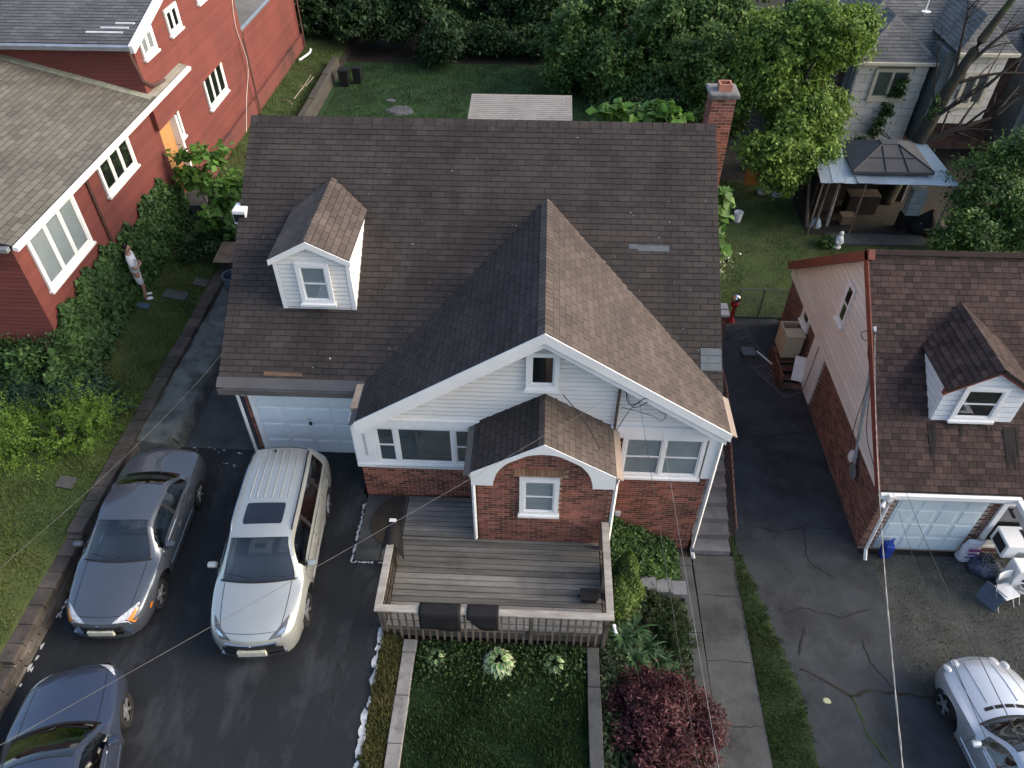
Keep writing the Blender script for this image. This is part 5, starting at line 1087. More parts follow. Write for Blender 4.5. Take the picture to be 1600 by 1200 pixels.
tree('shade_tree','mid green leafy tree right of the tan shed roof',(2.2,37,.2),[(1.4,34.6,1.7,1.5,1.4,1.8),(3.1,33.3,1.4,1.4,1.3,1.8),(2.8,36,3.4,1.9,1.5,1.6)],LF_MD,1000,46,.4,.19,**big)
tree('shade_tree','mid green tree filling the gap between the chimney and the sunlit tree',(7,31.5,-1.7),[(6.6,31,2.6,1.3,1.1,1.5),(7.4,30.6,1.0,1.1,1.0,1.3),(6.2,30.8,.6,1.0,1.0,1.2)],leafmat('fresh_leaf',(.12,.19,.04),(.06,.11,.028)),760,46,.34,.16,**big)
tree('shade_tree','tall tree with thick dark trunk behind the brick chimney',(6.6,35,-1.5),[(5.4,34,3.0,1.8,1.5,1.9),(7.3,34.3,3.6,1.6,1.5,1.7),(5.2,32.5,1.2,1.5,1.3,1.4)],LF_MD,1000,46,.4,.18,trunk=.4,group=G)
tree('maple_tree','large sunlit yellow green tree hanging over the neighbour yard',(9.6,31.5,-1.7),[(9.2,30,3.6,1.9,1.6,1.5),(11,30,4.0,1.5,1.3,1.1),(10.2,29,1.9,1.7,1.4,1.5),(9.4,27.3,.6,1.5,1.1,1.35),(8.0,30.2,2.6,1.1,1.1,1.3),(10.9,28.6,.9,1.0,.9,1.0)],LF_LT,2100,48,.34,.155,trunk=.32,group=G,droop=.5)
tree('shade_tree','shadowed understorey tree below the tall trees by the chimney',(4.3,31,-1),[(4.4,30.2,.6,1.5,1.2,1.4),(6,30.5,.3,1.4,1.2,1.3)],LF_DK,300,46,.4,.18,**big)
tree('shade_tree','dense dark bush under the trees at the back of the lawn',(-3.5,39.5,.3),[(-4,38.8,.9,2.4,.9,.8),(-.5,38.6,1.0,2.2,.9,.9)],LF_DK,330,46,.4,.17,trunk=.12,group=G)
b = MB()
# far wood: reads as one mass beyond the first row
P, O, C_ = cloud([(x, 49+3*math.sin(x*1.3), 2.2, 3.6, 2.2, 3.2) for x in np.arange(-24,14,4.5)], 900, 40, .7, .6); V, F, r = leaves(P, .34, .6, .3, O); arrobj('far_wood', V, F, LF_DK, rnd=r, base=(0,49,0), label='dark wood behind the back yard trees', cat='wood', kind='stuff')
tree('leafy_shrub','dark green bush crowding the right edge beside the gazebo',(16.2,25,-1.7),[(16.2,25.2,.4,1.6,1.3,1.5),(17.4,26,1.0,1.4,1.3,1.4),(15.6,23.6,-.4,1.3,1.0,1.0),(17.5,24,-.2,1.6,1.2,1.3)],LF_MD,560,46,.34,.14,trunk=.1,cat='bush')
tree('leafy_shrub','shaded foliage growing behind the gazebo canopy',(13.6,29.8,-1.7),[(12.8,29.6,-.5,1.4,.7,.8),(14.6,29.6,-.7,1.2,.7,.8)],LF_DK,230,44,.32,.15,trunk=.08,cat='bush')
tree('climbing_vine','leafy vine climbing beside the window of the pale stone house',(14.7,32.8,-1.5),[(14.8,32.75,-.4,.25,.12,.6),(15.05,32.75,.5,.22,.12,.6),(15.35,32.75,1.35,.24,.12,.45)],LF_IVY,60,40,.16,.12,trunk=.03,cat='vine',crown='foliage')
# catalpa leaves around the back right of the brick house
BIG = dict(up=.9, aspect=.75, droop=.3, shell=.3, trunk=.06, limbs=10)
tree('catalpa_sapling','bright large leaved sapling showing over the roof ridge near the chimney',(3.4,24.2,.2),[(2.7,24.1,3.55,1.0,.5,.45),(3.9,24.2,3.7,.8,.5,.5),(3.3,24.6,3.0,1.3,.6,.6)],LF_BR,110,7,.26,.34,cat='tree',**BIG)
tree('catalpa_sapling','bright large leaved sapling squeezed between the house and the neighbour lawn',(5.2,20.4,-1.7),[(5.0,20.2,2.4,.5,.6,.7),(5.1,20.6,1.2,.65,.6,.8),(5.1,19.8,3.0,.45,.5,.4)],LF_BR,90,8,.24,.32,cat='tree',**BIG)
tree('flowering_shrub','loose shrub with pale blossoms at the rear corner of the house',(5.8,21.6,-1.7),[(5.7,21.4,-.2,.7,.7,1.0),(6.1,22,-.8,.7,.6,.7)],leafmat('pale_leaf',(.16,.2,.09),(.07,.11,.04)),170,36,.2,.085,trunk=.04,cat='bush')
P, O, C_ = cloud([(5.8,21.5,-.2,.9,.9,1.1)],60,3,.1); V,F,r = leaves(P,.07,.9,.8,O); arrobj('blossom',V,F,mat('white_blossom',(.6,.62,.55),fine=0),[o for o in bpy.data.objects if o.name=='flowering_shrub'][0],rnd=r,kind='stuff')
# bare leaning tree with moss
dt = thing('bare_tree','leaning bare tree with mossy trunk in front of the stone house','tree',(14.2,28.4,-1.7)); b = MB()
tr = spline([(14.2,28.4,-1.7),(14.7,28.6,.5),(15.3,29,2.6),(16.0,29.4,4.4),(16.9,29.8,6.2)],6); b.tube(tr,[.36-.26*i/(len(tr)-1) for i in range(len(tr))],9); b.build('trunk',BARK_M,dt,smooth=True)
def limb(s, e, r, depth):
    b = MB(); s, e = Vector(s), Vector(e); mid = s.lerp(e,.5)+Vector((random.uniform(-.15,.15),random.uniform(-.15,.15),random.uniform(-.05,.25))); p = spline([s,mid,e],5); b.tube(p,[r*(1-.7*i/(len(p)-1)) for i in range(len(p))],5)
    L_ = (e-s).length
    for i in range(5 if depth else 0):
        q = p[random.randint(3,len(p)-1)]; d = (e-s).normalized()+Vector((random.uniform(-.8,.8),random.uniform(-.8,.8),random.uniform(-.3,.6))); ee = q+d.normalized()*L_*random.uniform(.3,.6); b.tube(spline([q,q.lerp(ee,.5)+Vector((0,0,.08)),ee],4),[r*.35*(1-.08*j) for j in range(9)],4)
        for k in range(2): q2 = q.lerp(ee,random.uniform(.4,.9)); b.tube([q2,q2+Vector((random.uniform(-.5,.5),random.uniform(-.4,.4),random.uniform(-.1,.5)))],[r*.16,.004],3)
    b.build('limb',BARK,dt,smooth=True)
for s,e,r in (((14.75,28.6,.7),(17.2,28.6,1.9),.17),((17.2,28.6,1.9),(19.2,28.8,4.2),.09),((15.0,28.8,1.7),(16.2,28.2,3.2),.12),((16.2,28.2,3.2),(17.6,28,5),.07),((15.4,29.0,2.8),(15.2,29.6,5.4),.08),((15.7,29.2,3.5),(17.6,29.6,5.2),.09),((15.0,28.8,1.8),(14.3,29.2,5.0),.045),((14.6,28.5,.2),(13.2,29.2,1.0),.04),((15.9,28.6,1.3),(17.4,27.9,.9),.05),((15.5,29,3),(18.3,29,3.4),.08)): limb(s,e,r,1)
P,O,C_ = cloud([(15.0,28.8,1.6,.25,.2,1.2)],40,30,.12); V,F,r = leaves(P,.09,.7,.4,O); arrobj('moss_leaves',V,F,LF_IVY,dt,rnd=r,kind='stuff')
# ---- left side: ivy on the red house, shrubs
iv = thing('ivy','dense ivy covering the lower wall of the red house','ivy',(-11.6,17.3,.9)); n = 15000
y = rng.uniform(12.6,21.6,n); top = np.interp(y,[12.6,13.4,14.3,15.6,16.8,18.5,19.7,20.6,21.6],[1.7,2.35,2.75,2.9,2.85,2.65,2.95,2.75,2.0])+.12*np.sin(y*5)+.08*np.sin(y*13); z = .8+(top-.8)*rng.random(n)**.85; thick = .12+.75*np.clip((1.9-z)/1.1,0,1)**1.3*np.interp(y,[12.6,16,17,21.6],[.9,.3,.3,.45]); x = -11.8+thick*rng.random(n)**.5+.05*np.sin(y*7)*np.cos(z*6)
V,F,r = leaves(np.stack([x,y,z],1),.12,.85,.25,np.tile([[1.0,0,.3]],(n,1)),.4); arrobj('foliage',V,F,LF_IVY,iv,rnd=r)
b = MB()
for k in range(14): yy = 13+k*.6; b.tube(spline([(-11.74,yy,.8),(-11.76,yy+random.uniform(-.3,.3),1.6),(-11.78,yy+random.uniform(-.4,.4),2.5)],4),.015,4)
b.build('stem',BARK,iv,kind='stuff')
tree('ivy_mound','leafy ivy mound at the front corner of the red house',(-12.4,13.4,.9),[(-12.3,13.2,1.6,.7,.6,.8),(-13.3,13.6,1.5,1.0,.6,.9),(-11.6,13.0,1.3,.6,.5,.5)],LF_IVY,260,46,.24,.11,trunk=.04,cat='bush')
tree('dark_shrub','dark feathery shrub on the lawn between the ivy and the bright yew',(-11.5,13,.8),[(-11.3,12.9,1.2,.9,.7,.6),(-12.4,12.6,1.2,.9,.8,.6),(-10.75,12.9,.95,.45,.5,.4)],leafmat('bluegreen_leaf',(.035,.08,.045),(.02,.045,.025)),260,46,.22,.1,trunk=.04,cat='bush',aspect=.35)
def shoots(parent, lobes, n, m, per=26, ln=.34, size=.075, name='foliage'):
    P, O, C_ = cloud(lobes, n, 1, .05, .72, .05); d = O*.8+rng.normal(size=P.shape)*.35+np.array([0,0,.35]); d /= np.linalg.norm(d,axis=1,keepdims=True); s = np.tile(np.linspace(0,1,per),n)[:,None]; base = np.repeat(P,per,0); D_ = np.repeat(d,per,0); L_ = np.repeat(rng.uniform(.6,1.3,n),per)[:,None]*ln
    Q = base+D_*s*L_+np.array([0,0,-.12])*s*s*L_; side_ = np.cross(D_,rng.normal(size=D_.shape)); side_ /= np.linalg.norm(side_,axis=1,keepdims=True); T = D_*.5+side_*np.where(rng.random(len(Q))<.5,-1,1)[:,None]; T /= np.linalg.norm(T,axis=1,keepdims=True); B_ = np.cross(T,D_); B_ /= np.linalg.norm(B_,axis=1,keepdims=True)+1e-9; W_ = np.cross(T,B_)
    sz = size*rng.uniform(.7,1.2,len(Q))[:,None]*(1.1-.6*s); V = np.stack([Q,Q+T*sz*.5+W_*sz*.16,Q+T*sz,Q+T*sz*.5-W_*sz*.16],1).reshape(-1,3); F = np.arange(len(V)).reshape(-1,4); arrobj(name,V,F,m,parent,rnd=np.repeat(rng.random(n),per)*.5+.25+rng.random(len(Q))*.25)
bf = thing('bed_foliage','low dark leafy filler plants around the red maple in the planting bed','plants',(2.5,6.5,-.9)); n = 9000; x = rng.uniform(1.46,3.58,n); y = rng.uniform(3.9,9.3,n); z = np.array([H(a,c) for a,c in zip(x,y)])+.05+.16*rng.random(n)*(1+np.sin(x*6)*np.sin(y*5)); V,F,r = leaves(np.stack([x,y,z],1),.1,.5,.8); arrobj('foliage',V,F,leafmat('bed_dark_leaf',(.04,.075,.025),(.018,.035,.014),.6),bf,rnd=r,kind='stuff')
yw = thing('yew_bush','big bright green spiky yew bush on the left lawn by the retaining wall','bush',(-11.6,11.7,.8)); shoots(yw,[(-11.4,11.5,.85,1.15,1.05,.75),(-12.6,11.5,.85,1.1,1.1,.7),(-10.9,12.0,.8,.7,.8,.6)],760,LF_YEW,34,.6,.1)
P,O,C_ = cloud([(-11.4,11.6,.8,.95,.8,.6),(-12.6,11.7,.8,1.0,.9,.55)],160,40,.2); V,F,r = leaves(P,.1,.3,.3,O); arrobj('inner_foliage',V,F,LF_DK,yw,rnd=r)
b = MB()
for k in range(5): b.tube([(-11.6+.2*k,11.7,.6),(-11.9+.35*k,11.6,1.3)],.03,5)
b.build('stem',BARK,yw,kind='stuff')
tree('broadleaf_sapling','leafy sapling with broad leaves beside the side door of the red house',(-10.5,21,.8),[(-10.7,21.5,3.0,.75,.6,.55),(-10.1,20.9,2.3,.65,.6,.7),(-10.0,20.3,1.6,.7,.6,.6),(-11.3,21.3,2.4,.4,.4,.25)],LF_BR,150,12,.24,.22,trunk=.05,cat='tree',up=.7,aspect=.65,droop=.3)
tree('dark_shrub','shaded shrub under the sapling by the house wall',(-10.3,19.6,.8),[(-10.5,19.7,1.0,.7,.8,.4),(-9.9,20.6,1.0,.5,.8,.5)],LF_DK,120,44,.22,.1,trunk=.03,cat='bush')
# ---- front bed
tree('groundcover_bed','glossy green ground cover against the brick wall by the side stairs','',(0,0,0)) if False else None
gc = thing('ground_cover','glossy green ground cover in the bed against the brick wall','plants',(2.6,10.2,-.9)); n = 5200; x = rng.uniform(1.72,3.55,n); y = rng.uniform(9.62,10.85,n); z = np.array([H(a,c) for a,c in zip(x,y)])+.12+.2*rng.random(n)+.07*np.sin(x*9)*np.sin(y*8); V,F,r = leaves(np.stack([x,y,z],1),.075,.8,.9); arrobj('foliage',V,F,leafmat('periwinkle_leaf',(.07,.14,.03),(.03,.07,.02),.6),gc,rnd=r,kind='stuff')
th = thing('thuja_shrub','narrow golden green conical evergreen beside the right deck railing','shrub',(2.0,8.85,-.6)); n = 9000; tt = rng.random(n)**.7; a = rng.uniform(0,6.283,n); rr = .46*(1-tt)**.75*(1+.12*np.sin(a*5+tt*9))*rng.uniform(.75,1.05,n)+.02; Q = np.stack([2.02+rr*np.cos(a),8.85+rr*np.sin(a),-.65+1.75*tt],1); V,F,r = leaves(Q,.085,.4,.1,np.stack([np.cos(a),np.sin(a),0*a+.6],1),-1.2); arrobj('foliage',V,F,LF_THU,th,rnd=r)
n = 5000; tt = rng.random(n)**.7; a = rng.uniform(0,6.283,n); rr = .42*(1-tt)**.6*rng.uniform(.75,1.05,n)+.02; Q = np.stack([1.82+rr*np.cos(a),8.55+rr*np.sin(a),-.65+1.2*tt],1); V,F,r = leaves(Q,.085,.4,.1,np.stack([np.cos(a),np.sin(a),0*a+.6],1),-1.2); arrobj('lower_foliage',V,F,LF_THU,th,rnd=r); b = MB(); b.tube([(2.02,8.85,-.8),(2.02,8.85,.8)],[.05,.01],6); b.build('trunk',BARK,th)
def straps(t, spots, m, n=26, ln=.5, wd=.045, name='leaf_tuft', droop=.55):
    for (x,y,z,s) in spots:
        V = []; F = []
        for k in range(n):
            a = random.uniform(0,6.283); el = random.uniform(.5,1.3); l = ln*s*random.uniform(.7,1.15); d = Vector((math.cos(a),math.sin(a),0)); sd_ = Vector((-d.y,d.x,0)); pr = [Vector((x,y,z))+d*(.06*s*random.random())]
            for q in range(1,6): f = q/5; pr.append(pr[0]+d*l*f*math.cos(el)*1.1+Vector((0,0,l*f*math.sin(el)-l*droop*f*f)))
            k0 = len(V)
            for q,p in enumerate(pr): w = wd*s*(1-.0*q)*[.5,1,1,.85,.55,.08][q]; V += [p-sd_*w*.5,p+sd_*w*.5]
            F += [(k0+2*q,k0+2*q+1,k0+2*q+3,k0+2*q+2) for q in range(5)]
        b = MB(); b.add(V,F); b.r = [random.random()]*len(F); b.build(name,m,t,smooth=True)
STRAP = leafmat('strappy_leaf',(.07,.15,.06),(.035,.08,.03),.35)
ll_ = thing('lily_clump','strappy green lily plants between the thuja and the red maple','plants',(2.4,7.9,-.9)); straps(ll_,[(2.25,8.15,-.75,1.0),(2.0,7.85,-.6,1.0),(2.45,7.75,-.85,1.05),(2.75,7.55,-1.0,1.0),(2.2,7.45,-.75,.9),(3.0,7.35,-1.15,.85)],STRAP,40)
ll2 = thing('lily_clump','strappy green plants below the red maple at the bottom of the bed','plants',(1.9,5.2,-.6)); straps(ll2,[(1.75,5.6,-.55,1.0),(2.0,5.2,-.7,1.1),(1.8,4.8,-.6,1.0),(2.4,4.9,-.9,1.0)],leafmat('dark_strappy_leaf',(.04,.1,.03),(.02,.05,.018),.35),40)
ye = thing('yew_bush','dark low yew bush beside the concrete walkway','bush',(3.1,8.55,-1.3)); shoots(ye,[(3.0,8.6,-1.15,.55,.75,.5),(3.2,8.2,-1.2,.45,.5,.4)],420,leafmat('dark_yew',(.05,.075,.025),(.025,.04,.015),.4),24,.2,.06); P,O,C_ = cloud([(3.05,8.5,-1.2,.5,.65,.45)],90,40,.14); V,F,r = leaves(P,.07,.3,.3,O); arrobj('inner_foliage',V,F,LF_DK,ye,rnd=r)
tree('red_maple','domed dark red laceleaf maple in the front bed','',(0,0,0)) if False else None
tree('red_maple','domed dark red laceleaf maple in the planting bed by the walkway',(2.65,6.2,-1.0),[(2.2,6.4,-.45,.75,.75,.5),(2.95,6.5,-.5,.7,.75,.5),(3.05,5.7,-.65,.7,.75,.5),(2.45,5.7,-.55,.7,.7,.5),(2.6,6.1,-.2,.7,.7,.35)],LF_RED,620,60,.17,.085,trunk=.06,cat='tree',aspect=.3,droop=.6,shell=.75,low=-.3)
VAR = mat('variegated_leaf',(.1,.22,.05),(.06,.14,.035),6,.5,rnd=.3,fine=0); EDGE = mat('cream_leaf_edge',(.42,.47,.27),(.32,.38,.2),6,.5,fine=0)
def hosta(x, y, z, s, label, n):
    t = thing('hosta',label,'plant',(x,y,z),'hostas along the deck front')
    for k in range(n):
        a = k*2.399; rr = .05+.2*s*math.sqrt(k/n); d = Vector((math.cos(a),math.sin(a),0)); sd_ = Vector((-d.y,d.x,0)); l = .24*s*random.uniform(.8,1.1); w = .12*s; h0 = z+.26*s*(1-.75*math.sqrt(k/n))*random.uniform(.8,1.15); a += random.uniform(-.3,.3); p0 = Vector((x,y,0))+d*rr*.6; V = []; ws = [.1,.75,1,.8,.4,.02]
        for sc, lift in ((1,0),(.62,.004)):
            for q in range(6): f = q/5; p = p0+d*(l*(f if sc == 1 else .06+f*.82)); zz = h0+.1*s*f-.22*s*f*f; V += [Vector((p.x,p.y,zz+lift))-sd_*w*.5*ws[q]*sc+Vector((0,0,.02*s)),Vector((p.x,p.y,zz+lift)),Vector((p.x,p.y,zz+lift))+sd_*w*.5*ws[q]*sc+Vector((0,0,.02*s))]
        fs = [(3*q+i,3*q+i+1,3*q+i+4,3*q+i+3) for q in range(5) for i in (0,1)]
        b = MB(); b.add(V[:18],fs); b.build('leaf',EDGE,t,smooth=True); b = MB(); b.add(V[18:],fs); b.build('leaf_centre',VAR,t,smooth=True)
hosta(-.56,7.02,-.3,1.05,'large white edged hosta in front of the deck, the middle one',34); hosta(-1.82,7.08,-.3,.62,'small white edged hosta in front of the deck near the left kerb',13); hosta(.55,7.05,-.3,.68,'small white edged hosta in front of the deck near the right kerb',14)
# ---- grass blades
def grass(name, label, x0, x1, y0, y1, n, h, m, zf=H, shape=None, lean=.5):
    x = rng.uniform(x0,x1,n); y = rng.uniform(y0,y1,n)
    if shape is not None: k = shape(x,y); x, y = x[k], y[k]
    n = len(x); z = np.array([zf(a,c) for a,c in zip(x,y)]); a = rng.uniform(0,6.283,n); hh = h*rng.uniform(.5,1.3,n)*(1+.45*np.sin(x*3.1+1.7*np.sin(y*2.3))*np.sin(y*2.7)); w = .011+.006*rng.random(n); dx_, dy_ = np.cos(a), np.sin(a); l = lean*hh*rng.random(n)
    P = np.stack([x,y,z-.02],1); V = np.stack([P+np.stack([-dy_*w,dx_*w,0*x],1),P+np.stack([dy_*w,-dx_*w,0*x],1),P+np.stack([dx_*l,dy_*l,hh+.02],1)],1).reshape(-1,3); return arrobj(name,V,np.arange(3*n).reshape(n,3),m,rnd=rng.random(n),label=label,cat='grass',kind='stuff')
GR_D = mat('dark_grass_blade',(.066,.115,.036),(.03,.06,.02),1.1,.7,rnd=.5,fine=0,trans=.2); GR_M = mat('lawn_grass_blade',(.1,.14,.034),(.055,.095,.025),.6,.7,rnd=.45,fine=0,trans=.2,stain=(.11,.1,.04),sscale=.45,samt=.6); GR_Y = mat('dry_grass_blade',(.12,.115,.045),(.07,.085,.03),1.2,.7,rnd=.45,fine=0,trans=.2); GR_B = mat('lush_grass_blade',(.07,.13,.025),(.04,.08,.02),.8,.7,rnd=.4,fine=0,trans=.2)
grass('lawn_grass','dark green lawn grass between the concrete kerbs',-2.25,1.17,3.8,7.4,52000,.075,GR_D)
grass('weeds','pale weedy growth along the foot of the deck',-2.2,1.15,6.5,7.42,4200,.12,GR_B,shape=lambda x,y: rng.random(len(x)) < .25+.75*(y-6.5))
n = 1700; x = rng.uniform(-2.2,1.15,n); y = 7.42-np.abs(rng.normal(size=n))*.42; V,F,r = leaves(np.stack([x,y,-.27+.14*rng.random(n)],1),.06,.6,.8); arrobj('weed_leaves',V,F,leafmat('weed_leaf',(.06,.1,.03),(.025,.05,.018),.5),rnd=r,label='small leafy weeds at the foot of the deck',cat='weeds',kind='stuff')
grass('verge_grass','dry tufted grass strip between the driveway and the kerb',-2.93,-2.54,3.6,7.5,9000,.1,GR_Y)
grass('verge_grass','lush grass strip between the walkway and the neighbour driveway',4.95,6.3,4.6,11.3,42000,.05,mat('strip_grass_blade',(.085,.135,.035),(.05,.085,.024),1.6,.7,rnd=.5,fine=0,trans=.2,stain=(.12,.11,.045),sscale=.9,samt=.6),shape=lambda x,y: x < np.interp(y,[e[0] for e in edge],[e[2] for e in edge])+.05*np.sin(y*9)+.04*np.sin(y*23)+.05*rng.normal(size=len(x)))
grass('lawn_grass','patchy green and brown lawn grass left of the retaining wall',-14,-10.05,5,19.5,90000,.06,GR_M)
grass('yard_grass','short yellowish grass along the rear wall of the red house',-11.8,-10.1,23,38,14000,.08,GR_M)
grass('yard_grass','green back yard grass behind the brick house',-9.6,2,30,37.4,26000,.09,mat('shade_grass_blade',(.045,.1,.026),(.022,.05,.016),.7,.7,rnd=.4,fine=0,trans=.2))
grass('yard_grass','green lawn grass in the neighbour back yard by the gazebo',5.3,16,20.4,30,45000,.07,GR_M,shape=lambda x,y: (y < 25)|(x < 10.3))
grass('gravel_weeds','sparse weeds growing through the gravel',8.3,13.5,7.4,10.9,2200,.05,GR_M)
# gravel stones
n = 5200; x = rng.uniform(8.3,13,n); y = rng.uniform(7.35,10.9,n); s = rng.uniform(.006,.016,n)*np.where(rng.random(n)<.06,1.8,1); tet = np.array([[1,0,0],[-.5,.87,0],[-.5,-.87,0],[0,0,1.1]]); V = (np.stack([x,y,0*x-1.695],1)[:,None,:]+tet[None]*s[:,None,None]).reshape(-1,3); F = (np.arange(n)[:,None,None]*4+np.array([[0,1,3],[1,2,3],[2,0,3]])[None]).reshape(-1,3)
arrobj('gravel_stones',V,F,mat('pale_gravel',(.16,.165,.155),(.09,.092,.088),9,.9,rnd=.5,fine=0),rnd=np.repeat(rng.random(n),3),label='loose grey gravel in front of the neighbour garage',cat='gravel',kind='stuff')
# ---------------------------------------------------------------- back yard shed, stones, timber wall
sd_ = thing('garden_shed','shed with flat tan shingle roof behind the brick house','shed',(-.8,26,.3))
b = MB(); b.box(-2.45,.85,25.1,26.9,.2,2.75); b.build('wall',SIDING,sd_)
tf = Fr((-2.65,24.9,2.9),(1,0,0),(0,1,.08)); b = MB(); b.fbox(tf,0,3.65,0,2.15,-.1,-.002); sr = b.build('roof',mat('tan_roof_edge',(.3,.25,.2),rough=.9),sd_)
lay(sr, mat('tan_shingle',(.3,.28,.255),(.25,.235,.215),1.5,.9,rnd=.06), tf, [(0,.02),(3.65,.02),(3.65,2.13),(0,2.13)], .3,.14,.008,.012,.009); finish(sd_,'shingle','shingle_field',120,minpx=6)
b = MB(); b.fbox(tf,.1,3.0,.06,.1,.012,.03); b.build('flashing',TRIM,sd_)
tw = thing('timber_edging','weathered timber beam edging between the side strip and the back lawn','timber',(-10,32,.3))
for k,(y0,y1) in enumerate(((28,31.4),(31.42,34),(34.02,36.2))): b = MB(); b.box(-10.18,-9.86,y0,y1,.25,.98+.02*k); b.build('beam',mat('grey_timber',(.09,.085,.07),(.055,.05,.042),3,.95,stretch=(4,.5,4),bump=.5),tw,bevel=.02)
def rock(name,label,x,y,z,r,h,m,cat='rock',group=None):
    b = MB(); n = 11; b.add([(x+r*math.cos(6.283*k/n)*q,y+r*.8*math.sin(6.283*k/n)*q,z) for k in range(n) for q in [random.uniform(.8,1.15)]]+[(x+r*.85*math.cos(6.283*k/n),y+r*.68*math.sin(6.283*k/n),z+h*random.uniform(.8,1)) for k in range(n)],[(k,(k+1)%n,n+(k+1)%n,n+k) for k in range(n)]+[tuple(n+k for k in range(n))]); return b.build(name,m,label=label,cat=cat,group=group,smooth=30)
SLATE = mat('slate_stone',(.12,.125,.13),(.08,.083,.088),2,.85,bump=.4)
rock('flat_stone','large flat grey stone lying in the back lawn',-6.3,31.9,.3,.62,.07,SLATE); rock('flat_stone','small flat grey stone behind the large one in the back lawn',-6.9,32.9,.3,.22,.06,SLATE)
for k,(x,y,s,lab) in enumerate(((-9.3,34.6,.45,'dark lidded bin at the edge of the back lawn'),(-8.75,34.9,.38,'dark bin beside a shrub at the back of the lawn'))):
    t = thing('garden_bin',lab,'bin',(x,y,.3)); b = MB(); b.prism([(x-s*.4,y-s*.4,.3),(x+s*.4,y-s*.4,.3),(x+s*.4,y+s*.4,.3),(x-s*.4,y+s*.4,.3)],[(x-s*.5,y-s*.5,1.0),(x+s*.5,y-s*.5,1.0),(x+s*.5,y+s*.5,1.0),(x-s*.5,y+s*.5,1.0)]); b.build('body',BLACK,t); b = MB(); b.box(x-s*.55,x+s*.55,y-s*.55,y+s*.55,1.005,1.05); b.build('lid',BLACK,t,bevel=.01)
b = MB()
for s,e in (((-10.7,31.2,1.03),(-10.4,33.2,1.3)),((-10.5,32,1.1),(-11.0,32.6,1.15)),((-10.6,30.6,1.05),(-11.3,30.9,1.1)),((-10.5,32.4,1.1),(-10.2,32.9,1.35))): b.tube(spline([s,Vector(s).lerp(Vector(e),.5)+Vector((.1,0,.08)),e],4),[.03-.002*i for i in range(9)],5)
b.build('fallen_branch',mat('pale_dead_wood',(.28,.24,.18),rough=.9),label='pale dead branch lying on the grass strip by the red house',cat='branch')
b = MB(); b.tube(spline([(-11.6,35.6,1.05),(-11.3,36.4,1.1),(-11.35,36.9,1.12)],4),.05,6); b.build('white_pipe',TRIM,label='white pipe elbow on the grass at the far end of the red house',cat='pipe')
# ---------------------------------------------------------------- left side: barrel, board, pavers, person
bl = thing('rain_barrel','blue grey open barrel beside the side path of the brick house','barrel',(-9.05,17.9,.1)); b = MB(); b.lathe((-9.05,17.9,0),[(.24,.45),(.29,.8),(.3,1.2),(.31,1.28),(.27,1.28),(.26,1.0)],22,cap=False); b.build('body',mat('bluegrey_plastic',(.09,.12,.16),rough=.5),bl,smooth=40); b = MB(); b.lathe((-9.05,17.9,0),[(.25,.98),(.25,1.0)],20); b.build('water',mat('dark_water',(.02,.03,.025),rough=.1,fine=0),bl)
b = MB(); M_ = Fr((-9.95,18.7,1.12),(1,0,.02),(0,1,.1)); b.fbox(M_,0,1.3,0,1.0,0,.025); b.build('plywood_sheet',mat('mottled_plywood',(.27,.2,.14),(.15,.1,.075),2.5,.85,stain=(.09,.05,.035),sscale=1.5,samt=.8),label='stained plywood sheet lying over the side path behind the barrel',cat='plywood')
for x,y,w,d,m,lab in ((-11.6,16.75,.75,.22,mat('blue_board',(.06,.1,.15),(.04,.07,.1),3,.7),'narrow blue board lying on the grass by the ivy'),(-10.75,17.5,.62,.4,CONC,'dark paving slab in the grass in front of the person'),(-10.3,18.3,.4,.35,CONC,'square paving slab near the retaining wall top'),(-10.62,10.4,.34,.32,CONC,'small dark square cover set in the left lawn')):
    b = MB(); z = H(x,y); b.hexa([(x-w/2,y-d/2,H(x-w/2,y)),(x+w/2,y-d/2,H(x+w/2,y)),(x+w/2,y+d/2,H(x+w/2,y)),(x-w/2,y+d/2,H(x-w/2,y)),(x-w/2,y-d/2,H(x-w/2,y)+.045),(x+w/2,y-d/2,H(x+w/2,y)+.045),(x+w/2,y+d/2,H(x+w/2,y)+.045),(x-w/2,y+d/2,H(x-w/2,y)+.045)]); b.build('lawn_slab',m,label=lab,cat='slab')
fb = thing('garden_stand','small white wooden frame standing near the rear corner of the brick house','frame',(-9.3,22.2,.3)); b = MB(); ring(b,Fr((-9.6,22.2,1.2),(1,0,0),(0,.3,1)),0,.5,0,.6,.07,0,.05); b.build('frame',TRIM,fb); b = MB(); b.box(-9.58,-9.53,22.2,22.25,.2,1.2); b.build('post',TRIM,fb)
# person
SKIN = mat('skin',(.42,.24,.17),(.36,.2,.14),5,.55,fine=.03); SHIRT = mat('white_tshirt',(.75,.75,.76),rough=.85,fine=.04); SHORTS = mat('pale_shorts',(.62,.63,.66),rough=.85,fine=.04); HAIR = mat('black_hair',(.012,.01,.01),rough=.5,fine=.1)
def skin(name, J, E, m, parent, sub=2, root=0):
    me = bpy.data.meshes.new(name); me.from_pydata([j[:3] for j in J],E,[]); me.materials.append(m); o = bpy.data.objects.new(name,me); link(o,parent); md = o.modifiers.new('skin','SKIN'); md.use_smooth_shade = True
    for i,v in enumerate(me.skin_vertices[0].data): r = J[i][3]; v.radius = (r,J[i][4] if len(J[i]) > 4 else r); v.use_root = i == root
    s = o.modifiers.new('sub','SUBSURF'); s.levels = sub; s.render_levels = sub; return o
pe = thing('person','person in white t-shirt and pale shorts with black hair standing by the ivy','person',(-11.45,17.15,.9),rz=R_(118))
pe.scale = (1.06,1.06,1.03)   # local: facing -Y ; x right
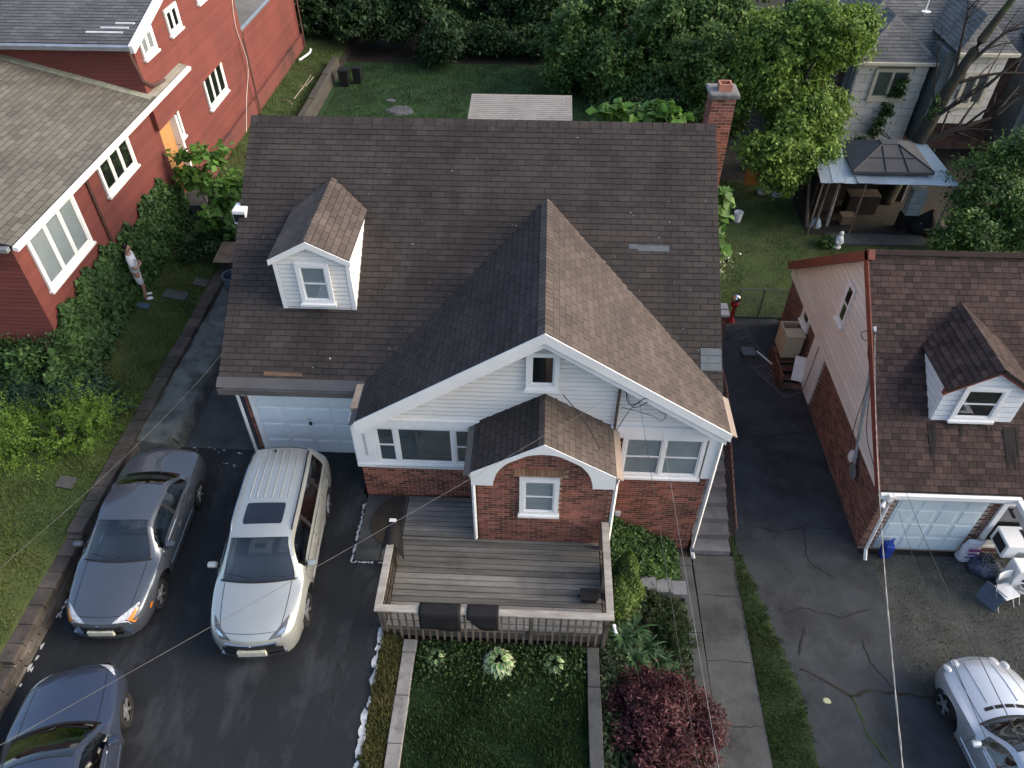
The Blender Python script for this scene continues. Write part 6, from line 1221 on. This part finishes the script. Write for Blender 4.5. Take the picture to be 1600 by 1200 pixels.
J = [(0,0,.93,.14,.11),(0,-.005,1.1,.13,.1),(0,-.01,1.28,.15,.1),(0,0,1.42,.12,.08),(0,0,1.5,.05,.05),(0,-.01,1.56,.055,.055),(0,-.02,1.64,.08,.095),(0,-.02,1.73,.07,.08),
 (.1,0,.88,.085),(.1,-.01,.5,.055),(.1,-.02,.46,.055),(.1,0,.09,.038),(.1,-.06,.04,.04),(.1,-.16,.03,.03),
 (-.1,0,.88,.085),(-.12,-.05,.5,.055),(-.12,-.05,.46,.055),(-.13,-.0,.09,.038),(-.13,-.06,.04,.04),(-.13,-.16,.03,.03),
 (.19,0,1.4,.058),(.23,.0,1.14,.042),(.2,-.05,1.1,.042),(.02,-.2,1.16,.028),(-.19,0,1.4,.058),(-.24,0,1.14,.042),(-.2,-.06,1.1,.042),(-.02,-.2,1.12,.028)]
E_ = [(0,1),(1,2),(2,3),(3,4),(4,5),(5,6),(6,7),(0,8),(8,9),(9,10),(10,11),(11,12),(12,13),(0,14),(14,15),(15,16),(16,17),(17,18),(18,19),(3,20),(20,21),(21,22),(22,23),(3,24),(24,25),(25,26),(26,27)]
for hx,hy,hz,sg in ((.02,-.2,1.16,-1),(-.02,-.2,1.12,1)):
    k = 23 if sg < 0 else 27
    for f in range(5):
        n0 = len(J); oz = (f-1.5)*.019 if f < 4 else .05; ln_ = (.075,.085,.08,.065,.045)[f]; J += [(hx+sg*.04,hy-.012*(f == 4),hz-oz,.0105),(hx+sg*(.04+ln_*.6),hy+.012,hz-oz*1.15,.009),(hx+sg*(.04+ln_),hy+.035,hz-oz*1.2,.008)]; E_ += [(k,n0),(n0,n0+1),(n0+1,n0+2)]
bd = skin('body',J,E_,SKIN,pe)
skin('t_shirt',[(0,0,.86,.2,.15),(0,-.005,1.08,.185,.135),(0,-.01,1.28,.2,.14),(0,0,1.4,.16,.11),(0,0,1.47,.075,.07),(.19,0,1.39,.09),(.25,0,1.18,.085),(-.19,0,1.39,.09),(-.26,0,1.18,.085)],[(0,1),(1,2),(2,3),(3,4),(3,5),(5,6),(3,7),(7,8)],SHIRT,pe)
skin('shorts',[(0,0,.93,.16,.13),(0,0,.86,.15,.13),(.1,0,.8,.1),(.11,-.01,.52,.09),(-.1,0,.8,.1),(-.12,-.03,.52,.09)],[(0,1),(1,2),(2,3),(1,4),(4,5)],SHORTS,pe)
for x,y in ((.1,-.05),(-.13,-.05)): skin('shoe',[(x,y+.06,.05,.048),(x,y-.03,.045,.05),(x,y-.13,.035,.04)],[(0,1),(1,2)],TRIM,pe)
skin('hair',[(0,.02,1.62,.075,.06),(0,.03,1.7,.088,.085),(0,-.01,1.76,.08,.08),(0,-.05,1.77,.05,.04)],[(0,1),(1,2),(2,3)],HAIR,pe)
for sx in (-1,1):
    b = MB(); b.lathe((sx*.032,-.112,1.66),[(.004,0),(.012,.004),(.004,.01)],8,axis='y'); b.build('eye',HAIR,pe); b = MB(); b.lathe((sx*.085,-.01,1.655),[(.01,-.01),(.022,0),(.01,.01)],8,axis='x'); b.build('ear',SKIN,pe)
b = MB(); b.hexa([(-.014,-.1,1.615),(.014,-.1,1.615),(.01,-.13,1.62),(-.01,-.13,1.62),(-.008,-.1,1.665),(.008,-.1,1.665),(.005,-.11,1.665),(-.005,-.11,1.665)]); b.build('nose',SKIN,pe); b = MB(); b.box(-.024,.024,-.109,-.1,1.59,1.597); b.build('mouth',mat('lip',(.3,.12,.1),fine=0),pe)
# ---------------------------------------------------------------- overhead wires
WB = mat('dark_wire',(.05,.05,.052),fine=0); WG = mat('grey_wire',(.22,.22,.22),fine=0); WW = mat('white_twisted_wire',(.38,.37,.35),fine=0)
def wire(label, p0, p1, sag, m, r=.011, pts=None):
    P = []; a, c = Vector(p0), Vector(p1)
    for i in range(25): t = i/24; p = a.lerp(c,t); p.z -= sag*4*t*(1-t); P.append(p)
    b = MB(); b.tube(P,r,5); return b.build('overhead_wire',m,label=label,cat='wire',group='overhead service wires')
wire('thin grey overhead wire from the left eave across the retaining wall and lawn',(-7.0,13.3,2.9),(-5.75,4.29,7),.2,mat('mid_wire',(.12,.12,.12),fine=0),.0026)
wire('thin overhead wire crossing the driveway diagonally past the silver vehicle',(1.72,10.78,3.8),(-4.74,2.48,7.0),.05,mat('mid_wire',(.12,.12,.12),fine=0),.003)
wire('dark overhead wire dropping from the gable edge over the bed, left of the pair',(2.05,10.55,3.72),(1.54,2.5,7.0),.02,WB,.004)
wire('thin overhead wire dropping from the gable edge over the bed, right of the pair',(2.45,10.55,3.5),(1.72,2.5,7.0),.02,WG,.003)
b = MB(); P = [Vector((7.95,14.0,2.85)).lerp(Vector((3.34,2.6,7.0)),i/80) for i in range(81)]
for ph in (0,3.14): b.tube([p+Vector((.0055*math.cos(i*1.1+ph),0,.0055*math.sin(i*1.1+ph)-.25*4*(i/80)*(1-i/80))) for i,p in enumerate(P)],.0036,5)
b.build('overhead_cable',WW,label='thick white twisted cable hanging over the neighbour driveway',cat='cable')
wire('thin black overhead wire passing over the silver coupe',(8.3,11.0,.9),(4.5,2.8,7.0),.1,WB,.005); wire('very thin wire hanging in front of the neighbour garage door',(8.1,11.0,.75),(4.2,2.6,7.0),.15,WB,.004)
b = MB(); c = Vector((2.0,10.5,3.75))
for pts in ([(1.78,10.72,3.83),(1.85,10.6,3.6),(2.05,10.5,3.72)],[(1.78,10.72,3.83),(1.95,10.6,3.5),(2.2,10.5,3.75)],[(1.7,10.84,2.5),(1.9,10.7,3.3),(2.05,10.55,3.72)],[(2.05,10.55,3.72),(2.15,10.5,3.85),(2.3,10.5,3.78)],[(1.75,10.8,3.3),(2.3,10.6,3.3),(2.55,10.55,3.2),(2.6,10.52,3.4),(2.45,10.5,3.5)]): b.tube(spline(pts,6),.009,4)
b.build('service_wires',WB,hs,kind='stuff')
b = MB(); b.tube(spline([(1.3,9.9,3.0),(1.0,10.3,3.35),(.55,10.8,3.6)],5),.012,4); b.build('loose_wire',WB,hs)
b = MB()
for pts in ([(7.93,14.02,2.9),(7.8,13.7,2.5),(7.9,13.3,2.2)],[(7.93,14.02,2.9),(7.75,14.2,2.7),(7.9,14.3,2.4),(7.95,14.0,2.6)],[(7.9,13.3,2.2),(7.8,12.4,1.2),(7.85,11.4,.8)],[(7.9,13.3,2.2),(7.82,13.0,.9),(7.9,12.8,.0)]): b.tube(spline(pts,6),.01,4)
b.build('service_wires',WB,nh,kind='stuff')
# ---------------------------------------------------------------- clutter on the right
fg = thing('chain_link_gate','low chain link fence and gate closing the end of the neighbour driveway','fence',(7.5,20.35,-1.7)); WIRE = mat('dull_wire',(.2,.21,.22),rough=.5,metallic=.6)
for x in (6.65,7.45,8.35): b = MB(); b.tube([(x,20.35,-1.7),(x,20.35,-.5)],.025,6); b.build('post',WIRE,fg)
for z in (-.52,-1.66): b = MB(); b.tube([(6.65,20.35,z),(8.35,20.35,z)],.018,5); b.build('rail',WIRE,fg)
b = MB()
for k in range(40): x = 6.1+k*.06; b.tube([(max(6.66,x),20.35,-1.65+(max(6.66,x)-x)*1.9),(min(8.34,x+.58),20.35,-.55-(x+.58-min(8.34,x+.58))*1.9)],.0035,3); b.tube([(max(6.66,x),20.352,-.55-(max(6.66,x)-x)*1.9),(min(8.34,x+.58),20.352,-1.65+(x+.58-min(8.34,x+.58))*1.9)],.0035,3)
b.build('mesh',WIRE,fg,kind='stuff')
bp = thing('brick_pier','brick pier with white stone top beside the rear of the side stairs','pier',(5.6,19.4,-1.7)); b = MB(); b.box(5.3,6.05,19.1,19.6,-1.7,-.72); b.build('brick_core',MORTAR,bp); lay(bp,BRICK,front(19.1),[(5.3,-1.7),(6.05,-1.7),(6.05,-.72),(5.3,-.72)],**B); finish(bp,'brick','brickwork',60)
for a in ((5.25,6.1,19.05,19.33,-.718,-.63),(5.25,6.1,19.35,19.65,-.718,-.6)): b = MB(); b.box(*a); b.build('cap_slab',mat('white_stone_cap',(.55,.55,.54),rough=.8),bp,bevel=.01)
gl2 = thing('gazing_ball','silver gazing ball on a red stand near the chain link gate','ornament',(6.5,20.1,-1.7)); b = MB(); b.lathe((6.5,20.1,-.75),[(.02,-.16),(.1,-.12),(.16,0),(.11,.12),(.02,.16)],18); b.build('ball',CHROME,gl2,smooth=True); b = MB(); b.lathe((6.5,20.1,-1.7),[(.15,0),(.06,.2),(.05,.6),(.14,.72),(.14,.8)],14); b.build('stand',mat('red_stand',(.35,.03,.03),rough=.5),gl2,smooth=40)
wr_ = thing('wire_fence_roll','unrolled wire fence panel lying along the neighbour driveway','fence',(7.0,18,-1.68)); cen = spline([(6.5,19.8,-1.6),(6.75,18.8,-1.6),(7.1,17.6,-1.62),(7.75,16.5,-1.64)],8); b = MB()
for u in np.linspace(-.32,.32,7): b.tube([p+Vector((u*.9,u*.35,.05+.05*math.sin(u*9))) for p in cen],.006,3)
for p in cen[::3]: b.tube([p+Vector((-.29,-.11,.05)),p+Vector((.29,.11,.05))],.006,3)
b.build('wire_mesh',WIRE,wr_,kind='stuff'); b = MB(); b.tube([(7.0,18.35,-1.5),(7.45,17.6,-1.5)],.022,5); b.build('white_rod',TRIM,wr_); b = MB(); b.box(6.55,6.95,18.2,18.6,-1.56,-1.53); b.build('panel',mat('dull_violet_panel',(.12,.12,.15),rough=.5),wr_)
ws = thing('wooden_steps','brown wooden side steps against the neighbour brick wall','steps',(7.7,17.3,-1.7)); BW = mat('red_brown_wood',(.16,.075,.05),(.1,.05,.035),3,.8)
for k in range(5): b = MB(); b.box(7.35,8.1,16.75+.26*k,17.0+.26*k,-1.62+.13*k,-1.58+.13*k); b.build('tread',BW,ws)
b = MB(); b.box(7.35,7.41,16.75,18.2,-1.7,-1.1); b.build('stringer',BW,ws)
cb = thing('beige_cabinet','beige open plastic cabinet standing on the wooden side steps','cabinet',(7.75,17.9,-1.05)); BEI = mat('beige_plastic',(.48,.42,.3),(.42,.36,.26),3,.6)
for a in ((7.45,8.0,17.55,17.6,-1.05,-.25),(7.45,7.5,17.6,18.3,-1.05,-.25),(7.95,8.0,17.6,18.3,-1.05,-.5),(7.45,8.0,18.3,18.35,-1.05,-.25),(7.45,8.02,17.52,17.95,-.248,-.21)): b = MB(); b.box(*a); b.build('panel',BEI,cb,bevel=.01)
b = MB(); b.fbox(Fr((7.75,17.0,-1.45),(.9,-.25,0),(.1,.5,.8)),0,.32,0,.75,0,.03); b.build('white_board',TRIM,label='white board leaning on the wooden steps by the side door',cat='board')
def bucket(label,x,y,z,r,h,m,cat='bucket'):
    t = thing('bucket',label,cat,(x,y,z)); b = MB(); b.lathe((x,y,z),[(r*.8,0),(r,h),(r*1.08,h),(r*1.08,h*.92),(r*.9,h*.9),(r*.75,.03)],16,cap=False); b.build('pail',m,t,smooth=40); b = MB(); b.lathe((x,y,z),[(r*.78,.02),(r*.78,.03)],14); b.build('bottom',m,t); return t
bucket('white bucket standing on the neighbour lawn by the bushes',7.85,26.6,-1.7,.17,.42,TRIM)
b = MB(); b.fbox(Fr((8.65,29.6,-1.7),(1,.05,0),(0,.15,1)),0,.75,0,1.75,0,.04); b.build('orange_board',mat('orange_board',(.45,.17,.04),(.36,.13,.035),2,.7),label='tall orange board leaning under the yellow green tree',cat='board')
def lump(name,label,x,y,z,rx,ry,h,m,cat,seed=1):
    b = MB(); nu, nv = 16, 9; V = []
    for j in range(nv):
        f = j/(nv-1); rr = math.sin(math.pi*(.5+.5*f))*.98+.02 if f > .35 else 1-.12*(1-f/.35)
        for k in range(nu): a = 6.283*k/nu; q = 1+.13*math.sin(3*a+seed)+.08*math.sin(7*a+seed*2+f*5); V.append((x+rx*rr*q*math.cos(a),y+ry*rr*q*math.sin(a),z+h*f+.03*math.sin(a*4+seed)*(f > .1)))
    b.add(V,[(j*nu+k,j*nu+(k+1)%nu,(j+1)*nu+(k+1)%nu,(j+1)*nu+k) for j in range(nv-1) for k in range(nu)]+[tuple((nv-1)*nu+k for k in range(nu))]); return b.build(name,m,label=label,cat=cat,smooth=True)
lump('plastic_bag','purple and white bag beside the orange board',9.35,28.9,-1.7,.3,.22,.4,mat('purple_bag',(.25,.18,.26),(.5,.48,.5),5,.6),'bag',2); lump('plastic_bag','pale blue bag next to the purple bag on the lawn edge',9.85,28.7,-1.7,.22,.2,.5,mat('blue_bag',(.3,.45,.52),(.5,.55,.58),5,.5),'bag',3)
lump('plastic_bag','white and blue crumpled bag at the left corner of the gazebo',10.85,26.3,-1.7,.25,.2,.5,mat('white_blue_bag',(.6,.63,.66),(.2,.35,.45),5,.5),'bag',5)
lump('covered_grill','black covered grill at the right front of the gazebo',15.0,26.1,-1.7,.75,.45,1.0,mat('black_cover',(.01,.01,.011),rough=.7),'grill',7)
dr = thing('drawer_tower','pale plastic drawer unit under the right side of the gazebo','drawers',(14.35,26.3,-1.66))
for k in range(4): b = MB(); b.box(14.05,14.6,26.1,26.5,-1.0+.27*k,-.76+.27*k); b.build('drawer',mat('pale_plastic_drawer',(.4,.47,.46),(.33,.4,.4),3,.4,fine=.05),dr,bevel=.015)
b = MB(); b.box(14.0,14.65,26.08,26.52,-1.66,-1.01); b.build('base',BLACK,dr)
for k,(x0,y0,x1,y1,h,lab) in enumerate(((10.5,26.2,10.3,26.9,1.9,'long plank leaning at the left end of the gazebo'),(10.75,26.1,11.1,26.9,1.7,'narrow board leaning beside the left gazebo post'),(11.3,26.3,11.5,26.9,1.5,'short pale board leaning inside the gazebo'))): b = MB(); b.tube([(x0,y0,-1.66),(x1,y1,-1.66+h)],.06,4); b.build('leaning_plank',WOOD_D if k < 2 else WOOD_P,label=lab,cat='plank')
for x,y,w,d,h,m,lab in ((12.1,26.6,.5,.4,.35,mat('tan_box',(.22,.16,.1),rough=.8),'tan cardboard box on the gazebo floor'),(12.9,27.6,1.2,.6,.75,mat('dark_table',(.06,.045,.035),rough=.8),'dark workbench in the shade of the gazebo'),(11.5,27.6,.7,.5,1.1,mat('brown_cupboard',(.1,.07,.05),rough=.8),'brown cupboard at the back left of the gazebo')):
    t = thing('storage_box',lab,'box' if h < .5 else 'furniture',(x,y,-1.66)); b = MB(); b.box(x-w/2,x+w/2,y-d/2,y+d/2,-1.65,-1.65+h); b.build('body',m,t,bevel=.02); b = MB(); b.box(x-w/2-.02,x+w/2+.02,y-d/2-.02,y+d/2+.02,-1.648+h,-1.62+h); b.build('top',m,t)
um = thing('closed_umbrella','closed dark red patio umbrella leaning beyond the brown roof ridge','umbrella',(15.3,24.9,-1.7)); b = MB(); b.tube([(15.3,24.9,-1.7),(15.75,25.2,1.0)],.025,6); b.build('pole',GREYMET,um); b = MB(); P = [Vector((15.38,24.95,-1.2)).lerp(Vector((15.72,25.18,.85)),i/8) for i in range(9)]
b.tube(P,[.26-.028*i+.02*(i%2) for i in range(9)],12); b.build('canopy',mat('dark_red_fabric',(.17,.03,.04),(.1,.02,.028),6,.8),um,smooth=True)
stt = thing('garden_statue','small white garden statue on the neighbour lawn','statue',(11.3,24.8,-1.7)); b = MB(); b.lathe((11.3,24.8,-1.7),[(.13,0),(.14,.08),(.1,.1),(.11,.25),(.14,.4),(.11,.52),(.05,.57)],14); b.build('body',TRIM,stt,smooth=50); b = MB(); b.lathe((11.3,24.78,-1.04),[(.02,-.1),(.07,-.06),(.085,0),(.06,.07),(.01,.09)],12); b.build('head',TRIM,stt,smooth=True); b = MB(); b.tube([(11.2,24.78,-1.25),(11.18,24.68,-1.38),(11.26,24.65,-1.4)],.03,6); b.build('arm',TRIM,stt); b = MB(); b.tube([(11.4,24.78,-1.25),(11.42,24.68,-1.38),(11.34,24.65,-1.4)],.03,6); b.build('arm',TRIM,stt)
tree('small_shrub','low green shrub left of the white garden statue',(10.85,24.9,-1.7),[(10.85,24.9,-1.45,.35,.3,.25)],LF_MD,30,30,.14,.08,trunk=.02,cat='bush')
# front right clutter
def jug(): 
    t = thing('blue_jug','blue plastic jug on the ground at the left foot of the neighbour garage door','jug',(8.7,10.95,-1.69)); b = MB(); b.box(8.58,8.82,10.8,11.05,-1.69,-1.2); b.build('body',mat('blue_plastic',(.02,.06,.32),rough=.35),t,bevel=.05); b = MB(); b.tube([(8.62,10.85,-1.19),(8.62,10.9,-1.08),(8.78,10.98,-1.08),(8.78,11.0,-1.19)],.025,6); b.build('handle',MT['blue_plastic'],t)
jug()
bg = thing('sack','white printed sack standing at the right foot of the neighbour garage door','sack',(10.68,10.95,-1.69)); b = MB(); V = []
for j in range(9):
    f = j/8; hw = .24*(1-.1*f) if f < .85 else .2; dp = .13*(1-f*.75)+.01
    for k in range(14): a = 6.283*k/14; V.append((10.68+hw*math.copysign(abs(math.cos(a))**.6,math.cos(a))+.02*math.sin(7*f+k),10.95+dp*math.copysign(abs(math.sin(a))**.7,math.sin(a)),-1.69+.68*f+(.06*abs(math.cos(a)) if j == 8 else 0)))
b.add(V,[(j*14+k,j*14+(k+1)%14,(j+1)*14+(k+1)%14,(j+1)*14+k) for j in range(8) for k in range(14)]+[tuple(8*14+k for k in range(14))]); b.build('body',mat('white_sack',(.6,.6,.64),(.5,.5,.55),5,.6),bg,smooth=True)
for z0_,h_,c,w_ in ((-1.25,.08,(.25,.04,.2),.3),(-1.38,.04,(.1,.06,.25),.24),(-1.5,.025,(.1,.06,.25),.3)): b = MB(); b.box(10.68-w_/2,10.68+w_/2,10.805,10.815,z0_,z0_+h_); b.build('print',mat('sack_print%d'%int(-z0_*100),c,rough=.6,fine=.05),bg)
acn = thing('air_conditioner','white window air conditioner sticking out beside the neighbour garage','air conditioner',(11.35,10.75,-.9)); b = MB(); b.box(11.0,11.65,10.45,11.05,-.95,-.5); b.build('case',TRIM,acn,bevel=.02)
b = MB(); b.box(10.994,10.999,10.52,10.95,-.88,-.57); b.build('side_grille',BLACK,acn); b = MB(); b.box(11.3,11.6,10.444,10.449,-.9,-.7); b.build('vent',mat('vent_grey',(.3,.32,.33)),acn); b = MB(); b.box(11.45,11.6,10.65,10.95,-.499,-.494); b.build('top_vent',BLACK,acn)
wb_ = thing('white_panel_box','white storage panel with a dark hand slot at the right edge','storage',(11.6,10.2,-1.69)); b = MB(); b.box(11.15,12.2,9.95,10.35,-1.69,-.75); b.build('body',TRIM,wb_,bevel=.03); b = MB(); b.box(11.35,11.55,9.944,9.949,-1.15,-1.05); b.build('slot',BLACK,wb_)
lump('scrap_heap','heap of dark and blue household scrap by the neighbour garage',11.0,10.65,-1.7,.4,.38,.5,mat('scrap_blue',(.05,.07,.13),(.02,.02,.024),7,.6,stain=(.2,.24,.3),sscale=3,samt=.7),'scrap',4)
fn = thing('pedestal_fan','old round fan head lying on the scrap beside the garage','fan',(10.95,10.5,-1.25)); b = MB()
for r in (.1,.17,.24): b.tube([(10.95+r*math.cos(a),10.5+r*.6*math.sin(a),-1.15+r*.7*math.sin(a)) for a in np.linspace(0,6.283,25)],.008,4,cap=False)
for k in range(10): a = .628*k; b.tube([(10.95,10.5,-1.15),(10.95+.24*math.cos(a),10.5+.144*math.sin(a),-1.15+.17*math.sin(a))],.005,3)
b.build('cage',WIRE,fn); b = MB(); b.lathe((10.95,10.53,-1.18),[(.06,-.04),(.07,.03)],12); b.build('motor',BLACK,fn)
def chair(label,x,y,z,rz,m,frame):
    t = thing('folding_chair',label,'chair',(x,y,z),'folding chairs by the neighbour garage',rz)
    b = MB(); b.box(-.2,.2,-.2,.2,.43,.46); b.build('seat',m,t,bevel=.02); b = MB(); V = []
    for i in range(9):
        u = -1+i/4; V += [(u*.21,.2+.03*(1-u*u),.62),(u*.21,.24+.03*(1-u*u),.86)]
    b.add(V,[(2*i,2*i+2,2*i+3,2*i+1) for i in range(8)]); o = b.build('backrest',m,t,smooth=True); o.modifiers.new('s','SOLIDIFY').thickness = .02
    for sx in (-1,1):
        b = MB(); b.tube([(sx*.22,-.24,0),(sx*.22,.12,.5),(sx*.21,.25,.86)],.014,6); b.build('leg',frame,t); b = MB(); b.tube([(sx*.2,.28,0),(sx*.2,-.15,.43)],.014,6); b.build('leg',frame,t)
chair('white plastic folding chair on the gravel facing the street',10.98,9.75,-1.69,R_(20),mat('white_plastic_seat',(.68,.69,.7),rough=.45,fine=.03),GREYMET); chair('grey metal folding chair half out of frame behind the white chair',11.6,9.95,-1.69,R_(10),mat('dark_chair_seat',(.05,.05,.052),rough=.5),GREYMET)
b = MB(); b.fbox(Fr((10.5,9.9,-1.69),(.5,-.8,0),(.3,.2,.9)),0,.5,0,.5,0,.02); b.build('leaning_board',mat('slate_blue_board',(.1,.13,.18),rough=.6),label='small blue grey board leaning against the white folding chair',cat='board')
for x,y,lab in ((6.35,7.2,'pale leaf litter on the neighbour driveway'),): rock('leaf_litter',lab,x,y,-1.69,.09,.02,mat('pale_litter',(.4,.42,.25)),'litter')
